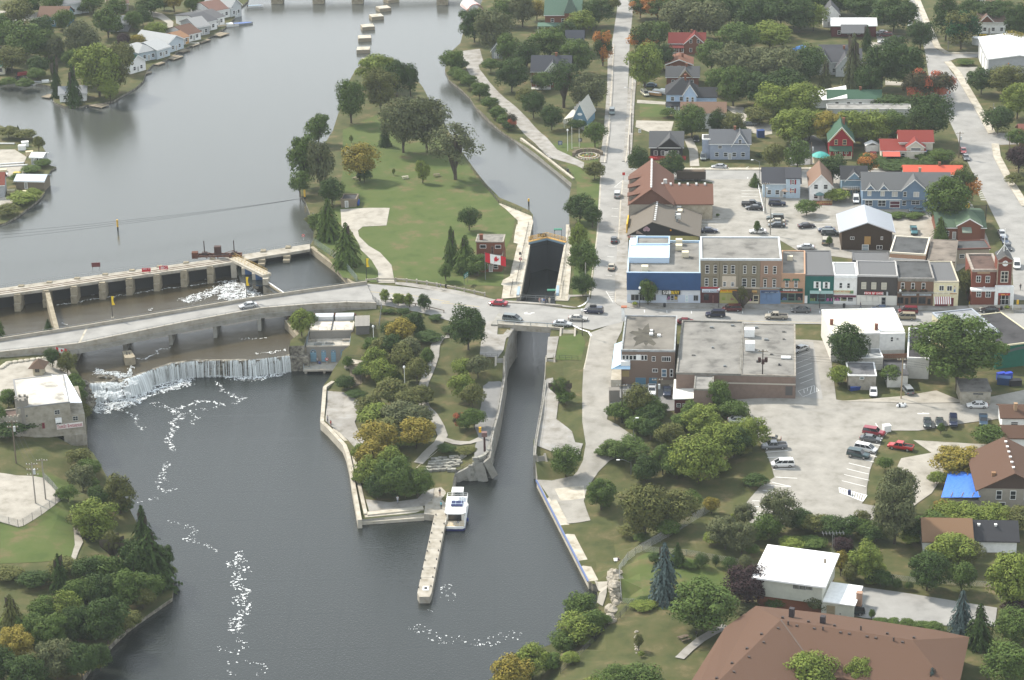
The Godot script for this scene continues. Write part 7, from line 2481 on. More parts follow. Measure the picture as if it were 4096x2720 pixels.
func lakeside():
	aligned=false
	var pale=pnt(.47,.53,.57)
	var list=[
		["pale blue boathouse with a low grey hip roof nearest the willow",p(558,249),p(635,234),9.,3.4,"h",1.8,pnt(.42,.49,.55),shg(.34,.35,.35)],
		["pale grey boathouse with a stepped gable roof beside the hip roofed one",p(630,238),p(681,222),9.,3.4,"x",2.,pale,shg(.42,.43,.43)],
		["pale boathouse with a broad light grey gable roof next to the orange shed",p(676,212),p(736,193),12.,3.6,"z",2.,pale,shg(.38,.39,.39)],
		["small orange tan boathouse under a low brown roof",p(721,183),p(756,173),7.,2.6,"x",1.4,pnt(.48,.28,.11),shg(.28,.16,.09)],
		["white boathouse with a dark brown roof and open boat bay",p(750,169),p(804,157),10.,2.8,"x",2.,M.white,shg(.13,.075,.055)],
		["grey boathouse with a small dormer between brown and black roofs",p(789,145),p(839,136),9.,3.4,"x",2.2,pnt(.40,.41,.42),shg(.30,.30,.30)],
		["long white boathouse with a black roof and picture window",p(813,128),p(869,116),13.,3.6,"x",1.4,M.white,shg(.09,.092,.10)],
		["white boathouse with a dark grey roof behind the moored cruiser",p(854,107),p(899,96),11.,3.,"x",1.6,M.white,shg(.12,.12,.125)],
		["white boathouse with a wide brown tiled roof and veranda",p(854,80),p(928,66),12.,3.4,"x",2.,M.white,shg(.18,.105,.085)],
		["pale grey gabled boathouse at the end of the row with an open bay",p(925,68),p(967,58),11.,4.,"z",2.6,pnt(.48,.50,.50),shg(.34,.35,.35)],
		["white cottage with green roofs and a yellow deck on the water",p(522,297),p(584,279),9.,3.6,"z",2.4,M.white,shg(.09,.19,.14)],
		["small white gabled boathouse half under the willow",p(483,300),p(516,292),7.,2.8,"z",1.8,M.white,shg(.3,.3,.29)]]
	for h in list:
		var b=simple("boathouse",h[0],h[1],h[2],h[3]*1.35,h[4],h[5],h[6],h[7],h[8],1,2,false,"boathouses along the far bank")
		b.n.set_meta("category","boathouse")
	var b=simple("point_cottage","small white cottage with a grey roof on the point between spruces",p(240,409),p(347,403),7.,2.8,"x",1.6,M.white,shg(.28,.29,.30),1,3,false)
	simple("blue_cottage","teal blue cottage with a rusty brown roof behind the lakeside trees",p(157,107),p(270,106),10.,4.,"x",2.6,pnt(.10,.21,.28),shg(.17,.105,.075),1,3,false)
	simple("white_cottage","white gabled house with a grey roof and red chimney at the lakeside",p(234,66),p(356,50),10.,4.6,"x",2.8,pnt(.62,.65,.66),shg(.27,.27,.27),1,3)
	simple("brown_roofed_bungalow","bungalow with a large brown roof behind the lakeside row",p(433,49),p(515,43),12.,3.,"x",2.6,pnt(.4,.36,.3),shg(.16,.105,.08),1,3,false)
	simple("grey_garage","low grey garage with a slate grey roof behind the dark red tree",p(427,128),p(513,126),9.,3.2,"x",1.8,pnt(.27,.28,.29),shg(.17,.18,.19),1,2,false)
	simple("cream_cottage","cream cottage with a pale green roof beside the boat slip",p(-36,300),p(21,297),10.,3.,"x",1.8,pnt(.6,.58,.45),shg(.16,.36,.27),1,2,false)
	simple("boat_shed","low weathered boat shed with a pale metal roof on the spit",p(65,756),p(177,758),6.,2.6,"x",1.,M.timber,pl(.40,.45,.5,.4,.3),0,1,false)
	simple("tiny_shed","tiny grey shed with a white roof on the spit",p(126,660),p(172,661),4.5,2.6,"x",.6,pnt(.42,.43,.43),M.white,1,1,false)
	simple("brick_shed","red roofed grey shed at the edge of the boat spit",p(-36,792),p(19,789),8.,4.,"x",2.4,pnt(.36,.37,.38),shg(.22,.07,.05),0,1,false)
	var dl=["yellow timber dock beside the green roofed cottage","brown timber dock under the willow","grey floating dock off the willow","narrow grey dock beyond the willow","brown dock close under the willow branches","pale short dock by the willow trunk","grey plank dock before the point cottage","tan timber deck of the point cottage","grey dock off the hip roofed boathouse","grey dock of the stepped boathouse","pale dock of the broad boathouse","tan dock by the orange shed","grey dock before the white boathouse","grey slab dock near the black roof","long plank slip by the spruce"]
	var dq=pp([569,288,515,308,517,341,488,359,457,353,454,383,396,420,359,408,632,252,691,227,727,201,810,162,762,176,881,136,196,383])
	for k in dq.size():
		dock_at(dq[k],5.5-(k % 3),4.+(k % 2)*1.5,dl[k])
	boat(at(p(914,106),UPPER),.35,8.5,M.white,pl(.45,.36,.22,.7),"white cabin cruiser with a tan deck off the black roofed boathouse")
	boat(at(p(973,98),UPPER),.25,7.5,pl(.3,.32,.33,.4),pl(.10,.16,.36,.7),"grey boat under a blue cover off the brown roofed boathouse",false)
	boat(at(p(1023,28),UPPER),.2,6.,M.white,pl(.2,.26,.32,.7),"small moored boat at the end of the boathouse row",false)
	boat(at(p(128,337),UPPER),.1,9.,pl(.36,.38,.40,.4),pl(.35,.36,.36,.7),"grey pontoon boat by the spruce slip",false)
	boat(at(p(178,335),UPPER),.3,8.,M.white,pl(.5,.46,.36,.7),"white cruiser with a cream canopy beside the grey pontoon")
	boat(g(p(98,300))+v3(0,.3,0),.5,5.,pl(.35,.05,.05,.5),pl(.3,.06,.06,.6),"small red boat pulled up on the grass",false)
	boat(g(p(44,92))+v3(0,.4,0),.2,6.,M.white,M.white,"white boat on the track behind the lakeside trees",false)
	boat(at(p(762,176),UPPER)+v3(1,0,1.5),.3,5.,M.white,pl(.5,.45,.36,.7),"small white boat tied by the orange shed",false)
	for q in [[p(36,658),9.,.15,"long white stored pipe on the spit"],[p(50,667),9.,.15,"grey stored beam on the spit"],[p(21,578),6.,-.1,"white stored mast near the spit reeds"]]:
		var o=thing("stored_pole",q[3],"pole",g(q[0])+v3(0,.2,0),q[2])
		var st=mk()
		tube(st,v3(-q[1]/2,.15,0),v3(q[1]/2,.15,0),.22,.22,8)
		put(st,"shaft",M.white,o)
		for e in [-1,1]:
			var cap=mk()
			tube(cap,v3(e*q[1]/2,.15,0),v3(e*(q[1]/2+.15),.15,0),.26,.26,8)
			put(cap,"cap",M.steel,o)
	var cr=[[p(89,599),M.white,"white wrapped bundle standing on the spit"],[p(101,584),M.white,"tall white crate on the spit"],[p(119,623),pl(.5,.42,.28,.7),"cream crate beside the tiny shed"],[p(70,700),pl(.5,.36,.08,.7),"yellow box on the spit grass"],[p(12,688),pl(.5,.44,.3,.7),"cream stack of boards on the spit"],[p(15,706),M.white,"white stack of boards on the spit"],[p(18,842),M.white,"white drum stack on the shore of the spit"],[p(44,771),pl(.4,.36,.22,.7),"low tan bench on the spit"],[p(107,774),pl(.5,.45,.3,.7),"pale pallet on the spit"]]
	for c in cr:
		crate(g(c[0]),v3(2.2,1.4 if c[0].y<640 else .8,1.6),c[1],c[2])
	var pk=0
	for q in pp([1471,253,1454,208,1459,161,1471,116,1506,75,1534,42,1565,7]):
		pk+=1
		var pos=at(q,UPPER)
		var o=thing("crib_pier","old tan timber crib pier standing in a row in the open river","pier",pos,.1*pk-.2,"row of crib piers")
		for r in 3:
			bs(-2.4,2.4,-1.+r*.75,-.3+r*.75,-2.4+.1*r,2.4-.1*r,"timber_course",M.dock,o)
		bs(-2.3,2.3,1.2,1.4,-2.3,2.3,"cap",M.pale,o)
	var a=at(p(972,-62),4.)
	var e=at(p(1943,-90),4.)
	var fb=thing("far_bridge","distant concrete bridge crossing the river at its far end","bridge",a)
	one(func(q):beam(q,Vector3.ZERO,e-a,8.,1.6),"deck",M.ashlar,fb)
	for q in pp([1110,9,1275,9,1431,9,1770,14]):
		var c=at(q,UPPER)-a
		bs(c.x-2.2,c.x+2.2,-8.,-1.5,c.z-5.,c.z+3.,"pier",M.tan,fb)
	b=hsa("striped_boathouse","red and white striped arched canopy at the canal mouth",p(1872,62),p(1934,56),10.,1.6,"boathouse")
	for k in 14:
		var z0=-10.*k/14.
		var z1=-10.*(k+1)/14.
		var st=mk()
		for s in 8:
			var a0=PI*s/8.
			var a1=PI*(s+1)/8.
			var v=func(an,z): return v3(b.w/2-b.w/2*cos(an),1.6+2.6*sin(an),z)
			quad(st,v.call(a0,z0),v.call(a1,z0),v.call(a1,z1),v.call(a0,z1))
		put(st,"canopy_strip",M.white if k % 2 else pl(.40,.10,.08,.7),b.n)
	for x in [.1,.5,.9]:
		bs(b.w*x-.1,b.w*x+.1,-1.,1.6,-.2,.0,"post",M.frame,b.n)
func crate(pos,s,m,label,called:="storage_box",cat:="box",group:=""):
	var o=thing(called,label,cat,pos,rng.randf_range(-.3,.3),group)
	bs(-s.x/2,s.x/2,0,s.y,-s.z/2,s.z/2,"body",m,o)
	bs(-s.x/2-.05,s.x/2+.05,s.y,s.y+.08,-s.z/2-.05,s.z/2+.05,"lid",m,o)
# ---------- street furniture ----------
func pole(called,label,q,h,r,m,cat:="pole")->Node3D:
	var o=thing(called,label,cat,gp(q))
	one(func(q):tube(q,v3(0,-.3,0),v3(0,h,0),r,r*.7,8),"shaft",m,o)
	return o
func lamp(q,h,label,m,globe:=true,arm:=.0):
	var o=pole("street_lamp",label,q,h,.09,m,"street lamp")
	if arm!=.0:
		var am=mk()
		tube(am,v3(0,h-.2,0),v3(arm*.6,h+.6,0),.05,.05,6)
		tube(am,v3(arm*.6,h+.6,0),v3(arm,h+.6,0),.05,.05,6)
		put(am,"arm",m,o)
		bs(arm-.35,arm+.35,h+.45,h+.65,-.15,.15,"lamp_head",M.frame,o)
	else:
		one(func(q):lathe(q,[v2(.08,h),v2(.24,h+.12),v2(.3,h+.35),v2(.22,h+.6),v2(.03,h+.75)],10),"lamp_head",M.frame if globe else m,o)
func flag(parent,h,w,hh,wave:=.25):
	var seg=[[.0,.25,true],[.25,.75,false],[.75,1.,true]]
	for s in seg:
		var st=mk()
		for k in 4:
			var f=func(u,v): return v3(u*w,h-v*hh-u*w*.28,wave*sin(u*6.))
			var u0=lerpf(s[0],s[1],k/4.)
			var u1=lerpf(s[0],s[1],(k+1)/4.)
			quad(st,f.call(u0,.0),f.call(u1,.0),f.call(u1,1.),f.call(u0,1.))
		put(st,"flag_bar" if s[2] else "flag_field",pl(.50,.015,.03,.8) if s[2] else M.white,parent)
	var lf=mk()
	var pts=PackedVector2Array([v2(0,-.5),v2(.06,-.2),v2(.32,-.24),v2(.27,-.12),v2(.5,.08),v2(.42,.14),v2(.46,.32),v2(.3,.26),v2(.16,.14),v2(.2,.4),v2(.1,.34),v2(0,.55),v2(-.1,.34),v2(-.2,.4),v2(-.16,.14),v2(-.3,.26),v2(-.46,.32),v2(-.42,.14),v2(-.5,.08),v2(-.27,-.12),v2(-.32,-.24),v2(-.06,-.2)])
	extrude_xy(lf,pts,-.02,.02)
	var o=put(lf,"maple_leaf",pl(.50,.015,.03,.8),parent)
	o.scale=v3(hh*.7,hh*.7,1)
	o.position=v3(w*.5,h-hh*.5-w*.14,wave*sin(3.)+.06)
	o.rotation.z=-.27
func banner(q,e,h,label):
	var o=thing("banner_pole",label,"banner pole",at(q,e))
	one(func(q):tube(q,v3(0,0,0),v3(0,h,0),.09,.06,8),"shaft",M.iron,o)
	var bn=mk()
	for k in 6:
		var y0=h-k*.4
		var f=func(y,x): return v3(x*(.75-.2*sin((h-y)*1.5)),y,.2*sin((h-y)*2.)*x)
		quad(bn,f.call(y0,.05),f.call(y0,1.),f.call(y0-.4,1.),f.call(y0-.4,.05))
	put(bn,"yellow_banner",pl(.66,.46,.02,.7),o)
	bs(-.3,.3,.0,.3,-.3,.3,"base",M.concrete,o)
func wire(pts,label,sag:=.03,r:=.022,group:=""):
	var o=thing("power_line",label,"cable",pts[0],.0,group)
	for k in pts.size()-1:
		var st=mk()
		var a=pts[k]-pts[0]
		var b=pts[k+1]-pts[0]
		var l=a.distance_to(b)
		for s in 12:
			var f=func(t): return a.lerp(b,t)-v3(0,l*sag*4.*t*(1.-t),0)
			tube(st,f.call(s/12.),f.call((s+1)/12.),r,r,4,false)
		put(st,"cable",M.iron,o)
func upole(q,top,label,m,cross:=1,can:=true)->Vector3:
	var pos=gp(q)
	var h=hof(top,pos)
	var o=thing("utility_pole",label,"utility pole",pos)
	one(func(q):tube(q,v3(0,-.3,0),v3(0,h,0),.17,.11,8),"shaft",m,o)
	for k in cross:
		bs(-1.2,1.2,h-.5-k*1.2,h-.35-k*1.2,-.08,.08,"cross_arm",M.timber,o)
		for x in [-1.1,-.5,.5,1.1]:
			one(func(q):tube(q,v3(x,h-.35-k*1.2,0),v3(x,h-.12-k*1.2,0),.06,.05,6),"insulator",M.frame,o)
	if can:
		one(func(q):tube(q,v3(.38,h-2.6,0),v3(.38,h-1.5,0),.28,.28,10),"transformer",pl(.48,.49,.48,.5),o)
	return pos+v3(0,h-.2,0)
func bench(q,label,m,turn:=.0):
	var o=thing("picnic_table",label,"picnic table",gp(q),turn)
	for z in [-.3,.0,.3]:
		bs(-.95,.95,.72,.78,z-.13,z+.13,"top_plank",m,o)
	for z in [-.8,.8]:
		bs(-.95,.95,.42,.47,z-.14,z+.14,"seat",m,o)
	for x in [-.7,.7]:
		var st=mk()
		span(st,x-.05,x+.05,.36,.42,-.8,.8)
		beam(st,v3(x,.72,-.2),v3(x,.05,-.7),.08,.1)
		beam(st,v3(x,.72,.2),v3(x,.05,.7),.08,.1)
		put(st,"leg_frame",m,o)
func sign_at(q,h,w,hh,m,label,turn:=.0,lines:=2):
	var o=thing("sign_post",label,"sign",gp(q),turn)
	for x in ([-w*.4,w*.4] if w>1.2 else [.0]):
		one(func(q):tube(q,v3(x,-.2,0),v3(x,h,0),.05,.05,6),"post",M.steel,o)
	bs(-w/2,w/2,h-hh,h+.05,.05,.11,"board",m,o)
	if lines>0 and w>.5:
		for k in lines:
			scrawl(o,v3(0,h-hh*(k+.7)/(lines+.4),.12),w*.7,hh*.16,M.paint if m.albedo_color.get_luminance()<.6 else M.iron)
func ring_buoy(q,e,label):
	var o=thing("life_ring",label,"life ring",at(q,e))
	var st=mk()
	for k in 14:
		var a0=TAU*k/14
		var a1=TAU*(k+1)/14
		tube(st,v3(.32*cos(a0),1.2+.32*sin(a0),0),v3(.32*cos(a1),1.2+.32*sin(a1),0),.09,.09,6,false)
	put(st,"ring",pl(.55,.05,.03,.6),o)
	var b=mk()
	span(b,-.35,.35,.85,1.55,-.12,-.1)
	tube(b,v3(0,-.2,-.12),v3(0,1.,-.12),.04,.04,6)
	put(b,"board",M.frame,o)
func furniture():
	var woodm=gn(.18,.145,.11,T.wood,4.)
	var greyp=gn(.34,.32,.29,T.wood,4.)
	for l in [[p(2875,1234),p(2876,1163),"tall dark street lamp in front of the yellow restaurant sign"],[p(3278,1237),p(3283,1165),"tall dark street lamp in front of the green shop"],[p(3598,1235),p(3605,1168),"tall dark street lamp in front of the brown brick shop"],[p(2559,1232),p(2560,1157),"dark street lamp beside the tree at the blue fascia shop"],[p(2329,1343),p(2330,1246),"slim dark street lamp at the corner of the lane"],[p(3933,1222),p(3939,1157),"dark street lamp with a red banner before the post office"]]:
		var pos=gp(l[0])
		lamp(l[0],hof(l[1],pos),l[2],M.iron)
	for l in [[p(2524,1897),p(2524,1848),"grey street lamp with a long curved arm above the lane",-2.8],[p(2534,1746),p(2535,1681),"thin grey lamp with a short arm among the lane trees",.8],[p(2528,427),p(2528,356),"grey street lamp arching over the street beside the maples",-2.2],[p(3037,734),p(3038,646),"grey street lamp at the entrance of the shop lot",-2.2]]:
		var pos=gp(l[0])
		lamp(l[0],hof(l[1],pos),l[2],M.steel,false,l[3])
	for l in [[p(1620,1556),p(1617,1474),"white double lamp post in the island shrubs"],[p(1495,1365),p(1493,1311),"white globe lamp post behind the powerhouse"],[p(2271,605),p(2269,525),"white lamp post with a short arm on the fountain lawn"]]:
		var pos=gp(l[0])
		lamp(l[0],hof(l[1],pos),l[2],M.frame)
	var a1=upole(p(143,2015),p(119,1851),"tall grey utility pole at the edge of the fenced gravel yard",greyp,3,true)
	var a2=upole(p(65,1853),p(48,1681),"leaning brown utility pole below the restaurant",woodm,2,true)
	var a3=upole(p(183,1999),p(177,1835),"slim pale pole beside the gravel yard fence",greyp,1,false)
	for k in 3:
		wire([a1+v3(-1.+k,0,0),a2+v3(-1.+k,0,0),a2+v3(-30+k,4,2)],"power line strung over the restaurant bank",.02,.022,"lines over the restaurant bank")
	wire([a1,a3],"short power line between the yard poles",.02)
	var b1=upole(p(3604,1597),p(3613,1432),"leaning tan utility pole with a white transformer in the back yard",gn(.36,.29,.20,T.wood,4.),1,true)
	var b2=upole(p(3048,1589),p(3055,1398),"dark utility pole with three round transformers behind the grocery building",gn(.05,.042,.036,T.wood,4.),1,false)
	var tr=thing("transformer_bank","three dark round transformers hung high on the dark pole","transformer",b2+v3(0,-2.8,0))
	for q in [v3(-.75,0,.1),v3(.75,0,.1),v3(0,-.3,.5)]:
		var st=mk()
		tube(st,q,q+v3(0,1.1,0),.36,.36,12)
		put(st,"drum",pl(.05,.025,.022,.5),tr)
	for k in 3:
		wire([b2+v3(0,-.4-.6*k,0),b1+v3(0,-.3-.6*k,0),at(p(4157,1509),6.-.6*k)],"power line running behind the main street yards",.012,.022,"lines behind the yards")
	upole(p(2488,1692),p(2484,1536),"ivy covered dark pole at the top of the lane",gn(.04,.04,.03,T.wood,4.),1,false)
	upole(p(2629,1638),p(2630,1513),"brown pole behind the brick corner building",woodm,1,true)
	upole(p(2343,1183),p(2341,1051),"pale pole between the canal trees and the street",greyp,0,false)
	upole(p(2527,534),p(2530,452),"dark street pole beside the gravel drive",pl(.03,.03,.03,.7),0,false)
	upole(p(2519,646),p(2524,539),"dark pole at the corner of the side street",woodm,0,false)
	upole(p(3060,852),p(3064,730),"tan pole beside the pale blue house",greyp,1,true)
	upole(p(3081,940),p(3083,833),"pale pole between the parked cars behind the shops",greyp,0,true)
	upole(p(3244,659),p(3248,569),"dark pole beside the round green topped kiosk",woodm,0,true)
	upole(p(3835,632),p(3840,527),"brown pole by the red roofed restaurant corner",woodm,1,true)
	upole(p(3889,803),p(3895,694),"brown pole beside the striped crossing",woodm,0,false)
	upole(p(3941,908),p(3944,818),"dark pole by the green roofed shop",pl(.03,.03,.03,.7),0,false)
	upole(p(3792,199),p(3801,90),"pale pole at the top bend of the slanting street",greyp,0,false)
	upole(p(3954,184),p(3962,111),"pale pole behind the steel building",greyp,0,true)
	upole(p(3969,524),p(3981,413),"pale pole on the grass beside the slanting street",greyp,0,true)
	upole(p(4034,646),p(4042,550),"dark pole before the purple tree",woodm,0,false)
	upole(p(2855,513),p(2854,486),"grey pole rising behind the grey blue house",greyp,1,false)
	var nv=0
	for q in [pp([472,925,470,884]),pp([1220,804,1220,783]),pp([2115,822,2115,813])]:
		nv+=1
		var pos=at(q[0],UPPER)
		var o=thing("channel_marker",["yellow and black channel pile in the open river","small yellow channel pile by the park trees","small yellow buoy in the canal above the lock"][nv-1],"marker",pos)
		one(func(q):tube(q,v3(0,-.5,0),v3(0,1.3,0),.22,.22,8),"dark_base",M.iron,o)
		one(func(q):tube(q,v3(0,1.3,0),v3(0,3.4 if nv<3 else 2.,0),.26,.26,8),"yellow_top",pl(.60,.36,.04,.6),o)
	for k in 3:
		wire([at(fr(1.6857,0,0,-60,1568+k*22),3.),at(fr(1.6857,0,0,800,1490+k*12),3.),at(p(1220,792),2.4)],"thin cable slung across the river above the dam",.006,.03,"cables over the river")
	banner(p(451,1273),.3,hof(p(440,1185),at(p(451,1273),.3)),"yellow banner on a dark pole at the middle of the bridge")
	banner(p(988,1199),.3,hof(p(982,1108),at(p(988,1199),.3)),"yellow banner on a dark pole near the silver car on the bridge")
	banner(p(1467,1120),.0,hof(p(1460,1034),at(p(1467,1120),.0)),"yellow banner on a dark pole at the park end of the bridge")
	var fo=pole("flagpole","flagpole with a large red and white maple leaf flag by the lock office",p(1942,1120),hof(p(1942,1009),gp(p(1942,1120))),.09,M.steel,"flagpole")
	flag(fo,hof(p(1942,1009),gp(p(1942,1120))),5.4,2.6)
	for q in [[p(227,1430),p(226,1387),"small maple leaf flag at the corner of the restaurant yard"],[p(237,1454),p(236,1410),"second maple leaf flag nearer the restaurant roof"]]:
		var pos=at(q[0],-.5)
		var fl=thing("flagpole",q[2],"flagpole",pos)
		var hh=hof(q[1],pos)
		one(func(q):tube(q,Vector3.ZERO,v3(0,hh,0),.05,.04,6),"shaft",M.frame,fl)
		flag(fl,hh,2.6,1.3)
	for q in [[p(2288,596),p(2288,507),"white flagpole on the fountain lawn nearest the cottage ramp"],[p(2317,593),p(2318,515),"white flagpole on the fountain lawn beside the dark plaque"]]:
		pole("flagpole",q[2],q[0],hof(q[1],gp(q[0])),.07,M.frame,"flagpole")
	sign_at(p(1864,1137),3.,2.6,1.2,pl(.03,.14,.12,.6),"green and white park sign on two posts beside the road curve",1.15)
	sign_at(p(2559,540),1.9,.9,1.1,M.white,"white sign on the grass by the gravel drive")
	sign_at(p(2495,722),2.4,.8,.8,pl(.45,.03,.03,.6),"red no entry sign at the street corner by the brown hall",.0,0)
	sign_at(p(3868,849),2.6,1.3,1.6,pl(.62,.38,.03,.6),"yellow sign board by the black flat roofed shop")
	sign_at(p(3929,168),2.8,2.6,1.6,pl(.62,.42,.02,.6),"yellow sign board beside the white tank")
	sign_at(p(3803,650),2.2,1.2,1.2,pl(.45,.35,.28,.6),"tan sign at the corner of the vine covered terrace")
	sign_at(p(2241,587),1.8,1.3,1.2,pl(.05,.08,.16,.6),"dark blue plaque with a silver crest on the fountain lawn")
	sign_at(p(2321,584),2.4,1.2,1.,pl(.03,.03,.05,.6),"dark plaque on a post beside the flagpole")
	sign_at(p(2785,2550),1.3,.4,.5,M.iron,"short dark post light beside the lodge path",.0,0)
	sign_at(p(2081,1038),1.9,.6,.7,M.iron,"dark box on a post beside the lock",.0,0)
	ring_buoy(p(1308,1455),-8.,"red and white life ring on the powerhouse platform")
	ring_buoy(p(1214,959),-1.,"red and white life ring at the park end of the dam")
	ring_buoy(p(2082,1053),.2,"red life ring beside the lock railing")
	var tw=thing("signal_tower","dark red signal light tower on the curved wall end","signal",g(p(1939,1808)))
	one(func(q):tube(q,v3(0,-.2,0),v3(0,4.6,0),.28,.2,10),"column",pl(.05,.02,.02,.5),tw)
	bs(-.6,.6,3.8,4.8,-.5,.5,"signal_box",pl(.16,.09,.08,.6),tw)
	one(func(q):lathe(q,[v2(0,0),v2(1.5,0),v2(1.5,.12),v2(0,.12)],14),"footing",M.pale,tw)
	var yl=pole("signal_lamp","yellow lamp on a grey post behind the signal tower",p(1921,1753),1.6,.08,M.steel,"lamp")
	bs(-.28,.28,1.3,2.5,-.22,.22,"yellow_head",pl(.62,.36,.02,.5),yl)
	bench(p(1621,715),"pale picnic table near the yellow tree in the park",M.pale,.2)
	bench(p(1747,706),"grey picnic table under the spreading oak",M.timber,.3)
	bench(p(1424,718),"tan picnic table beside the dark round bush",M.dock,.8)
	bench(p(2735,2559),"dark brown garden seat on the lodge lawn",woodm,.5)
	bench(p(3912,1224),"dark bench before the post office",M.iron,.0)
	bench(p(2305,600),"grey bench behind the flower fountain",M.timber,.0)
	var fn=thing("fountain","round fountain with pale green water ringed by flowers","fountain",g(p(2351,626)))
	one(func(q):lathe(q,[v2(3.,-.2),v2(3.,.5),v2(2.6,.55),v2(2.55,.25),v2(0,.25)],20),"basin",M.pale,fn)
	one(func(q):lathe(q,[v2(2.5,.38),v2(0,.38)],20),"water",pl(.20,.32,.24,.15),fn)
	var f3=mk()
	for k in 26:
		var an=TAU*k/26.
		box(f3,v3(3.5*cos(an),.1,3.5*sin(an)),v3(.55,.4,.5))
	put(f3,"edging_stones",M.pale,fn)
	var bwl=mk()
	for k in 12:
		var an=PI+PI*k/11.
		box(bwl,v3(4.2*cos(an),.6,-.5+4.*sin(an)),v3(1.,1.4,.7),Transform3D.IDENTITY)
	put(bwl,"stone_back",M.timber,fn)
	put(leaf_ball(3.6,.45,3.4,900,77,.26,[lin(.45,.34,.05),lin(.08,.12,.03),lin(.3,.05,.08),lin(.1,.14,.04)],.82),"flowers",M.leafy,fn).position=v3(0,.15,0)
	var kb=thing("round_kiosk","round cream kiosk with a teal conical roof on the side street","kiosk",gp(p(3281,650)))
	one(func(q):lathe(q,[v2(2.3,0),v2(2.3,2.3),v2(0,2.3)],12),"wall",pnt(.55,.48,.34),kb)
	one(func(q):lathe(q,[v2(2.8,2.2),v2(1.5,3.),v2(0,3.5)],12),"roof",pl(.05,.30,.27,.6),kb)
	var sh=thing("garden_shed","small white garden shed beside the red roofed restaurant","shed",gp(p(3489,607)))
	bs(-2.,2.,0,2.,-2.5,0,"wall",M.white,sh)
	var s2=mk()
	slab(s2,v3(-2.2,2.,.2),v3(-2.2,2.,-2.7),v3(0,3.,-2.7),v3(0,3.,.2))
	slab(s2,v3(2.2,2.,.2),v3(2.2,2.,-2.7),v3(0,3.,-2.7),v3(0,3.,.2))
	put(s2,"roof",M.white,sh)
	var wt=thing("white_tank","white cylindrical tank beside the yellow sign","tank",g(p(3908,176)))
	one(func(q):lathe(q,[v2(1.9,0),v2(1.9,2.4),v2(0,2.9)],16),"shell",M.white,wt)
	one(func(q):lathe(q,[v2(1.95,2.3),v2(2.,2.4),v2(1.9,2.45)],16),"rim",M.steel,wt)
	var bt=thing("tarp_heap","heap of goods under a bright blue tarpaulin in a back yard","tarp",g(p(3206,199)))
	var tm=mk()
	for k in 10:
		for j in 6:
			var q=func(a,b): return v3(-3.+.6*a,maxf(.0,1.7*sin(PI*a/10.)*sin(PI*(b+.2)/6.4)+.25*sin(a*2.1+b)),1.8-.6*b)
			quad(tm,q.call(k,j),q.call(k+1,j),q.call(k+1,j+1),q.call(k,j+1))
	put(tm,"blue_tarp",pl(.08,.25,.60,.4),bt)
	crate(gp(p(3042,548)),v3(2.2,2.2,1.8),pl(.02,.05,.16,.6),"dark blue steel bin behind the grey blue house","dumpster","bin")
	crate(gp(p(4015,1535)),v3(3.,1.6,1.8),pl(.01,.04,.12,.6),"dark blue dumpster with a white label below the green wall","dumpster","bin")
	crate(gp(p(4059,1540)),v3(2.8,1.3,1.6),pl(.015,.015,.018,.6),"black dumpster below the green wall","dumpster","bin")
	for k in 4:
		crate(gp(fr(2.148,3000,1500,2140+k*30,40-(k % 2)*6)),v3(1.,1.6,1.),pl(.03,.06,.40,.5),"bright blue recycling cart below the green wall","recycling_cart","cart","blue recycling carts")
	crate(gp(p(3454,1551)),v3(2.6,1.9,2.),pl(.34,.20,.08,.7),"brown wooden box against the grey roofed shed","wooden_box","box")
	crate(gp(p(3546,1726)),v3(1.6,1.4,1.3),M.white,"white steel cabinet at the head of the bay row","cabinet","cabinet")
	crate(gp(p(2457,1603)),v3(2.4,2.8,2.),gn(.22,.21,.19,T.brick,4.),"old grey brick transformer hut beside the lane","brick_hut","hut")
	crate(g(p(2472,2240)),v3(1.6,.08,1.2),M.white,"white picnic blanket on the lower grass","blanket","blanket")
	for k in 9:
		var gb=thing("garbage_bag","stuffed garbage bag in the heap by the utility pole","garbage bag",gp(fr(2.148,3000,1500,1270+(k % 5)*15,268+(k/5)*10)),rng.randf()*3.,"heap of garbage bags")
		one(func(q):lathe(q,[v2(.0,0),v2(.38,.08),v2(.42,.3),v2(.25,.55),v2(.05,.62),v2(.12,.75)],8),"bag",M.white if k % 3 else M.iron,gb)
	barrel(gp(p(3397,1980)),pl(.02,.03,.10,.5),"dark blue barrel base of the lamp in the hatched island","","lamp_barrel")
	barrel(gp(p(3479,1545)),M.white,"white gas bottle beside the wooden box","","gas_bottle")
	for q in [[p(2658,1232),"dark round litter bin on the pavement by the blue fascia shop"],[p(4005,1245),"dark round litter bin by the post office crossing"],[p(3376,1234),"dark litter bin with white bags before the white shop"],[p(2271,688),"dark round litter bin beside the canal railing"]]:
		barrel(gp(q[0]),M.iron,q[1],"","litter_bin")
	for q in [[p(2540,1230),"concrete planter of yellow flowers at the blue fascia corner"],[p(4027,1245),"concrete planter of green leaves by the post office crossing"]]:
		var o=thing("planter",q[1],"planter",gp(q[0]))
		one(func(q):lathe(q,[v2(.6,0),v2(.75,.55),v2(.6,.5),v2(0,.5)],8),"tub",M.concrete,o)
		put(leaf_ball(.75,.5,.75,260,5,.16,[lin(.3,.34,.03),lin(.10,.18,.03),lin(.08,.05,.03)]),"flowers",M.leafy,o).position=v3(0,.75,0)
	var hy=pole("fire_hydrant","yellow hydrant on the pavement before the post office",p(3879,1220),.8,.2,pl(.62,.42,.02,.6),"hydrant")
	var hm=mk()
	tube(hm,v3(-.3,.5,0),v3(.3,.5,0),.1,.1,8)
	lathe(hm,[v2(.22,.75),v2(.15,.95),v2(0,1.)],8)
	put(hm,"cap",pl(.62,.42,.02,.6),hy)
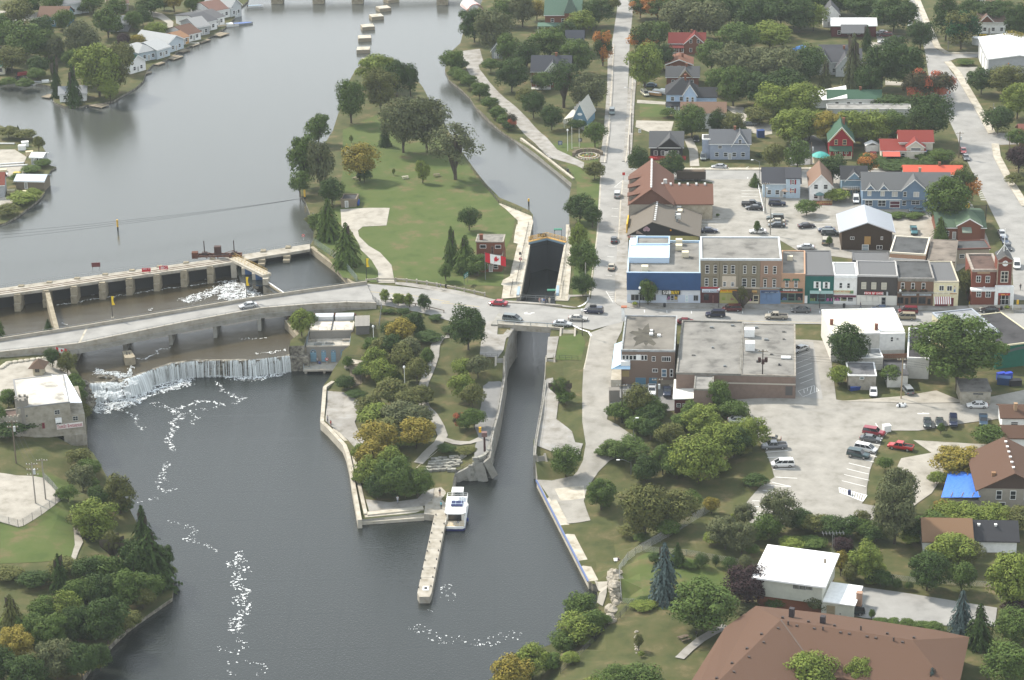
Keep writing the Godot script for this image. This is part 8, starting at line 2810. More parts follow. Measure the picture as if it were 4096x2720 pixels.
	var tl=pole("traffic_light","pale traffic light pole with a yellow signal at the post office crossing",p(4050,1245),hof(p(4056,1149),gp(p(4050,1245))),.09,M.frame,"traffic light")
	bs(.9,1.4,1.6,2.7,-.2,.2,"yellow_signal",pl(.62,.36,.02,.5),tl)
	for q in [[p(2901,425),p(2902,337),"tall lattice antenna mast in the gravel yard"],[p(3476,356),p(3481,249),"lattice antenna mast beside the dark evergreens"],[p(3328,2284),p(3330,2132),"rusty lattice mast behind the white roofed hall"]]:
		var pos=g(q[0])
		var hh=hof(q[1],pos)
		var o=thing("antenna_mast",q[2],"mast",pos)
		var lm=mk()
		var rr=.22
		for k in 3:
			var an=TAU*k/3.
			tube(lm,v3(rr*cos(an),0,rr*sin(an)),v3(rr*cos(an),hh,rr*sin(an)),.035,.03,4)
		for k in int(hh/.7):
			var an=TAU*k/3.
			tube(lm,v3(rr*cos(an),k*.7,rr*sin(an)),v3(rr*cos(an+TAU/3),k*.7+.7,rr*sin(an+TAU/3)),.02,.02,4)
		put(lm,"lattice",M.steel,o)
		var am=mk()
		tube(am,v3(-2.2,hh,0),v3(2.2,hh,0),.04,.04,5)
		for k in 7:
			tube(am,v3(-2.+k*.66,hh,-.9),v3(-2.+k*.66,hh,.9),.025,.025,4)
		put(am,"aerial",M.steel,o)
	wirefence(gln(pp([2844,2044,2709,2128,2572,2205,2511,2245,2476,2296,2486,2417])),1.9,"pale wire fence along the top of the cliff",pl(.42,.43,.42,.5,.3),M.steel)
	wirefence(gln(pp([2572,2208,2746,2222,2956,2259])),1.3,"wire fence behind the clipped round shrubs",pl(.36,.37,.34,.5,.3),M.steel)
	wirefence(gln(pp([2486,2416,2677,2431])),1.3,"short wire fence across the cliff lawn",pl(.36,.37,.34,.5,.3),M.steel)
	fence("metal_fence","long black metal fence descending beside the lodge lawn",pp([2528,2422,2481,2471,2383,2564,2313,2631,2243,2697]),1.3,M.iron,2.6,.07,3)
	wirefence(gln(pp([-32,2083,0,2089,74,2110,95,2105,201,2036,246,1999,212,1954,175,1917])),1.8,"sagging wire fence round the gravel yard",pl(.30,.30,.29,.5,.3),pl(.10,.10,.10,.6))
	wirefence(gln(pp([3457,2304,3559,2319,3635,2329,3721,2334,3969,2350])),1.2,"low wire fence behind the asphalt yard",pl(.40,.40,.37,.6),M.steel)
	fence("guard_rail","low dark guard rail at the curve above the island shrubs",pp([1528,1206,1581,1212,1662,1225,1776,1252]),.8,woodm,3.6,.16,1)
	fence("lot_fence","white board fence beside the pale blue house",pp([3031,741,3047,818,3056,856]),1.1,M.frame,2.,.09,2)
	fence("handrail","dark handrail along the long wooden stairs",pp([1443,1467,1443,1538]),1.,M.iron,2.,.05,1)
	var re=0
	for k in 12:
		var o=thing("edge_stone","pale edging stone in the row behind the restaurant yard","stone",gp(p(5,1475).lerp(p(32,1456),k/3.) if k<4 else p(37,1455).lerp(p(201,1433),(k-4)/7.)),rng.randf()*3.,"row of edging stones")
		one(func(q):lathe(q,[v2(.0,-.1),v2(.8,.05),v2(.7,.35),v2(.25,.5),v2(0,.5)],7),"stone",M.pale,o)
	var rocks=[[p(2458,2296),p(2472,2422),26,"weathered limestone rock of the cliff edge",1.6,"cliff rocks"],[p(2448,2431),p(2439,2487),10,"weathered limestone rock at the foot of the cliff",1.4,"cliff foot rocks"],[p(1792,297),p(2086,552),44,"grey boulder on the canal bank",.7,"canal bank boulders"],[p(328,1522),p(371,1618),22,"dark wet rock beside the falls",1.3,"rocks beside the falls"],[p(386,1501),p(508,1533),12,"dark wet rock standing in the cascade",1.,"cascade rocks"],[p(2551,2529),p(2546,2613),12,"pale stone edging of the lodge flower bed",.5,"flower bed stones"],[p(217,409),p(347,427),22,"tan edging boulder round the cottage point",.6,"point boulders"]]
	var rk=[]
	for k in 5:
		var sm=mk()
		var n=FastNoiseLite.new()
		n.seed=k+3
		n.frequency=.9
		var f=func(a,b):
			var d=v3(cos(a)*cos(b),sin(b),sin(a)*cos(b))
			return d*v3(1,.65,.8)*(.8+.45*n.get_noise_3dv(d*1.6))
		for i in 9:
			for j in 6:
				var u0=TAU*i/9
				var u1=TAU*(i+1)/9
				var v0=-PI/2+PI*j/6
				var v1=-PI/2+PI*(j+1)/6
				quad(sm,f.call(u0,v0),f.call(u0,v1),f.call(u1,v1),f.call(u1,v0))
		sm.generate_normals()
		rk.append(sm.commit())
	for r in rocks:
		for k in r[2]:
			var t=(k+.5)/r[2]
			var q=r[0].lerp(r[1],t)+v2(rng.randf_range(-9,9),rng.randf_range(-6,6))
			var o: MeshInstance3D
			var pos=g(q)
			if r[5]=="canal bank boulders" or r[5]=="point boulders":
				pos=at(q,UPPER+.1)
			if r[5]=="cascade rocks":
				pos=at(q,-5.)
			o=put(rk[rng.randi() % 5],"boulder",M.bank if r[5].contains("fall") or r[5].contains("cascade") else gn(.36,.33,.28,T.conc,5.))
			o.position=pos
			o.rotation=v3(0,rng.randf()*TAU,0)
			o.scale=Vector3.ONE*r[4]*rng.randf_range(.55,1.3)
			tag(o,r[3],"rock",r[5])
	houseboat()
func houseboat():
	var stern=at(p(1819,2124),LOWER)
	var bow=at(p(1839,1976),LOWER+1.4)
	var dir=v3(bow.x-stern.x,0,bow.z-stern.z)
	var l=13.5
	dir=dir.normalized()
	var o=thing("houseboat","white two deck houseboat with dark blue hull stripe moored at the long dock","boat",stern)
	o.basis=Basis(dir.cross(Vector3.UP)*1.,Vector3.UP,-dir)
	var w=2.15
	var outline=PackedVector2Array([v2(-w,-.6),v2(-w+.5,0),v2(w-.5,0),v2(w,-.6),v2(w,-l+2.4),v2(w*.75,-l+.6),v2(w*.3,-l),v2(-w*.3,-l),v2(-w*.75,-l+.6),v2(-w,-l+2.4)])
	var st: SurfaceTool
	one(func(q):prism(q,outline,-.4,.45),"hull",pl(.012,.018,.11,.3),o)
	one(func(q):prism(q,outline,.46,.95),"hull_side",M.white,o)
	bs(-w+.25,w-.25,.95,3.1,-l+3.,-2.9,"cabin",pl(.72,.70,.64,.5),o)
	for s in [-1,1]:
		var gm=mk()
		for k in 4:
			span(gm,s*(w-.26)-.03,s*(w-.26)+.03,1.7,2.6,-3.6-k*1.8-1.3,-3.6-k*1.8)
		put(gm,"side_window",M.glass,o)
	bs(-w+.6,w-.9,1.,2.7,-2.92,-2.86,"stern_door",M.glass,o)
	bs(-w+.15,w-.15,.95,1.,-2.9,-.3,"stern_deck",pl(.50,.40,.26,.7),o)
	rail(o,[v3(-w+.2,.95,-2.8),v3(-w+.2,.95,-.5),v3(w-.2,.95,-.5),v3(w-.2,.95,-2.8)],.9,M.frame,1.,.05)
	one(func(q):prism(q,PackedVector2Array([v2(-w-.05,-2.2),v2(-w+.7,-1.5),v2(w-.7,-1.5),v2(w+.05,-2.2),v2(w,-l+3.4),v2(-w,-l+3.4)]),3.1,3.25),"upper_deck",pnt(.82,.82,.82),o)
	bs(-w*.5,w*.62,3.3,3.5,-7.6,-5.,"sun_pad",pl(.012,.02,.09,.5),o)
	st=mk()
	for k in 3:
		beam(st,v3(-w*.6+k*w*.55,3.9,-4.9),v3(-w*.6+k*w*.55,4.1,-7.8),.05,.05)
	for z in [-4.9,-6.3,-7.8]:
		span(st,-w*.75,w*.75,4.,4.06,z-.03,z+.03)
		for x in [-w*.74,w*.74]:
			span(st,x-.03,x+.03,3.25,4.03,z-.03,z+.03)
	put(st,"canopy_frame",pl(.5,.6,.68,.4),o)
	bs(-w*.55,w*.6,5.,5.1,-l+2.6,-8.4,"bimini_top",M.white,o)
	for x in [-w*.5,w*.55]:
		for z in [-l+2.8,-8.6]:
			bs(x-.035,x+.035,3.2,5.,z-.035,z+.035,"bimini_pole",M.frame,o)
	rail(o,[v3(-w,3.25,-4.6),v3(-w,3.25,-l+3.5),v3(w,3.25,-l+3.5),v3(w,3.25,-4.6)],.9,M.frame,1.3,.05)
	rail(o,[v3(-w+.2,.95,-l+3.),v3(-w*.6,.95,-l+.7),v3(w*.6,.95,-l+.7),v3(w-.2,.95,-l+3.)],.9,M.frame,1.,.05)
	st=mk()
	tube(st,v3(w+.25,.9,-4.4),v3(w+.25,.2,-4.4),.2,.2,8)
	tube(st,v3(-w-.2,.9,-3.4),v3(-w-.2,.2,-3.4),.18,.18,8)
	put(st,"fender",pl(.02,.04,.2,.5),o)
	bs(.3,.9,1.,1.6,-2.4,-1.7,"barbecue",M.iron,o)
	st=mk()
	for k in 3:
		span(st,-.7+k*.35,-.5+k*.35,3.26,3.28,-4.5+(k % 2)*.2,-4.1+(k % 2)*.1)
	put(st,"blue_logo",pl(.10,.40,.6,.5),o)
# ---------- vehicles ----------
var cars:={}
func loft(st,sec):
	var rings=[]
	for s in sec:
		var x=s[0]
		var w=s[1]
		var top=s[2]
		var bot=s[3]
		var mid=lerpf(bot,top,.55)
		rings.append([v3(x,bot,-w*.9),v3(x,mid,-w),v3(x,top-.06,-w*.95),v3(x,top,-w*.82),v3(x,top,w*.82),v3(x,top-.06,w*.95),v3(x,mid,w),v3(x,bot,w*.9)])
	for k in rings.size()-1:
		for j in 8:
			quad(st,rings[k][j],rings[k+1][j],rings[k+1][(j+1) % 8],rings[k][(j+1) % 8])
	for e in [0,rings.size()-1]:
		for j in range(1,7):
			tri(st,rings[e][0],rings[e][j],rings[e][j+1])
func make_car(kind)->Node3D:
	if cars.has(kind):
		return cars[kind]
	var o=Node3D.new()
	var L=4.7
	var sec=[]
	var cab=[]
	match kind:
		"sedan":
			L=4.75
			sec=[[-2.37,.66,.80,.42],[-2.25,.84,.95,.32],[-1.6,.89,1.,.26],[.0,.90,.96,.26],[1.1,.89,.93,.26],[1.9,.86,.80,.28],[2.25,.78,.70,.32],[2.37,.62,.60,.42]]
			cab=[-1.75,1.15,-1.05,.35,.93,1.42]
		"van":
			L=4.9
			sec=[[-2.45,.82,1.,.45],[-2.4,.93,1.08,.32],[-1.,.96,1.08,.28],[1.,.96,1.06,.28],[1.7,.93,.98,.28],[2.25,.84,.80,.32],[2.45,.68,.66,.42]]
			cab=[-2.38,1.75,-2.15,.75,1.04,1.72]
		"suv":
			L=4.9
			sec=[[-2.45,.84,1.05,.5],[-2.38,.93,1.12,.42],[.0,.95,1.1,.38],[1.1,.94,1.08,.38],[2.1,.91,1.,.4],[2.38,.86,.9,.45],[2.45,.74,.8,.5]]
			cab=[-2.35,1.15,-2.2,.55,1.08,1.78]
		"pickup":
			L=5.6
			sec=[[-2.8,.86,1.,.5],[-2.75,.94,1.05,.42],[.0,.95,1.05,.4],[1.3,.95,1.08,.4],[2.4,.92,1.,.42],[2.72,.88,.9,.46],[2.8,.76,.8,.52]]
			cab=[-.65,1.45,-.5,.8,1.04,1.75]
	var st=mk()
	loft(st,sec)
	put(st,"body",null,o)
	var gl=mk()
	var w0=.84 if kind=="sedan" else .88
	var w1=.64 if kind=="sedan" else .72
	var lo=[v3(cab[0],cab[4],-w0),v3(cab[1],cab[4],-w0*.96),v3(cab[1],cab[4],w0*.96),v3(cab[0],cab[4],w0)]
	var hi=[v3(cab[2],cab[5]-.05,-w1),v3(cab[3],cab[5]-.05,-w1),v3(cab[3],cab[5]-.05,w1),v3(cab[2],cab[5]-.05,w1)]
	for k in 4:
		quad(gl,lo[k],hi[k],hi[(k+1) % 4],lo[(k+1) % 4])
	put(gl,"glass",M.glass,o)
	var rf=mk()
	var e=.04
	slab(rf,v3(cab[2]-e,cab[5],-w1-e),v3(cab[3]+e,cab[5],-w1-e),v3(cab[3]+e,cab[5],w1+e),v3(cab[2]-e,cab[5],w1+e),.07)
	put(rf,"roof",null,o)
	var pl=mk()
	for k in 4:
		tube(pl,lo[k],hi[k],.05,.045,4)
	for s in [-1,1]:
		for t in ([.5] if kind!="van" else [.35,.68]):
			tube(pl,v3(lerpf(cab[0],cab[1],t),cab[4],s*w0),v3(lerpf(cab[2],cab[3],t),cab[5]-.04,s*w1),.05,.045,4)
	put(pl,"pillars",null,o)
	if kind=="pickup":
		bs(-2.7,-.75,1.,1.075,-.78,.78,"bed_liner",pl(.02,.02,.022,.7),o)
		var rl=mk()
		for z in [-.86,.86]:
			span(rl,-2.75,-.7,1.,1.16,z-.07,z+.07)
		span(rl,-2.78,-2.68,.95,1.16,-.8,.8)
		put(rl,"bed_rail",null,o)
	for x in [-L*.3,L*.31]:
		for z in [-.82,.82]:
			var ty=mk()
			var r=.33 if kind in ["sedan","van"] else .38
			tube(ty,v3(x,r,z-.11),v3(x,r,z+.11),r,r,14)
			var wh=put(ty,"wheel",pl(.018,.018,.018,.8),o)
			var rm=mk()
			var s=signf(z)
			tube(rm,v3(x,r,z+s*.1),v3(x,r,z+s*.125),r*.62,r*.62,10)
			put(rm,"rim",pl(.42,.42,.43,.3,.7),wh)
	for z in [-.6,.6]:
		bs(L/2-.22,L/2-.02,.58,.72,z-.16,z+.16,"headlight",pl(.7,.7,.68,.15),o)
		bs(-L/2-.01,-L/2+.14,.7,.92,z-.14,z+.14,"taillight",pl(.30,.01,.01,.25),o)
	var bp=mk()
	span(bp,L/2-.14,L/2+.05,.32,.5,-.7,.7)
	span(bp,-L/2-.05,-L/2+.12,.34,.52,-.75,.75)
	put(bp,"bumper",pl(.06,.06,.065,.5),o)
	cars[kind]=o
	return o
func car(kind,tail,nose,col,label,on_bridge:=false):
	var a=at(tail,.06) if on_bridge else gp(tail)
	var b=at(nose,.06) if on_bridge else gp(nose)
	var d=b-a
	var names={"sedan": "sedan_car","van": "minivan","suv": "suv_car","pickup": "pickup_truck"}
	var mid=(a+b)/2.
	if not on_bridge:
		mid=on_land(mid)+v3(0,top_at(mid),0)
	var o=copy(make_car(kind),names[kind],label,{"sedan": "car","van": "van","suv": "car","pickup": "pickup truck"}[kind],mid,atan2(-d.z,d.x),"")
	var key="paint "+col.to_html()
	if not M.has(key):
		var m=StandardMaterial3D.new()
		m.albedo_color=col
		m.roughness=.32
		m.metallic=.15
		m.clearcoat_enabled=true
		m.clearcoat=.7
		m.clearcoat_roughness=.08
		M[key]=m
	for n in o.get_children():
		if n.name in ["body","roof","pillars","bed_rail"]:
			n.material_override=M[key]
func vehicles():
	var silver=lin(.42,.43,.44)
	var black=lin(.012,.013,.016)
	var navy=lin(.014,.02,.05)
	var white=lin(.75,.75,.74)
	var gold=lin(.32,.28,.20)
	var grey=lin(.10,.105,.11)
	car("sedan",p(1028,1225),p(959,1235),silver,"silver sedan driving over the long bridge",true)
	car("sedan",p(1621,1208),p(1574,1205),gold,"pale car half hidden by the small round trees on the road curve")
	car("sedan",p(2031,1225),p(1956,1220),lin(.36,.015,.03),"bright red sedan on the main street by the lock")
	car("van",p(2014,1283),p(2086,1287),lin(.13,.15,.15),"grey green minivan with roof rails on the canal bridge")
	car("sedan",p(2218,1300),p(2281,1304),silver,"small silver sedan at the end of the canal bridge")
	car("sedan",p(2272,1282),p(2352,1285),lin(.40,.38,.34),"large pale silver sedan waiting on the main street")
	car("van",p(2412,1255),p(2338,1252),navy,"dark blue minivan with a roof box at the street mouth")
	var rb=thing("roof_box","black roof box on the dark blue minivan","roof box",gp((p(2412,1255)+p(2338,1252))/2.)+v3(0,1.72,0))
	bs(-1.,.7,.0,.35,-.4,.4,"shell",M.iron,rb)
	bs(-.95,.65,.35,.42,-.32,.32,"lid",M.iron,rb)
	car("suv",p(2449,444),p(2447,467),lin(.16,.2,.2),"grey green SUV coming down the street beside the park")
	car("suv",p(2468,800),p(2470,774),silver,"silver SUV driving away beside the brown hall")
	car("sedan",p(2456,977),p(2457,957),black,"black car driving away beside the ice cream hall")
	car("sedan",p(2445,1087),p(2447,1064),gold,"gold sedan driving away beside the blue fascia shop")
	car("suv",p(2906,1269),p(2817,1268),navy,"dark blue SUV with silver sills on the main street")
	car("van",p(2962,1246),p(2892,1245),lin(.09,.012,.015),"dark maroon minivan parked before the shops")
	car("pickup",p(3152,1277),p(3058,1276),lin(.40,.37,.31),"champagne pickup with an open tailgate on the main street")
	car("sedan",p(3239,1251),p(3169,1250),grey,"dark grey sedan parked before the green shop")
	car("sedan",p(3552,1246),p(3493,1245),lin(.05,.09,.17),"blue sedan parked before the grey shop")
	car("van",p(3669,1254),p(3594,1253),lin(.16,.01,.02),"dark red minivan parked before the brown brick shop")
	car("van",p(3659,1279),p(3587,1277),gold,"gold minivan passing beyond the white roof")
	car("sedan",p(3989,1251),p(3927,1250),black,"black car parked before the post office")
	car("sedan",p(2764,1295),p(2702,1294),lin(.16,.02,.02),"red car roof showing beyond the grocery parapet")
	car("sedan",p(4000,930),p(4014,955),silver,"silver car parked on the slanting street near the corner")
	car("sedan",p(4011,956),p(4025,982),lin(.04,.06,.10),"dark blue car parked behind the silver one")
	car("sedan",p(4023,982),p(4038,1011),black,"black car parked last in the row by the clock tower")
	car("van",p(4064,1054),p(4069,1083),white,"white minivan beside the clock tower")
	car("sedan",p(3851,601),p(3855,620),lin(.36,.03,.03),"red car parked by the restaurant corner")
	car("sedan",p(3858,625),p(3869,649),grey,"dark grey car parked behind the red one")
	car("sedan",p(3543,135),p(3506,137),silver,"silver car beside the dark red minivan")
	car("van",p(3569,149),p(3518,148),lin(.10,.015,.02),"dark red minivan in the drive of the white roofed red house")
	car("sedan",p(3564,174),p(3508,174),white,"white car on the pale drive")
	car("van",p(3639,94),p(3639,113),white,"white van parked at the top of the slanting street")
	car("pickup",p(2974,824),p(3037,825),black,"black pickup at the far bays of the shop lot")
	car("sedan",p(3045,840),p(2987,838),black,"black car beside the black pickup")
	car("suv",p(3072,822),p(3144,823),navy,"dark blue crew truck beside the pale blue house")
	car("suv",p(3133,882),p(3068,881),lin(.03,.045,.04),"dark green SUV in the middle bays")
	car("sedan",p(3136,894),p(3075,894),gold,"pale gold car between two dark cars")
	car("sedan",p(3137,909),p(3077,908),lin(.03,.04,.05),"dark slate sedan beside the pale gold car")
	car("sedan",p(2806,930),p(2868,930),navy,"dark blue sedan behind the ice cream hall")
	car("sedan",p(3065,933),p(2998,933),white,"white coupe behind the three storey block")
	car("sedan",p(3200,913),p(3252,909),lin(.02,.012,.02),"black car with red lights crossing the lot")
	car("sedan",p(3336,927),p(3277,927),navy,"dark blue car parked near the barn")
	car("van",p(3289,941),p(3351,941),lin(.05,.065,.065),"dark slate minivan parked near the barn")
	car("van",p(3300,987),p(3302,959),gold,"tan van backed against the green tree by the shops")
	car("sedan",p(3252,997),p(3193,996),silver,"silver sedan behind the peach shop")
	car("pickup",p(3651,915),p(3659,947),lin(.04,.15,.17),"teal pickup on the gravel yard")
	car("van",p(3423,792),p(3425,823),white,"white van with a spare wheel at the blue inn")
	car("sedan",p(3701,849),p(3639,848),lin(.13,.20,.26),"long pale blue old car before the inn")
	car("sedan",p(2904,675),p(2850,673),silver,"silver sedan parked on the side street")
	car("van",p(2814,623),p(2813,647),lin(.16,.18,.18),"grey minivan in the gravel drive")
	car("sedan",p(2783,550),p(2787,573),black,"dark car behind the black bar")
	car("pickup",p(3491,617),p(3495,644),lin(.18,.02,.03),"dark red truck beside the white garden shed")
	car("sedan",p(2629,348),p(2573,347),lin(.04,.08,.13),"blue car under the street maple")
	car("van",p(2568,370),p(2592,391),lin(.62,.58,.44),"cream camper van under the street maple")
	car("sedan",p(2989,502),p(3008,502),lin(.2,.22,.22),"grey car in the gravel yard behind the houses")
	car("sedan",p(3227,1397),p(3174,1416),silver,"silver sedan in the angled bays by the grocery")
	car("sedan",p(3493,1555),p(3494,1598),white,"white sedan nosing out of the back yard")
	car("suv",p(3641,1585),p(3615,1555),lin(.16,.17,.17),"grey station wagon by the utility pole")
	car("sedan",p(3953,1632),p(3864,1631),white,"long white coupe beside the block garage")
	car("sedan",p(3708,1684),p(3710,1719),lin(.02,.03,.03),"black green car first in the grass edge row")
	car("sedan",p(3757,1685),p(3758,1718),lin(.05,.06,.06),"grey car behind the small bush in the grass edge row")
	car("suv",p(3811,1676),p(3814,1721),navy,"dark blue SUV in the grass edge row")
	car("pickup",p(3932,1678),p(3934,1706),lin(.03,.06,.10),"blue pickup at the end of the grass edge row")
	car("suv",p(3462,1736),p(3529,1746),lin(.26,.015,.03),"red hatchback at the head of the bay row")
	car("sedan",p(3442,1761),p(3524,1771),grey,"dark grey sedan second in the bay row")
	car("van",p(3421,1798),p(3505,1813),white,"white minivan with roof rails in the bay row")
	car("suv",p(3390,1823),p(3476,1836),lin(.02,.05,.055),"dark teal SUV with tan sills in the bay row")
	car("pickup",p(3653,1804),p(3552,1789),lin(.42,.015,.015),"bright red pickup on the grass beside the lot")
	car("sedan",p(3114,1768),p(3047,1765),gold,"pale sedan under the trees at the lot edge")
	car("pickup",p(3143,1794),p(3050,1798),lin(.17,.18,.2),"grey pickup with a pale cab at the lot edge")
	car("van",p(3174,1867),p(3087,1868),white,"white minivan alone in the lot edge bays")
	car("suv",p(3448,2457),p(3362,2463),lin(.015,.025,.03),"dark SUV in the asphalt yard by the lodge roof")
	car("pickup",p(2669,1548),p(2669,1598),lin(.02,.03,.06),"dark blue pickup behind the brick corner building")
	car("pickup",p(2608,1558),p(2608,1586),white,"white truck behind the brick corner building")
	car("sedan",p(2931,1690),p(2976,1688),white,"white car behind the yellow green trees")
	boat(gp(p(2618,383))+v3(0,.5,0),-.6,5.5,pl(.45,.25,.10,.5),M.white,"white and orange speedboat on a trailer",false)
	boat(gp(p(2649,377))+v3(0,.6,0),-.5,6.5,M.white,M.white,"white cruiser stored beside the pale blue house")
	boat(gp(p(3426,1559))+v3(0,.2,0),.3,3.4,pl(.02,.05,.2,.5),pl(.04,.12,.45,.5),"small blue boat under a tarp in the back yard",false)
	for k in cars:
		cars[k].queue_free()
# ---------- people ----------
func person_mesh(pose,top,low,hair)->ArrayMesh:
	var skin=Color(.42,.26,.19)
	var shoe=Color(.05,.045,.04)
	var j={}
	match pose:
		"walk":
			j={hl=v3(-.1,.92,.0),hr=v3(.1,.92,.0),kl=v3(-.1,.5,.16),kr=v3(.1,.5,.02),al=v3(-.1,.09,.26),ar=v3(.1,.12,-.26),tl=v3(-.1,.05,.42),tr=v3(.1,.04,-.12),sl=v3(-.19,1.43,0),sr=v3(.19,1.43,0),el=v3(-.25,1.15,-.12),er=v3(.25,1.15,.1),wl=v3(-.25,.92,-.06),wr=v3(.25,.94,.24),ch=v3(0,1.3,.0),nk=v3(0,1.5,.0),hd=v3(0,1.65,.03)}
		"sit":
			j={hl=v3(-.1,.14,.0),hr=v3(.1,.14,.0),kl=v3(-.16,.42,.34),kr=v3(.16,.42,.34),al=v3(-.12,.08,.52),ar=v3(.12,.08,.52),tl=v3(-.12,.05,.68),tr=v3(.12,.05,.68),sl=v3(-.19,.64,.04),sr=v3(.19,.64,.04),el=v3(-.26,.42,.18),er=v3(.26,.42,.18),wl=v3(-.17,.42,.36),wr=v3(.17,.42,.36),ch=v3(0,.52,.02),nk=v3(0,.72,.06),hd=v3(0,.88,.1)}
		_:
			j={hl=v3(-.1,.92,.0),hr=v3(.1,.92,.0),kl=v3(-.11,.5,.03),kr=v3(.11,.5,.03),al=v3(-.12,.09,-.02),ar=v3(.12,.09,-.02),tl=v3(-.13,.04,.13),tr=v3(.13,.04,.13),sl=v3(-.19,1.43,0),sr=v3(.19,1.43,0),el=v3(-.25,1.14,-.02),er=v3(.27,1.16,.04),wl=v3(-.26,.9,.06),wr=v3(.2,1.1,.26),ch=v3(0,1.3,.0),nk=v3(0,1.5,.0),hd=v3(0,1.65,.02)}
	var pel=(j.hl+j.hr)/2.
	var bones=[[pel,j.ch,.135,.15,top],[j.sl,j.sr,.075,.075,top],[j.ch,j.nk,.11,.055,top],[j.hl,j.kl,.095,.065,low],[j.hr,j.kr,.095,.065,low],[j.kl,j.al,.06,.042,low],[j.kr,j.ar,.06,.042,low],[j.al,j.tl,.05,.04,shoe],[j.ar,j.tr,.05,.04,shoe],[j.sl,j.el,.06,.046,top],[j.sr,j.er,.06,.046,top],[j.el,j.wl,.042,.034,skin],[j.er,j.wr,.042,.034,skin],[j.wl,j.wl+(j.wl-j.el).normalized()*.12,.036,.024,skin],[j.wr,j.wr+(j.wr-j.er).normalized()*.12,.036,.024,skin],[j.nk,j.hd-v3(0,.07,0),.055,.06,skin],[j.hd+v3(0,-.03,.02),j.hd+v3(0,.03,.0),.085,.095,skin],[j.hd+v3(0,.05,-.02),j.hd+v3(0,.0,-.05),.098,.085,hair],[pel+v3(-.06,-.03,0),pel+v3(.06,-.03,0),.12,.12,low]]
	var cs=.042
	var lo=v3(1e9,1e9,1e9)
	var hi=-lo
	for b in bones:
		for q in [b[0],b[1]]:
			lo=lo.min(q-Vector3.ONE*.18)
			hi=hi.max(q+Vector3.ONE*.18)
	var nx=int((hi.x-lo.x)/cs)+2
	var ny=int((hi.y-lo.y)/cs)+2
	var nz=int((hi.z-lo.z)/cs)+2
	var f=PackedFloat32Array()
	f.resize(nx*ny*nz)
	f.fill(1.)
	for b in bones:
		var a=b[0]
		var d=b[1]-a
		var dd=maxf(d.length_squared(),1e-6)
		var r0=b[2]
		var r1=b[3]
		var mn=a.min(b[1])-Vector3.ONE*.2-lo
		var mx=a.max(b[1])+Vector3.ONE*.2-lo
		for y in range(maxi(0,int(mn.y/cs)),mini(ny,int(mx.y/cs)+1)):
			for z in range(maxi(0,int(mn.z/cs)),mini(nz,int(mx.z/cs)+1)):
				for x in range(maxi(0,int(mn.x/cs)),mini(nx,int(mx.x/cs)+1)):
					var q=lo+v3(x,y,z)*cs
					var t=clampf((q-a).dot(d)/dd,.0,1.)
					var v=q.distance_to(a+d*t)-lerpf(r0,r1,t)
					var k=(y*nz+z)*nx+x
					var o=f[k]
					var h=clampf(.5+.5*(o-v)/.03,.0,1.)
					f[k]=lerpf(o,v,h)-.03*h*(1.-h)
	var vid={}
	var vs=PackedVector3Array()
	var cols=PackedColorArray()
	var idx=PackedInt32Array()
	var at_k=func(x,y,z): return (y*nz+z)*nx+x
	for y in ny-1:
		for z in nz-1:
			for x in nx-1:
				var s=0
				var sum=Vector3.ZERO
				var cnt=0
				var c=[]
				for m in 8:
					c.append(f[at_k.call(x+(m & 1),y+((m >> 1) & 1),z+((m >> 2) & 1))])
					if c[m]<0:
						s+=1
				if s==0 or s==8:
					continue
				for ed in [[0,1],[2,3],[4,5],[6,7],[0,2],[1,3],[4,6],[5,7],[0,4],[1,5],[2,6],[3,7]]:
					if (c[ed[0]]<0)!=(c[ed[1]]<0):
						var t=c[ed[0]]/(c[ed[0]]-c[ed[1]])
						var pa=v3(ed[0] & 1,(ed[0] >> 1) & 1,(ed[0] >> 2) & 1)
						var pb=v3(ed[1] & 1,(ed[1] >> 1) & 1,(ed[1] >> 2) & 1)
						sum+=pa.lerp(pb,t)
						cnt+=1
				var v=lo+(v3(x,y,z)+sum/cnt)*cs
				vid[at_k.call(x,y,z)]=vs.size()
				vs.append(v)
				var best=1e9
				var col=top
				for b in bones:
					var d=b[1]-b[0]
					var t=clampf((v-b[0]).dot(d)/maxf(d.length_squared(),1e-6),.0,1.)
					var dist=v.distance_to(b[0]+d*t)-lerpf(b[2],b[3],t)
					if dist<best:
						best=dist
						col=b[4]
				cols.append(col)
	for y in range(1,ny-1):
		for z in range(1,nz-1):
			for x in range(1,nx-1):
				var o=f[at_k.call(x,y,z)]<0
				for ax in 3:
					var n2=f[at_k.call(x+(1 if ax==0 else 0),y+(1 if ax==1 else 0),z+(1 if ax==2 else 0))]<0
					if o==n2:
						continue
					var q=[]
					for e in [[0,0],[1,0],[1,1],[0,1]]:
						var dx=0 if ax==0 else e[0]
						var dy=(e[0] if ax==0 else (0 if ax==1 else e[1]))
						var dz=(e[1] if ax!=2 else 0)
						if ax==1:
							dz=e[1]
						q.append(vid.get(at_k.call(x-dx,y-dy,z-dz),-1))
					if q.has(-1):
						continue
					idx.append_array([q[0],q[1],q[2],q[0],q[2],q[3]])
	var st=SurfaceTool.new()
	st.begin(Mesh.PRIMITIVE_TRIANGLES)
	st.set_smooth_group(0)
	for k in idx:
		st.set_color(cols[k])
		st.add_vertex(vs[k])
	st.generate_normals()
	return st.commit()
func person(q,turn,pose,top,low,hair,label,e:=99.):
	var pos=gp(q) if e>50. else at(q,e)
	var o=put(person_mesh(pose,top,low,hair),"person",M.skin)
	o.position=pos
	o.rotation.y=turn
	tag(o,label,"person")
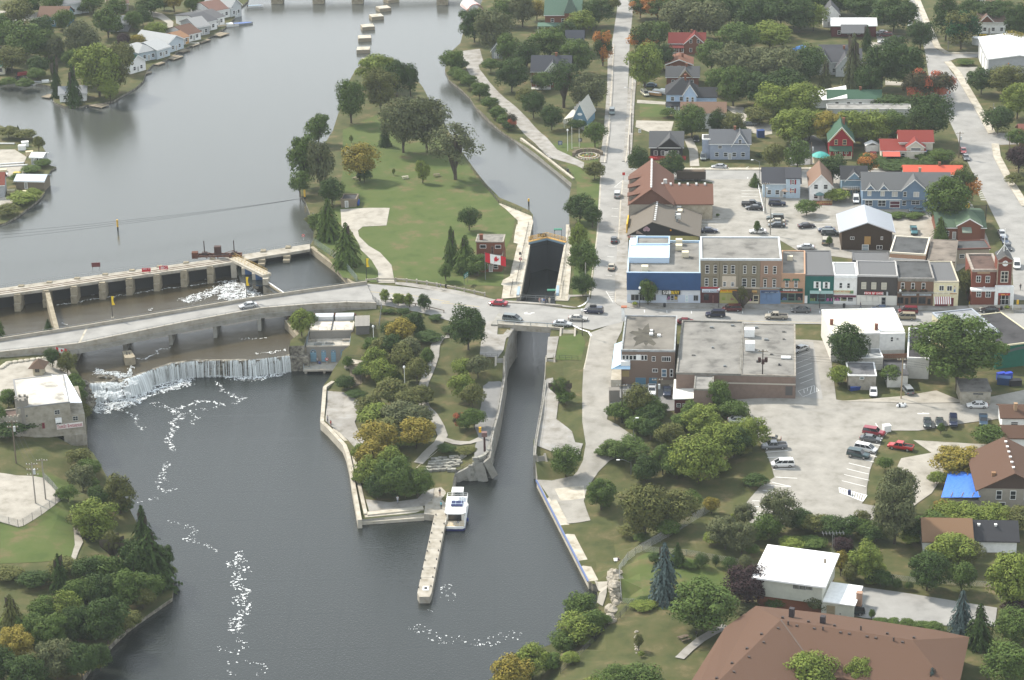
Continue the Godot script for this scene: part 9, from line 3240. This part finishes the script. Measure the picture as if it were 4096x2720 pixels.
func people():
	var m=StandardMaterial3D.new()
	m.vertex_color_use_as_albedo=true
	m.roughness=.8
	M.skin=m
	var dk=Color(.03,.02,.015)
	var fair=Color(.3,.2,.09)
	person(p(1760,1983),.3,"stand",Color(.03,.03,.04),Color(.30,.18,.12),dk,"person in a dark top standing on the broad dock",-7.55)
	person(p(1765,2035),2.4,"stand",Color(.10,.36,.42),Color(.02,.02,.03),dk,"person in a turquoise top standing beside the houseboat",-7.55)
	person(p(1591,2016),.2,"walk",Color(.65,.65,.66),Color(.22,.24,.3),dk,"person in a white top walking on the gravel strip")
	person(p(1722,1467),.0,"walk",Color(.68,.68,.66),Color(.6,.6,.6),fair,"person in white pushing a stroller down the garden path")
	person(p(1730,1451),.0,"walk",Color(.3,.3,.34),Color(.4,.38,.34),dk,"person in grey walking behind the stroller")
	person(p(1324,1708),1.2,"stand",Color(.42,.03,.03),Color(.2,.1,.1),dk,"person in red leaning on the river wall")
	person(p(1311,1692),1.,"stand",Color(.4,.4,.4),Color(.05,.05,.07),dk,"person in grey beside the river wall")
	person(p(1270,1455),.4,"walk",Color(.45,.42,.42),Color(.1,.1,.13),dk,"angler on the powerhouse platform",-8.)
	person(p(1277,1456),1.,"sit",Color(.03,.08,.35),Color(.03,.06,.25),dk,"person in blue sitting on the powerhouse platform",-8.)
	person(p(1231,1466),.9,"sit",Color(.03,.03,.035),Color(.04,.04,.05),dk,"person in black sitting at the platform corner",-8.)
	person(p(2159,1218),.0,"stand",Color(.45,.25,.22),Color(.45,.40,.34),fair,"person in a pink top watching at the lock railing")
	person(p(2169,1218),3.1,"stand",Color(.6,.6,.62),Color(.4,.42,.45),fair,"person in a white top among the watchers at the lock railing")
	person(p(2177,1220),.2,"stand",Color(.10,.2,.5),Color(.45,.42,.38),dk,"person in a blue top among the watchers at the lock railing")
	person(p(2182,1221),.4,"stand",Color(.05,.05,.06),Color(.05,.05,.07),dk,"person in black among the watchers at the lock railing")
	person(p(2198,1218),.0,"stand",Color(.65,.62,.55),Color(.6,.57,.5),fair,"person in cream standing apart at the lock railing")
	person(p(1763,1160),1.4,"walk",Color(.08,.10,.16),Color(.55,.52,.45),dk,"person in a dark jacket walking along the guard rail")
	person(p(3441,1238),1.5,"walk",Color(.03,.035,.05),Color(.07,.09,.14),dk,"person in dark clothes walking past the grey shop")
	person(p(4081,1161),.2,"walk",Color(.05,.05,.06),Color(.05,.05,.06),dk,"person in black walking beside the clock tower")
	person(p(3770,1224),.0,"stand",Color(.5,.5,.48),Color(.3,.3,.3),dk,"person in pale clothes under the striped awning")
	person(p(3270,1210),.0,"stand",Color(.5,.52,.55),Color(.05,.07,.2),dk,"person at the door of the green shop")
	person(p(2472,2244),2.,"sit",Color(.05,.04,.04),Color(.4,.25,.18),fair,"person sitting on the picnic blanket")
	var sr=thing("stroller","white baby stroller on the garden path","stroller",gp(p(1721,1475)))
	one(func(q):lathe(q,[v2(.0,.45),v2(.3,.55),v2(.34,.85),v2(.2,1.)],8),"seat",M.white,sr)
	for x in [-.25,.25]:
		for z in [-.3,.3]:
			one(func(q):tube(q,v3(x-.03,.12,z),v3(x+.03,.12,z),.12,.12,8),"wheel",M.iron,sr)
	var hm=mk()
	tube(hm,v3(-.2,.6,-.2),v3(-.2,1.05,-.6),.03,.03,5)
	tube(hm,v3(.2,.6,-.2),v3(.2,1.05,-.6),.03,.03,5)
	put(hm,"handle",M.steel,sr)
# ---------- plants ----------
func leaf(st: SurfaceTool,c: Vector3,n: Vector3,s: float,col: Color,r: RandomNumberGenerator,long:=1.):
	var u:=n.cross(v3(r.randf()-.5,r.randf()-.5,r.randf()-.5)).normalized()
	var v:=n.cross(u).normalized()
	st.set_color(col)
	var a:=c+u*s*long
	var b:=c+v*s*.62+n*s*.15
	var d:=c-u*s*long
	var e:=c-v*s*.62+n*s*.15
	tri(st,a,b,d)
	tri(st,a,d,e)
func leaf_ball(rx: float,ry: float,rz: float,n: int,sd: int,s: float,cols: Array,inner:=.55)->SurfaceTool:
	var r:=RandomNumberGenerator.new()
	r.seed=sd
	var st:=mk()
	for k in n:
		var d:=v3(r.randfn(),r.randfn(),r.randfn()).normalized()
		d.y=absf(d.y) if r.randf()<.8 else d.y
		var q:=r.randf_range(inner,1.)
		var c: Color=cols[r.randi() % cols.size()].srgb_to_linear()
		var t:=r.randf_range(.75,1.2)
		leaf(st,v3(d.x*rx,d.y*ry,d.z*rz)*q,(d+v3(r.randf()-.5,r.randf()-.2,r.randf()-.5)).normalized(),s*r.randf_range(.6,1.2),Color(c.r*t,c.g*t,c.b*t),r)
	return st
func crown(sd: int,lobes: int,lobe_r: float,n: int,s: float,squat:=false,turning:=false,gaps:=.0,tall:=false)->ArrayMesh:
	var r:=RandomNumberGenerator.new()
	r.seed=sd
	var cs:=[]
	for k in lobes:
		var best:=Vector3.ZERO
		var far:=-1.
		for t in 12:
			var d:=v3(r.randfn(),r.randfn(),r.randfn()).normalized()*pow(r.randf(),.4)*(1.-lobe_r*.85)
			if squat and d.y<-.2:
				d.y*=.4
			var near:=9.
			for c in cs:
				near=minf(near,d.distance_to(c[0]))
			if near>far:
				far=near
				best=d
		var rr:=lobe_r*r.randf_range(.72,1.22)
		if tall:
			rr*=1.-.35*maxf(.0,best.y)
		var tint:=Color(1,1,1)
		if turning and r.randf()<.62:
			tint=Color(.16,.52,.5)
		cs.append([best,rr,r.randf_range(.78,1.2),tint])
	var st:=mk()
	var made:=0
	var tries:=0
	while made<n and tries<n*4:
		tries+=1
		var k:=r.randi() % lobes
		var c: Array=cs[k]
		var d:=v3(r.randfn(),r.randfn(),r.randfn()).normalized()
		if d.y<-.45 and r.randf()<.75:
			continue
		var q:=r.randf_range(.62,1.06) if r.randf()<.8 else r.randf_range(.2,.7)
		var pt: Vector3=c[0]+d*c[1]*q
		var hid:=false
		for m in lobes:
			if m!=k and pt.distance_to(cs[m][0])<cs[m][1]*.62:
				hid=true
				break
		if hid or r.randf()<gaps*(.5+.5*sin(pt.x*9.+pt.z*7.+pt.y*5.)):
			continue
		var t: float=c[2]*r.randf_range(.72,1.25)
		var w:=r.randf_range(-.10,.10)
		var tint: Color=c[3]
		leaf(st,pt,(d+v3(r.randf()-.5,r.randf()-.3,r.randf()-.5)*1.1).normalized(),s*r.randf_range(.65,1.25),Color(t*(1.+w)*tint.r,t*tint.g,t*(1.-w)*tint.b),r)
		made+=1
	st.generate_normals()
	return st.commit()
func conifer(sd: int,tiers: int,spray: float,s: float)->ArrayMesh:
	var r:=RandomNumberGenerator.new()
	r.seed=sd
	var st:=mk()
	for k in tiers:
		var y:=pow((k+.3)/tiers,.95)
		var rad:=pow(1.-y,.66)*minf(1.,.8+2.*y)*r.randf_range(.78,1.12)
		var nb:=int(lerpf(15,5,y))
		for b in nb:
			var an:=TAU*(b+r.randf()*.8)/nb+k*.7
			var l:=rad*r.randf_range(.72,1.1)
			var d:=v3(cos(an),0,sin(an))
			var m:=int(3+l*9)
			var tone:=r.randf_range(.7,1.25)
			for i in m:
				var u:=(i+.6)/m
				var c:=d*l*u+v3(0,y-spray*l*u*u*.16+.02,0)
				for side in 2:
					var sp:=v3(-d.z,0,d.x)*(side*2-1)*.10*l*(1.1-u)
					var t:=tone*r.randf_range(.75,1.2)
					leaf(st,c+sp,(Vector3.UP*.8+d*.5+v3(r.randf()-.5,0,r.randf()-.5)*.8).normalized(),s*r.randf_range(.7,1.2)*(.6+.4*rad),Color(t,t,t*.98),r,1.3)
	st.generate_normals()
	return st.commit()
func trunk_mesh(sd: int,spread: float)->ArrayMesh:
	var r:=RandomNumberGenerator.new()
	r.seed=sd
	var st:=mk()
	tube(st,v3(0,-.06,0),v3(0,.5,0),1.,.7,8,false)
	tube(st,v3(0,.5,0),v3(.2,.9,.1),.7,.3,7,false)
	for k in 6:
		var an:=TAU*k/6.+r.randf()
		var y0:=r.randf_range(.35,.62)
		tube(st,v3(0,y0,0),v3(cos(an)*spread*r.randf_range(.5,.9),r.randf_range(.68,.92),sin(an)*spread*r.randf_range(.5,.9)),.42,.12,5,false)
	st.generate_normals()
	return st.commit()
var kinds:={}
var tint_names:={}
func plant_materials():
	var m:=StandardMaterial3D.new()
	m.vertex_color_use_as_albedo=true
	m.roughness=.85
	m.metallic_specular=.2
	M.leafy=m
	var tints:={"dg": [lin(.046,.076,.020),"dark green"],"mg": [lin(.078,.118,.027),"green"],"lg": [lin(.148,.186,.036),"light yellowish green"],"ol": [lin(.112,.118,.036),"olive"],"ye": [lin(.225,.182,.034),"yellow green"],"gy": [lin(.105,.116,.052),"grey green"],"pu": [lin(.040,.022,.024),"dark purple"],"bs": [lin(.085,.120,.115),"blue grey"],"or": [lin(.40,.17,.045),"partly orange"],"rd": [lin(.36,.10,.05),"partly red"]}
	for k in tints:
		var t:=StandardMaterial3D.new()
		t.albedo_color=tints[k][0]
		t.vertex_color_use_as_albedo=true
		t.roughness=.8
		t.metallic_specular=.25
		t.backlight_enabled=true
		t.backlight=Color(.22,.24,.12)
		M["leaf "+k]=t
		tint_names[k]=tints[k][1]
	M.bark=gn(.13,.105,.08,T.bark,3.)
	M.pale_bark=gn(.30,.27,.22,T.bark,3.)
func grow_kinds():
	kinds.b=[]
	kinds.d=[]
	kinds.o=[]
	kinds.s=[]
	kinds.t=[]
	kinds.c=[]
	for k in 5:
		kinds.b.append(crown(100+k,15,.42,3600,.062))
		kinds.d.append(crown(200+k,26,.34,7000,.048))
	for k in 3:
		kinds.o.append(crown(300+k,18,.38,3600,.062,false,false,.0,true))
		kinds.s.append(crown(400+k,16,.42,2600,.072,true))
		kinds.t.append(crown(500+k,18,.38,4200,.058,false,true))
		kinds.c.append(conifer(600+k,17,1.+.3*k,.072))
	kinds.h=[crown(700,34,.27,15000,.034)]
	kinds.k=[crown(800,24,.30,4200,.042,true,false,.9)]
	kinds.g=[crown(900,1,1.,2600,.07)]
	cache.trunks=[trunk_mesh(1,7.),trunk_mesh(2,9.),trunk_mesh(3,6.)]
func tree(kind: String,tint: String,x: float,y: float,w: float,h: float,where: String):
	var pos:=g(v2(x,y)/.5764)
	var m:=metres(pos)/.5764
	var wm:=w*m*(1.08 if kind in ["g","k"] else (1.24 if pos.z>-120. else 1.12))
	var hm:=h*m*1.08
	var words_of:={"b": ["leafy_tree","leafy tree"],"d": ["broad_tree","broad tree"],"o": ["upright_tree","upright tree"],"s": ["shrub","shrub"],"t": ["autumn_tree","turning tree"],"c": ["spruce_tree","conifer"],"h": ["great_tree","huge spreading tree"],"k": ["oak_tree","spreading open oak"],"g": ["clipped_shrub","clipped round shrub"]}
	var wd: Array=words_of[kind]
	var size:="tall" if hm>11. else ("low" if hm<4.5 else "middling")
	var o:=thing(wd[0],"%s %s %s %s" % [size,tint_names[tint],wd[1],where],"shrub" if kind in ["s","g"] else "tree",pos,rng.randf()*TAU,"trees and shrubs "+where)
	var list: Array=kinds[kind]
	var c:=put(list[rng.randi() % list.size()],"crown" if not kind in ["s","g"] else "foliage",M["leaf "+tint],o)
	var tr:=put(cache.trunks[rng.randi() % 3],"trunk" if not kind in ["s","g"] else "stem",M.bark,o)
	if kind=="c":
		c.scale=v3(wm/2,hm*.96,wm/2)
		c.position.y=hm*.04
		var tk:=maxf(.06,hm*.016)
		tr.scale=v3(tk,hm*.95,tk)
		return
	var ch:=hm*(.92 if not kind in ["k","h"] else .84)
	c.scale=v3(wm/2,ch/2,wm/2)
	c.position.y=hm-ch*.5
	var tk:=clampf(hm*.022,.05,.5)
	if kind=="k":
		tk=.55
	tr.scale=v3(tk,hm*.8,tk)
func plants():
	grow_kinds()
	var zone:={
	"on the lakeside bank": {"b ol":[45,62,80,62,28,168,74,62],"b mg":[62,32,70,55,15,122,70,70,62,142,92,85,110,132,66,62,250,88,64,70,125,36,52,50,310,72,42,46,150,72,50,50,215,32,52,46,0,92,60,62,170,165,50,50,270,40,50,45,480,14,50,40],"d gy":[191,142,78,92],"b pu":[286,118,36,42],"b ye":[318,114,40,34,402,28,50,52],"b lg":[363,88,48,36],"b dg":[350,34,70,46,100,95,62,56,40,110,60,50,90,175,50,45,330,60,40,40],"o mg":[445,32,36,46],"s mg":[85,186,42,30,60,205,40,24,20,200,40,20],"b gy":[132,142,42,62]},
	"on the cottage point": {"d lg":[230,222,108,120],"d ol":[268,212,84,110],"b lg":[196,198,64,82,255,235,50,50],"b ol":[290,168,54,72],"c dg":[132,224,30,88,172,242,44,88]},
	"on the boat spit": {"s ol":[20,318,50,26,60,322,52,22,90,350,30,38,18,496,52,26],"s mg":[100,384,42,16,72,398,50,14,40,420,36,20],"s lg":[50,470,72,26,78,456,40,22],"c dg":[43,312,12,22]},
	"in the island park": {"d mg":[810,284,70,102],"d ol":[878,257,80,100],"d lg":[868,208,104,82],"b dg":[915,224,60,86,947,224,46,80,766,472,52,62,1082,532,46,56],"o mg":[735,332,62,74,704,432,78,130],"o gy":[742,442,62,128],"b mg":[692,452,52,60,734,542,42,52,1102,636,52,52,1028,648,30,44],"c mg":[758,552,68,92,800,612,72,96,1042,612,42,88,1074,628,64,84],"b ye":[830,417,88,90],"s dg":[840,421,36,30],"c dg":[888,337,36,44],"d gy":[930,352,92,130,984,347,112,124],"k gy":[1050,414,142,126],"o lg":[975,422,36,58],"s ol":[720,520,30,24],"b lg":[908,404,8,16,810,330,10,20]},
	"beside the road curve": {"o lg":[889,699,24,34,944,709,22,34],"b lg":[918,707,28,32],"b dg":[978,717,30,40,950,762,42,42],"s dg":[900,722,22,10,930,724,30,12,960,732,26,12,1005,738,30,12,988,786,62,18,1040,768,40,16],"s mg":[885,722,18,10],"b ye":[925,792,64,62],"c dg":[968,767,32,46],"d dg":[1080,806,80,104]},
	"by the bridge end": {"b lg":[696,776,52,66],"s mg":[712,752,36,34,690,745,30,30,172,892,32,32,182,932,36,46,180,905,34,34],"c mg":[-4,772,34,44],"c dg":[112,762,22,26],"b dg":[122,848,32,48],"b ol":[156,862,42,52],"s ol":[192,972,40,40]},
	"along the canal lane": {"b mg":[1045,168,62,52,1106,230,48,40],"s mg":[1064,192,42,32,1082,205,42,32,1130,254,42,30,1148,276,40,30,1164,292,36,28,1052,180,40,26],"t rd":[1180,300,28,38],"s dg":[1172,302,28,22]},
	"between canal and street": {"d dg":[1094,98,86,78,1180,212,80,78,1372,62,82,64,1344,684,50,56],"d gy":[1140,124,92,102,1205,62,64,74,1356,258,88,90],"b mg":[1170,152,62,76,1372,340,52,60,1250,210,50,45,1160,60,70,60,1290,60,60,50],"b ye":[1238,48,48,48],"b dg":[1215,165,64,72,1230,272,54,62,1272,300,52,58,1337,512,62,64,1366,524,42,52,1310,110,60,60],"d mg":[1268,142,98,78,1330,172,82,82,1346,644,64,92],"s mg":[1132,168,42,32],"k dg":[1300,248,104,104],"s ol":[1215,247,52,46],"b lg":[1340,78,72,52],"t or":[1390,152,48,84],"b ol":[1405,32,60,50,1371,414,52,42],"o lg":[1334,594,42,84],"s dg":[1330,300,40,25]},
	"under the street maples": {"d lg":[1487,208,88,104],"t or":[1488,132,78,78,1516,48,84,56,1476,42,60,50],"b mg":[1502,162,62,62,1520,110,60,60],"b dg":[1530,160,50,60,1472,398,52,58,1550,412,62,60],"s mg":[1540,270,40,20]},
	"in the wooded block behind the brick houses": {"d gy":[1572,88,104,88,1625,94,112,92,1690,194,104,92,1742,204,112,96,1792,214,122,102],"b mg":[1600,42,92,62,1702,124,92,72,1640,168,74,78,1650,218,62,62,1865,178,78,72],"d dg":[1680,62,112,82,1740,84,102,86,1800,62,104,76,1842,74,92,76,1885,42,84,60,1935,34,84,52,1842,204,104,92,1752,248,94,82,1812,252,104,92],"d lg":[1775,114,106,62],"b lg":[1875,72,72,62],"d mg":[1690,244,92,92],"b dg":[1720,30,80,50,1650,24,80,46,1780,22,80,46,1850,18,80,44]},
	"in the yellow hedge row": {"d lg":[1785,278,98,82,1850,278,104,86,1828,334,100,82,1866,324,84,72,1962,332,92,76,2012,332,92,76],"d ye":[1912,332,84,76],"d mg":[2060,328,84,72,1595,318,74,78],"d dg":[2140,328,104,112],"b ol":[1750,288,72,42,1690,316,62,56],"b dg":[1652,314,42,62],"s dg":[1712,322,42,26]},
	"by the slanting street": {"c gy":[1965,218,64,132,1902,218,40,78],"c dg":[1998,118,34,56],"d dg":[2032,204,92,102,2086,208,92,104,2000,234,64,84,2062,144,64,62,2060,74,112,78,1990,44,92,52,2122,114,62,66,2292,64,104,62],"t rd":[2110,248,72,88,2162,238,78,72],"s dg":[2060,252,92,30],"t ol":[2215,114,92,92],"b dg":[2180,94,62,102,2342,104,62,92,2262,218,72,62,2300,308,72,62,2240,50,60,50],"b ol":[2290,122,46,42],"b ye":[2335,134,62,62],"d ol":[2320,224,92,72],"d lg":[2345,274,82,82],"b pu":[2348,398,58,62],"b mg":[2345,340,52,42],"s mg":[2225,150,40,12],"s ol":[2340,430,40,30]},
	"round the side street houses": {"b ol":[1785,390,60,60,2206,404,46,32],"b mg":[1838,394,62,72],"b dg":[1920,423,72,66],"t or":[2000,402,52,48,2214,474,74,84],"d mg":[2180,523,98,114],"c mg":[2168,554,42,52,1740,430,30,30],"s mg":[1860,497,52,34,1985,499,32,14,2030,500,40,12,2070,502,40,12,2110,503,40,12,2150,372,80,20,1990,372,24,18,2170,376,60,30,1655,500,8,8,1745,540,16,34,1912,570,14,26],"s lg":[1930,464,56,28],"s dg":[2065,383,120,12,2140,383,60,14,1690,358,50,8,1760,360,34,8]},
	"on the main street pavement": {"o mg":[1494,704,40,68],"k ol":[1711,712,32,52],"b ol":[2230,692,38,74],"s ol":[1906,690,14,14]},
	"on the island slope": {"b lg":[870,872,62,72,884,894,62,70,850,1124,62,72,902,1104,62,82,830,1070,40,50],"s mg":[842,872,42,40,935,1150,50,40,802,852,26,34,860,815,40,40,985,850,30,50],"s ol":[930,862,62,76,962,884,52,62,902,934,72,60,852,962,62,50,892,1014,72,50,940,952,62,52,972,940,52,52,880,830,50,50],"s lg":[866,990,74,62],"s gy":[926,984,82,62,966,988,62,52,945,830,50,50],"b ye":[872,1044,84,74,860,1094,74,82,960,1034,84,72],"d mg":[910,1148,84,98,963,1148,66,72],"b dg":[870,1152,52,62,900,780,40,40],"s dg":[798,902,42,36,820,914,46,12,905,820,50,50]},
	"beside the lower canal walk": {"b lg":[1068,872,50,48,1065,922,58,62],"s gy":[1102,872,52,56],"s ol":[1090,942,52,60,1075,1046,40,16],"t rd":[1060,988,28,40],"b mg":[1076,992,40,44],"s mg":[1094,988,46,50,1082,935,40,50,1305,934,38,36],"s dg":[1030,1042,40,18],"k mg":[1292,928,50,58],"d mg":[1305,1100,66,76]},
	"on the restaurant bank": {"s dg":[60,988,92,40,20,1010,70,36],"s mg":[120,990,62,40,160,1014,52,36,158,1158,42,42],"b mg":[20,938,42,42,206,1104,52,46,-5,990,50,60],"s ol":[112,965,42,40,185,1078,52,46],"b gy":[192,1132,62,62]},
	"on the wooded river bank": {"b ol":[200,1232,74,62,278,1184,66,94],"b dg":[232,1178,52,62,202,1344,62,62,8,1574,62,82,232,1544,52,62,300,1300,50,60],"d lg":[222,1248,92,98],"c dg":[334,1288,66,124,352,1350,112,132,140,1364,54,88],"o dg":[310,1354,74,112,384,1334,54,84],"k ol":[262,1294,46,72],"b mg":[250,1344,62,62,182,1404,62,72,102,1434,62,62,75,1470,60,60],"d dg":[230,1404,74,84,250,1484,92,112,182,1484,74,92,60,1594,92,84,190,1564,74,84],"d mg":[290,1404,84,94,122,1504,84,92,340,1388,70,70],"s ol":[330,1404,52,50,290,1454,62,50,20,1334,62,28,150,1316,62,28],"b lg":[156,1434,62,72],"c ol":[30,1454,62,84],"d ye":[36,1518,88,72],"d gy":[132,1564,92,92],"s dg":[80,1352,62,36],"s mg":[225,1320,50,40]},
	"beside the patched lane": {"b ol":[1470,968,64,84,1545,1034,62,62,1560,1214,84,84],"b mg":[1440,968,62,46,1502,964,52,52,1692,964,62,42,1600,964,62,42,1410,1054,52,40,1560,1104,62,72,1528,1094,52,72,1590,1180,50,50],"s mg":[1418,970,42,40,1575,990,50,40,1470,1000,50,40,1540,1238,52,40,1480,1250,36,20],"d mg":[1655,950,58,76,1450,1064,84,58,1386,1176,66,76],"s dg":[1500,980,62,50,1500,1014,52,52,1745,1122,52,28],"d lg":[1610,1114,118,114,1662,1064,92,92,1620,1004,92,72,1732,1034,74,74],"d dg":[1692,1054,74,74],"b dg":[1490,1110,60,60],"d ol":[1487,1244,104,134],"s ye":[1640,1184,32,42]},
	"along the foot of the parking lot": {"d gy":[1672,1266,78,78,1710,1278,62,78,1795,1228,78,104,2062,1254,88,144],"b gy":[1716,1214,48,58],"b mg":[1770,1244,62,62,2000,1242,52,44,2150,1238,74,62],"s mg":[1740,1248,52,40,1870,1260,60,20],"b dg":[1840,1218,62,46,1920,1238,62,50,2110,1244,62,50],"s ol":[1880,1228,62,44],"s dg":[1960,1238,62,50,2020,1248,62,40,2030,1352,52,40],"b ol":[1985,1228,42,56,2342,1228,72,62,1960,1344,42,52],"d lg":[2190,1218,84,62,2232,1228,92,62,2290,1224,84,62,1995,1338,74,88],"t or":[2166,1194,34,44],"b pu":[1942,1278,48,42],"s ye":[1938,1328,36,60],"s lg":[1830,1262,60,22]},
	"round the edge garden": {"d dg":[2137,1362,88,94],"d lg":[2190,1304,104,72,2326,1404,108,134,1868,1616,118,114,1978,1604,74,92],"b ol":[2230,1304,62,62],"b mg":[2216,1364,62,72],"s pu":[2342,1424,62,40],"d mg":[2342,1484,92,84,2322,1576,112,94],"c bs":[2215,1470,66,110,2145,1625,42,88,2190,1625,34,64],"c dg":[2256,1490,74,100],"s mg":[2032,1442,32,18,2060,1442,32,16,2092,1446,34,18,2122,1450,36,18,2152,1456,42,22,2010,1430,14,26],"g dg":[2040,1352,22,24,2068,1358,20,24,2096,1360,18,18]},
	"on the cliff lawn": {"c bs":[1532,1386,80,138],"c dg":[1562,1302,42,52],"g dg":[1618,1309,30,32,1650,1307,15,27,1682,1319,32,34],"g gy":[1718,1314,28,34],"s dg":[1510,1300,32,24,1488,1392,40,12],"s mg":[1585,1307,42,14,1786,1404,42,28],"d mg":[1620,1454,144,118],"d pu":[1722,1398,94,100],"s gy":[1720,1412,52,24,1884,1410,58,42],"s lg":[1482,1402,52,16,1478,1515,14,14],"s ol":[1472,1500,20,40]},
	"on the foreground shore": {"b mg":[1342,1434,74,70,1300,1504,62,52,1482,1594,82,62],"b lg":[1335,1480,88,68,1226,1564,78,84],"s mg":[1370,1454,52,52,1270,1544,52,40,1395,1440,30,24],"s lg":[1345,1484,42,18,1315,1530,40,26],"b ye":[1180,1594,84,84],"d mg":[1420,1604,92,72]},
	"in the back yards": {"d dg":[1952,853,88,108],"b lg":[1936,888,48,46],"b mg":[2054,884,52,42,2278,1028,64,48],"h mg":[2206,898,192,172],"s dg":[1966,891,20,14],"d ye":[2212,1098,112,68],"s mg":[2169,1001,16,26,2040,1084,32,32,2050,1150,50,40],"s ol":[1928,880,24,30],"d gy":[2066,1190,84,116],"s lg":[2160,1118,40,30]}}
	for w in zone:
		for key in zone[w]:
			var t: Array=zone[w][key]
			for k in range(0,t.size(),4):
				tree(key.get_slice(" ",0),key.get_slice(" ",1),t[k],t[k+1],t[k+2],t[k+3],w)
				if w.contains("slope") or w.contains("bank") or w.contains("foot") or w.contains("lane") or w.contains("shore") or w.contains("hedge"):
					for n in 1:
						tree("s",["mg","ol","dg","lg"][rng.randi() % 4],t[k]+rng.randf_range(-.5,.5)*t[k+2],t[k+1]-rng.randf_range(.0,.25)*t[k+3],t[k+2]*.55,minf(26.,t[k+3]*.42),"in the undergrowth "+w)
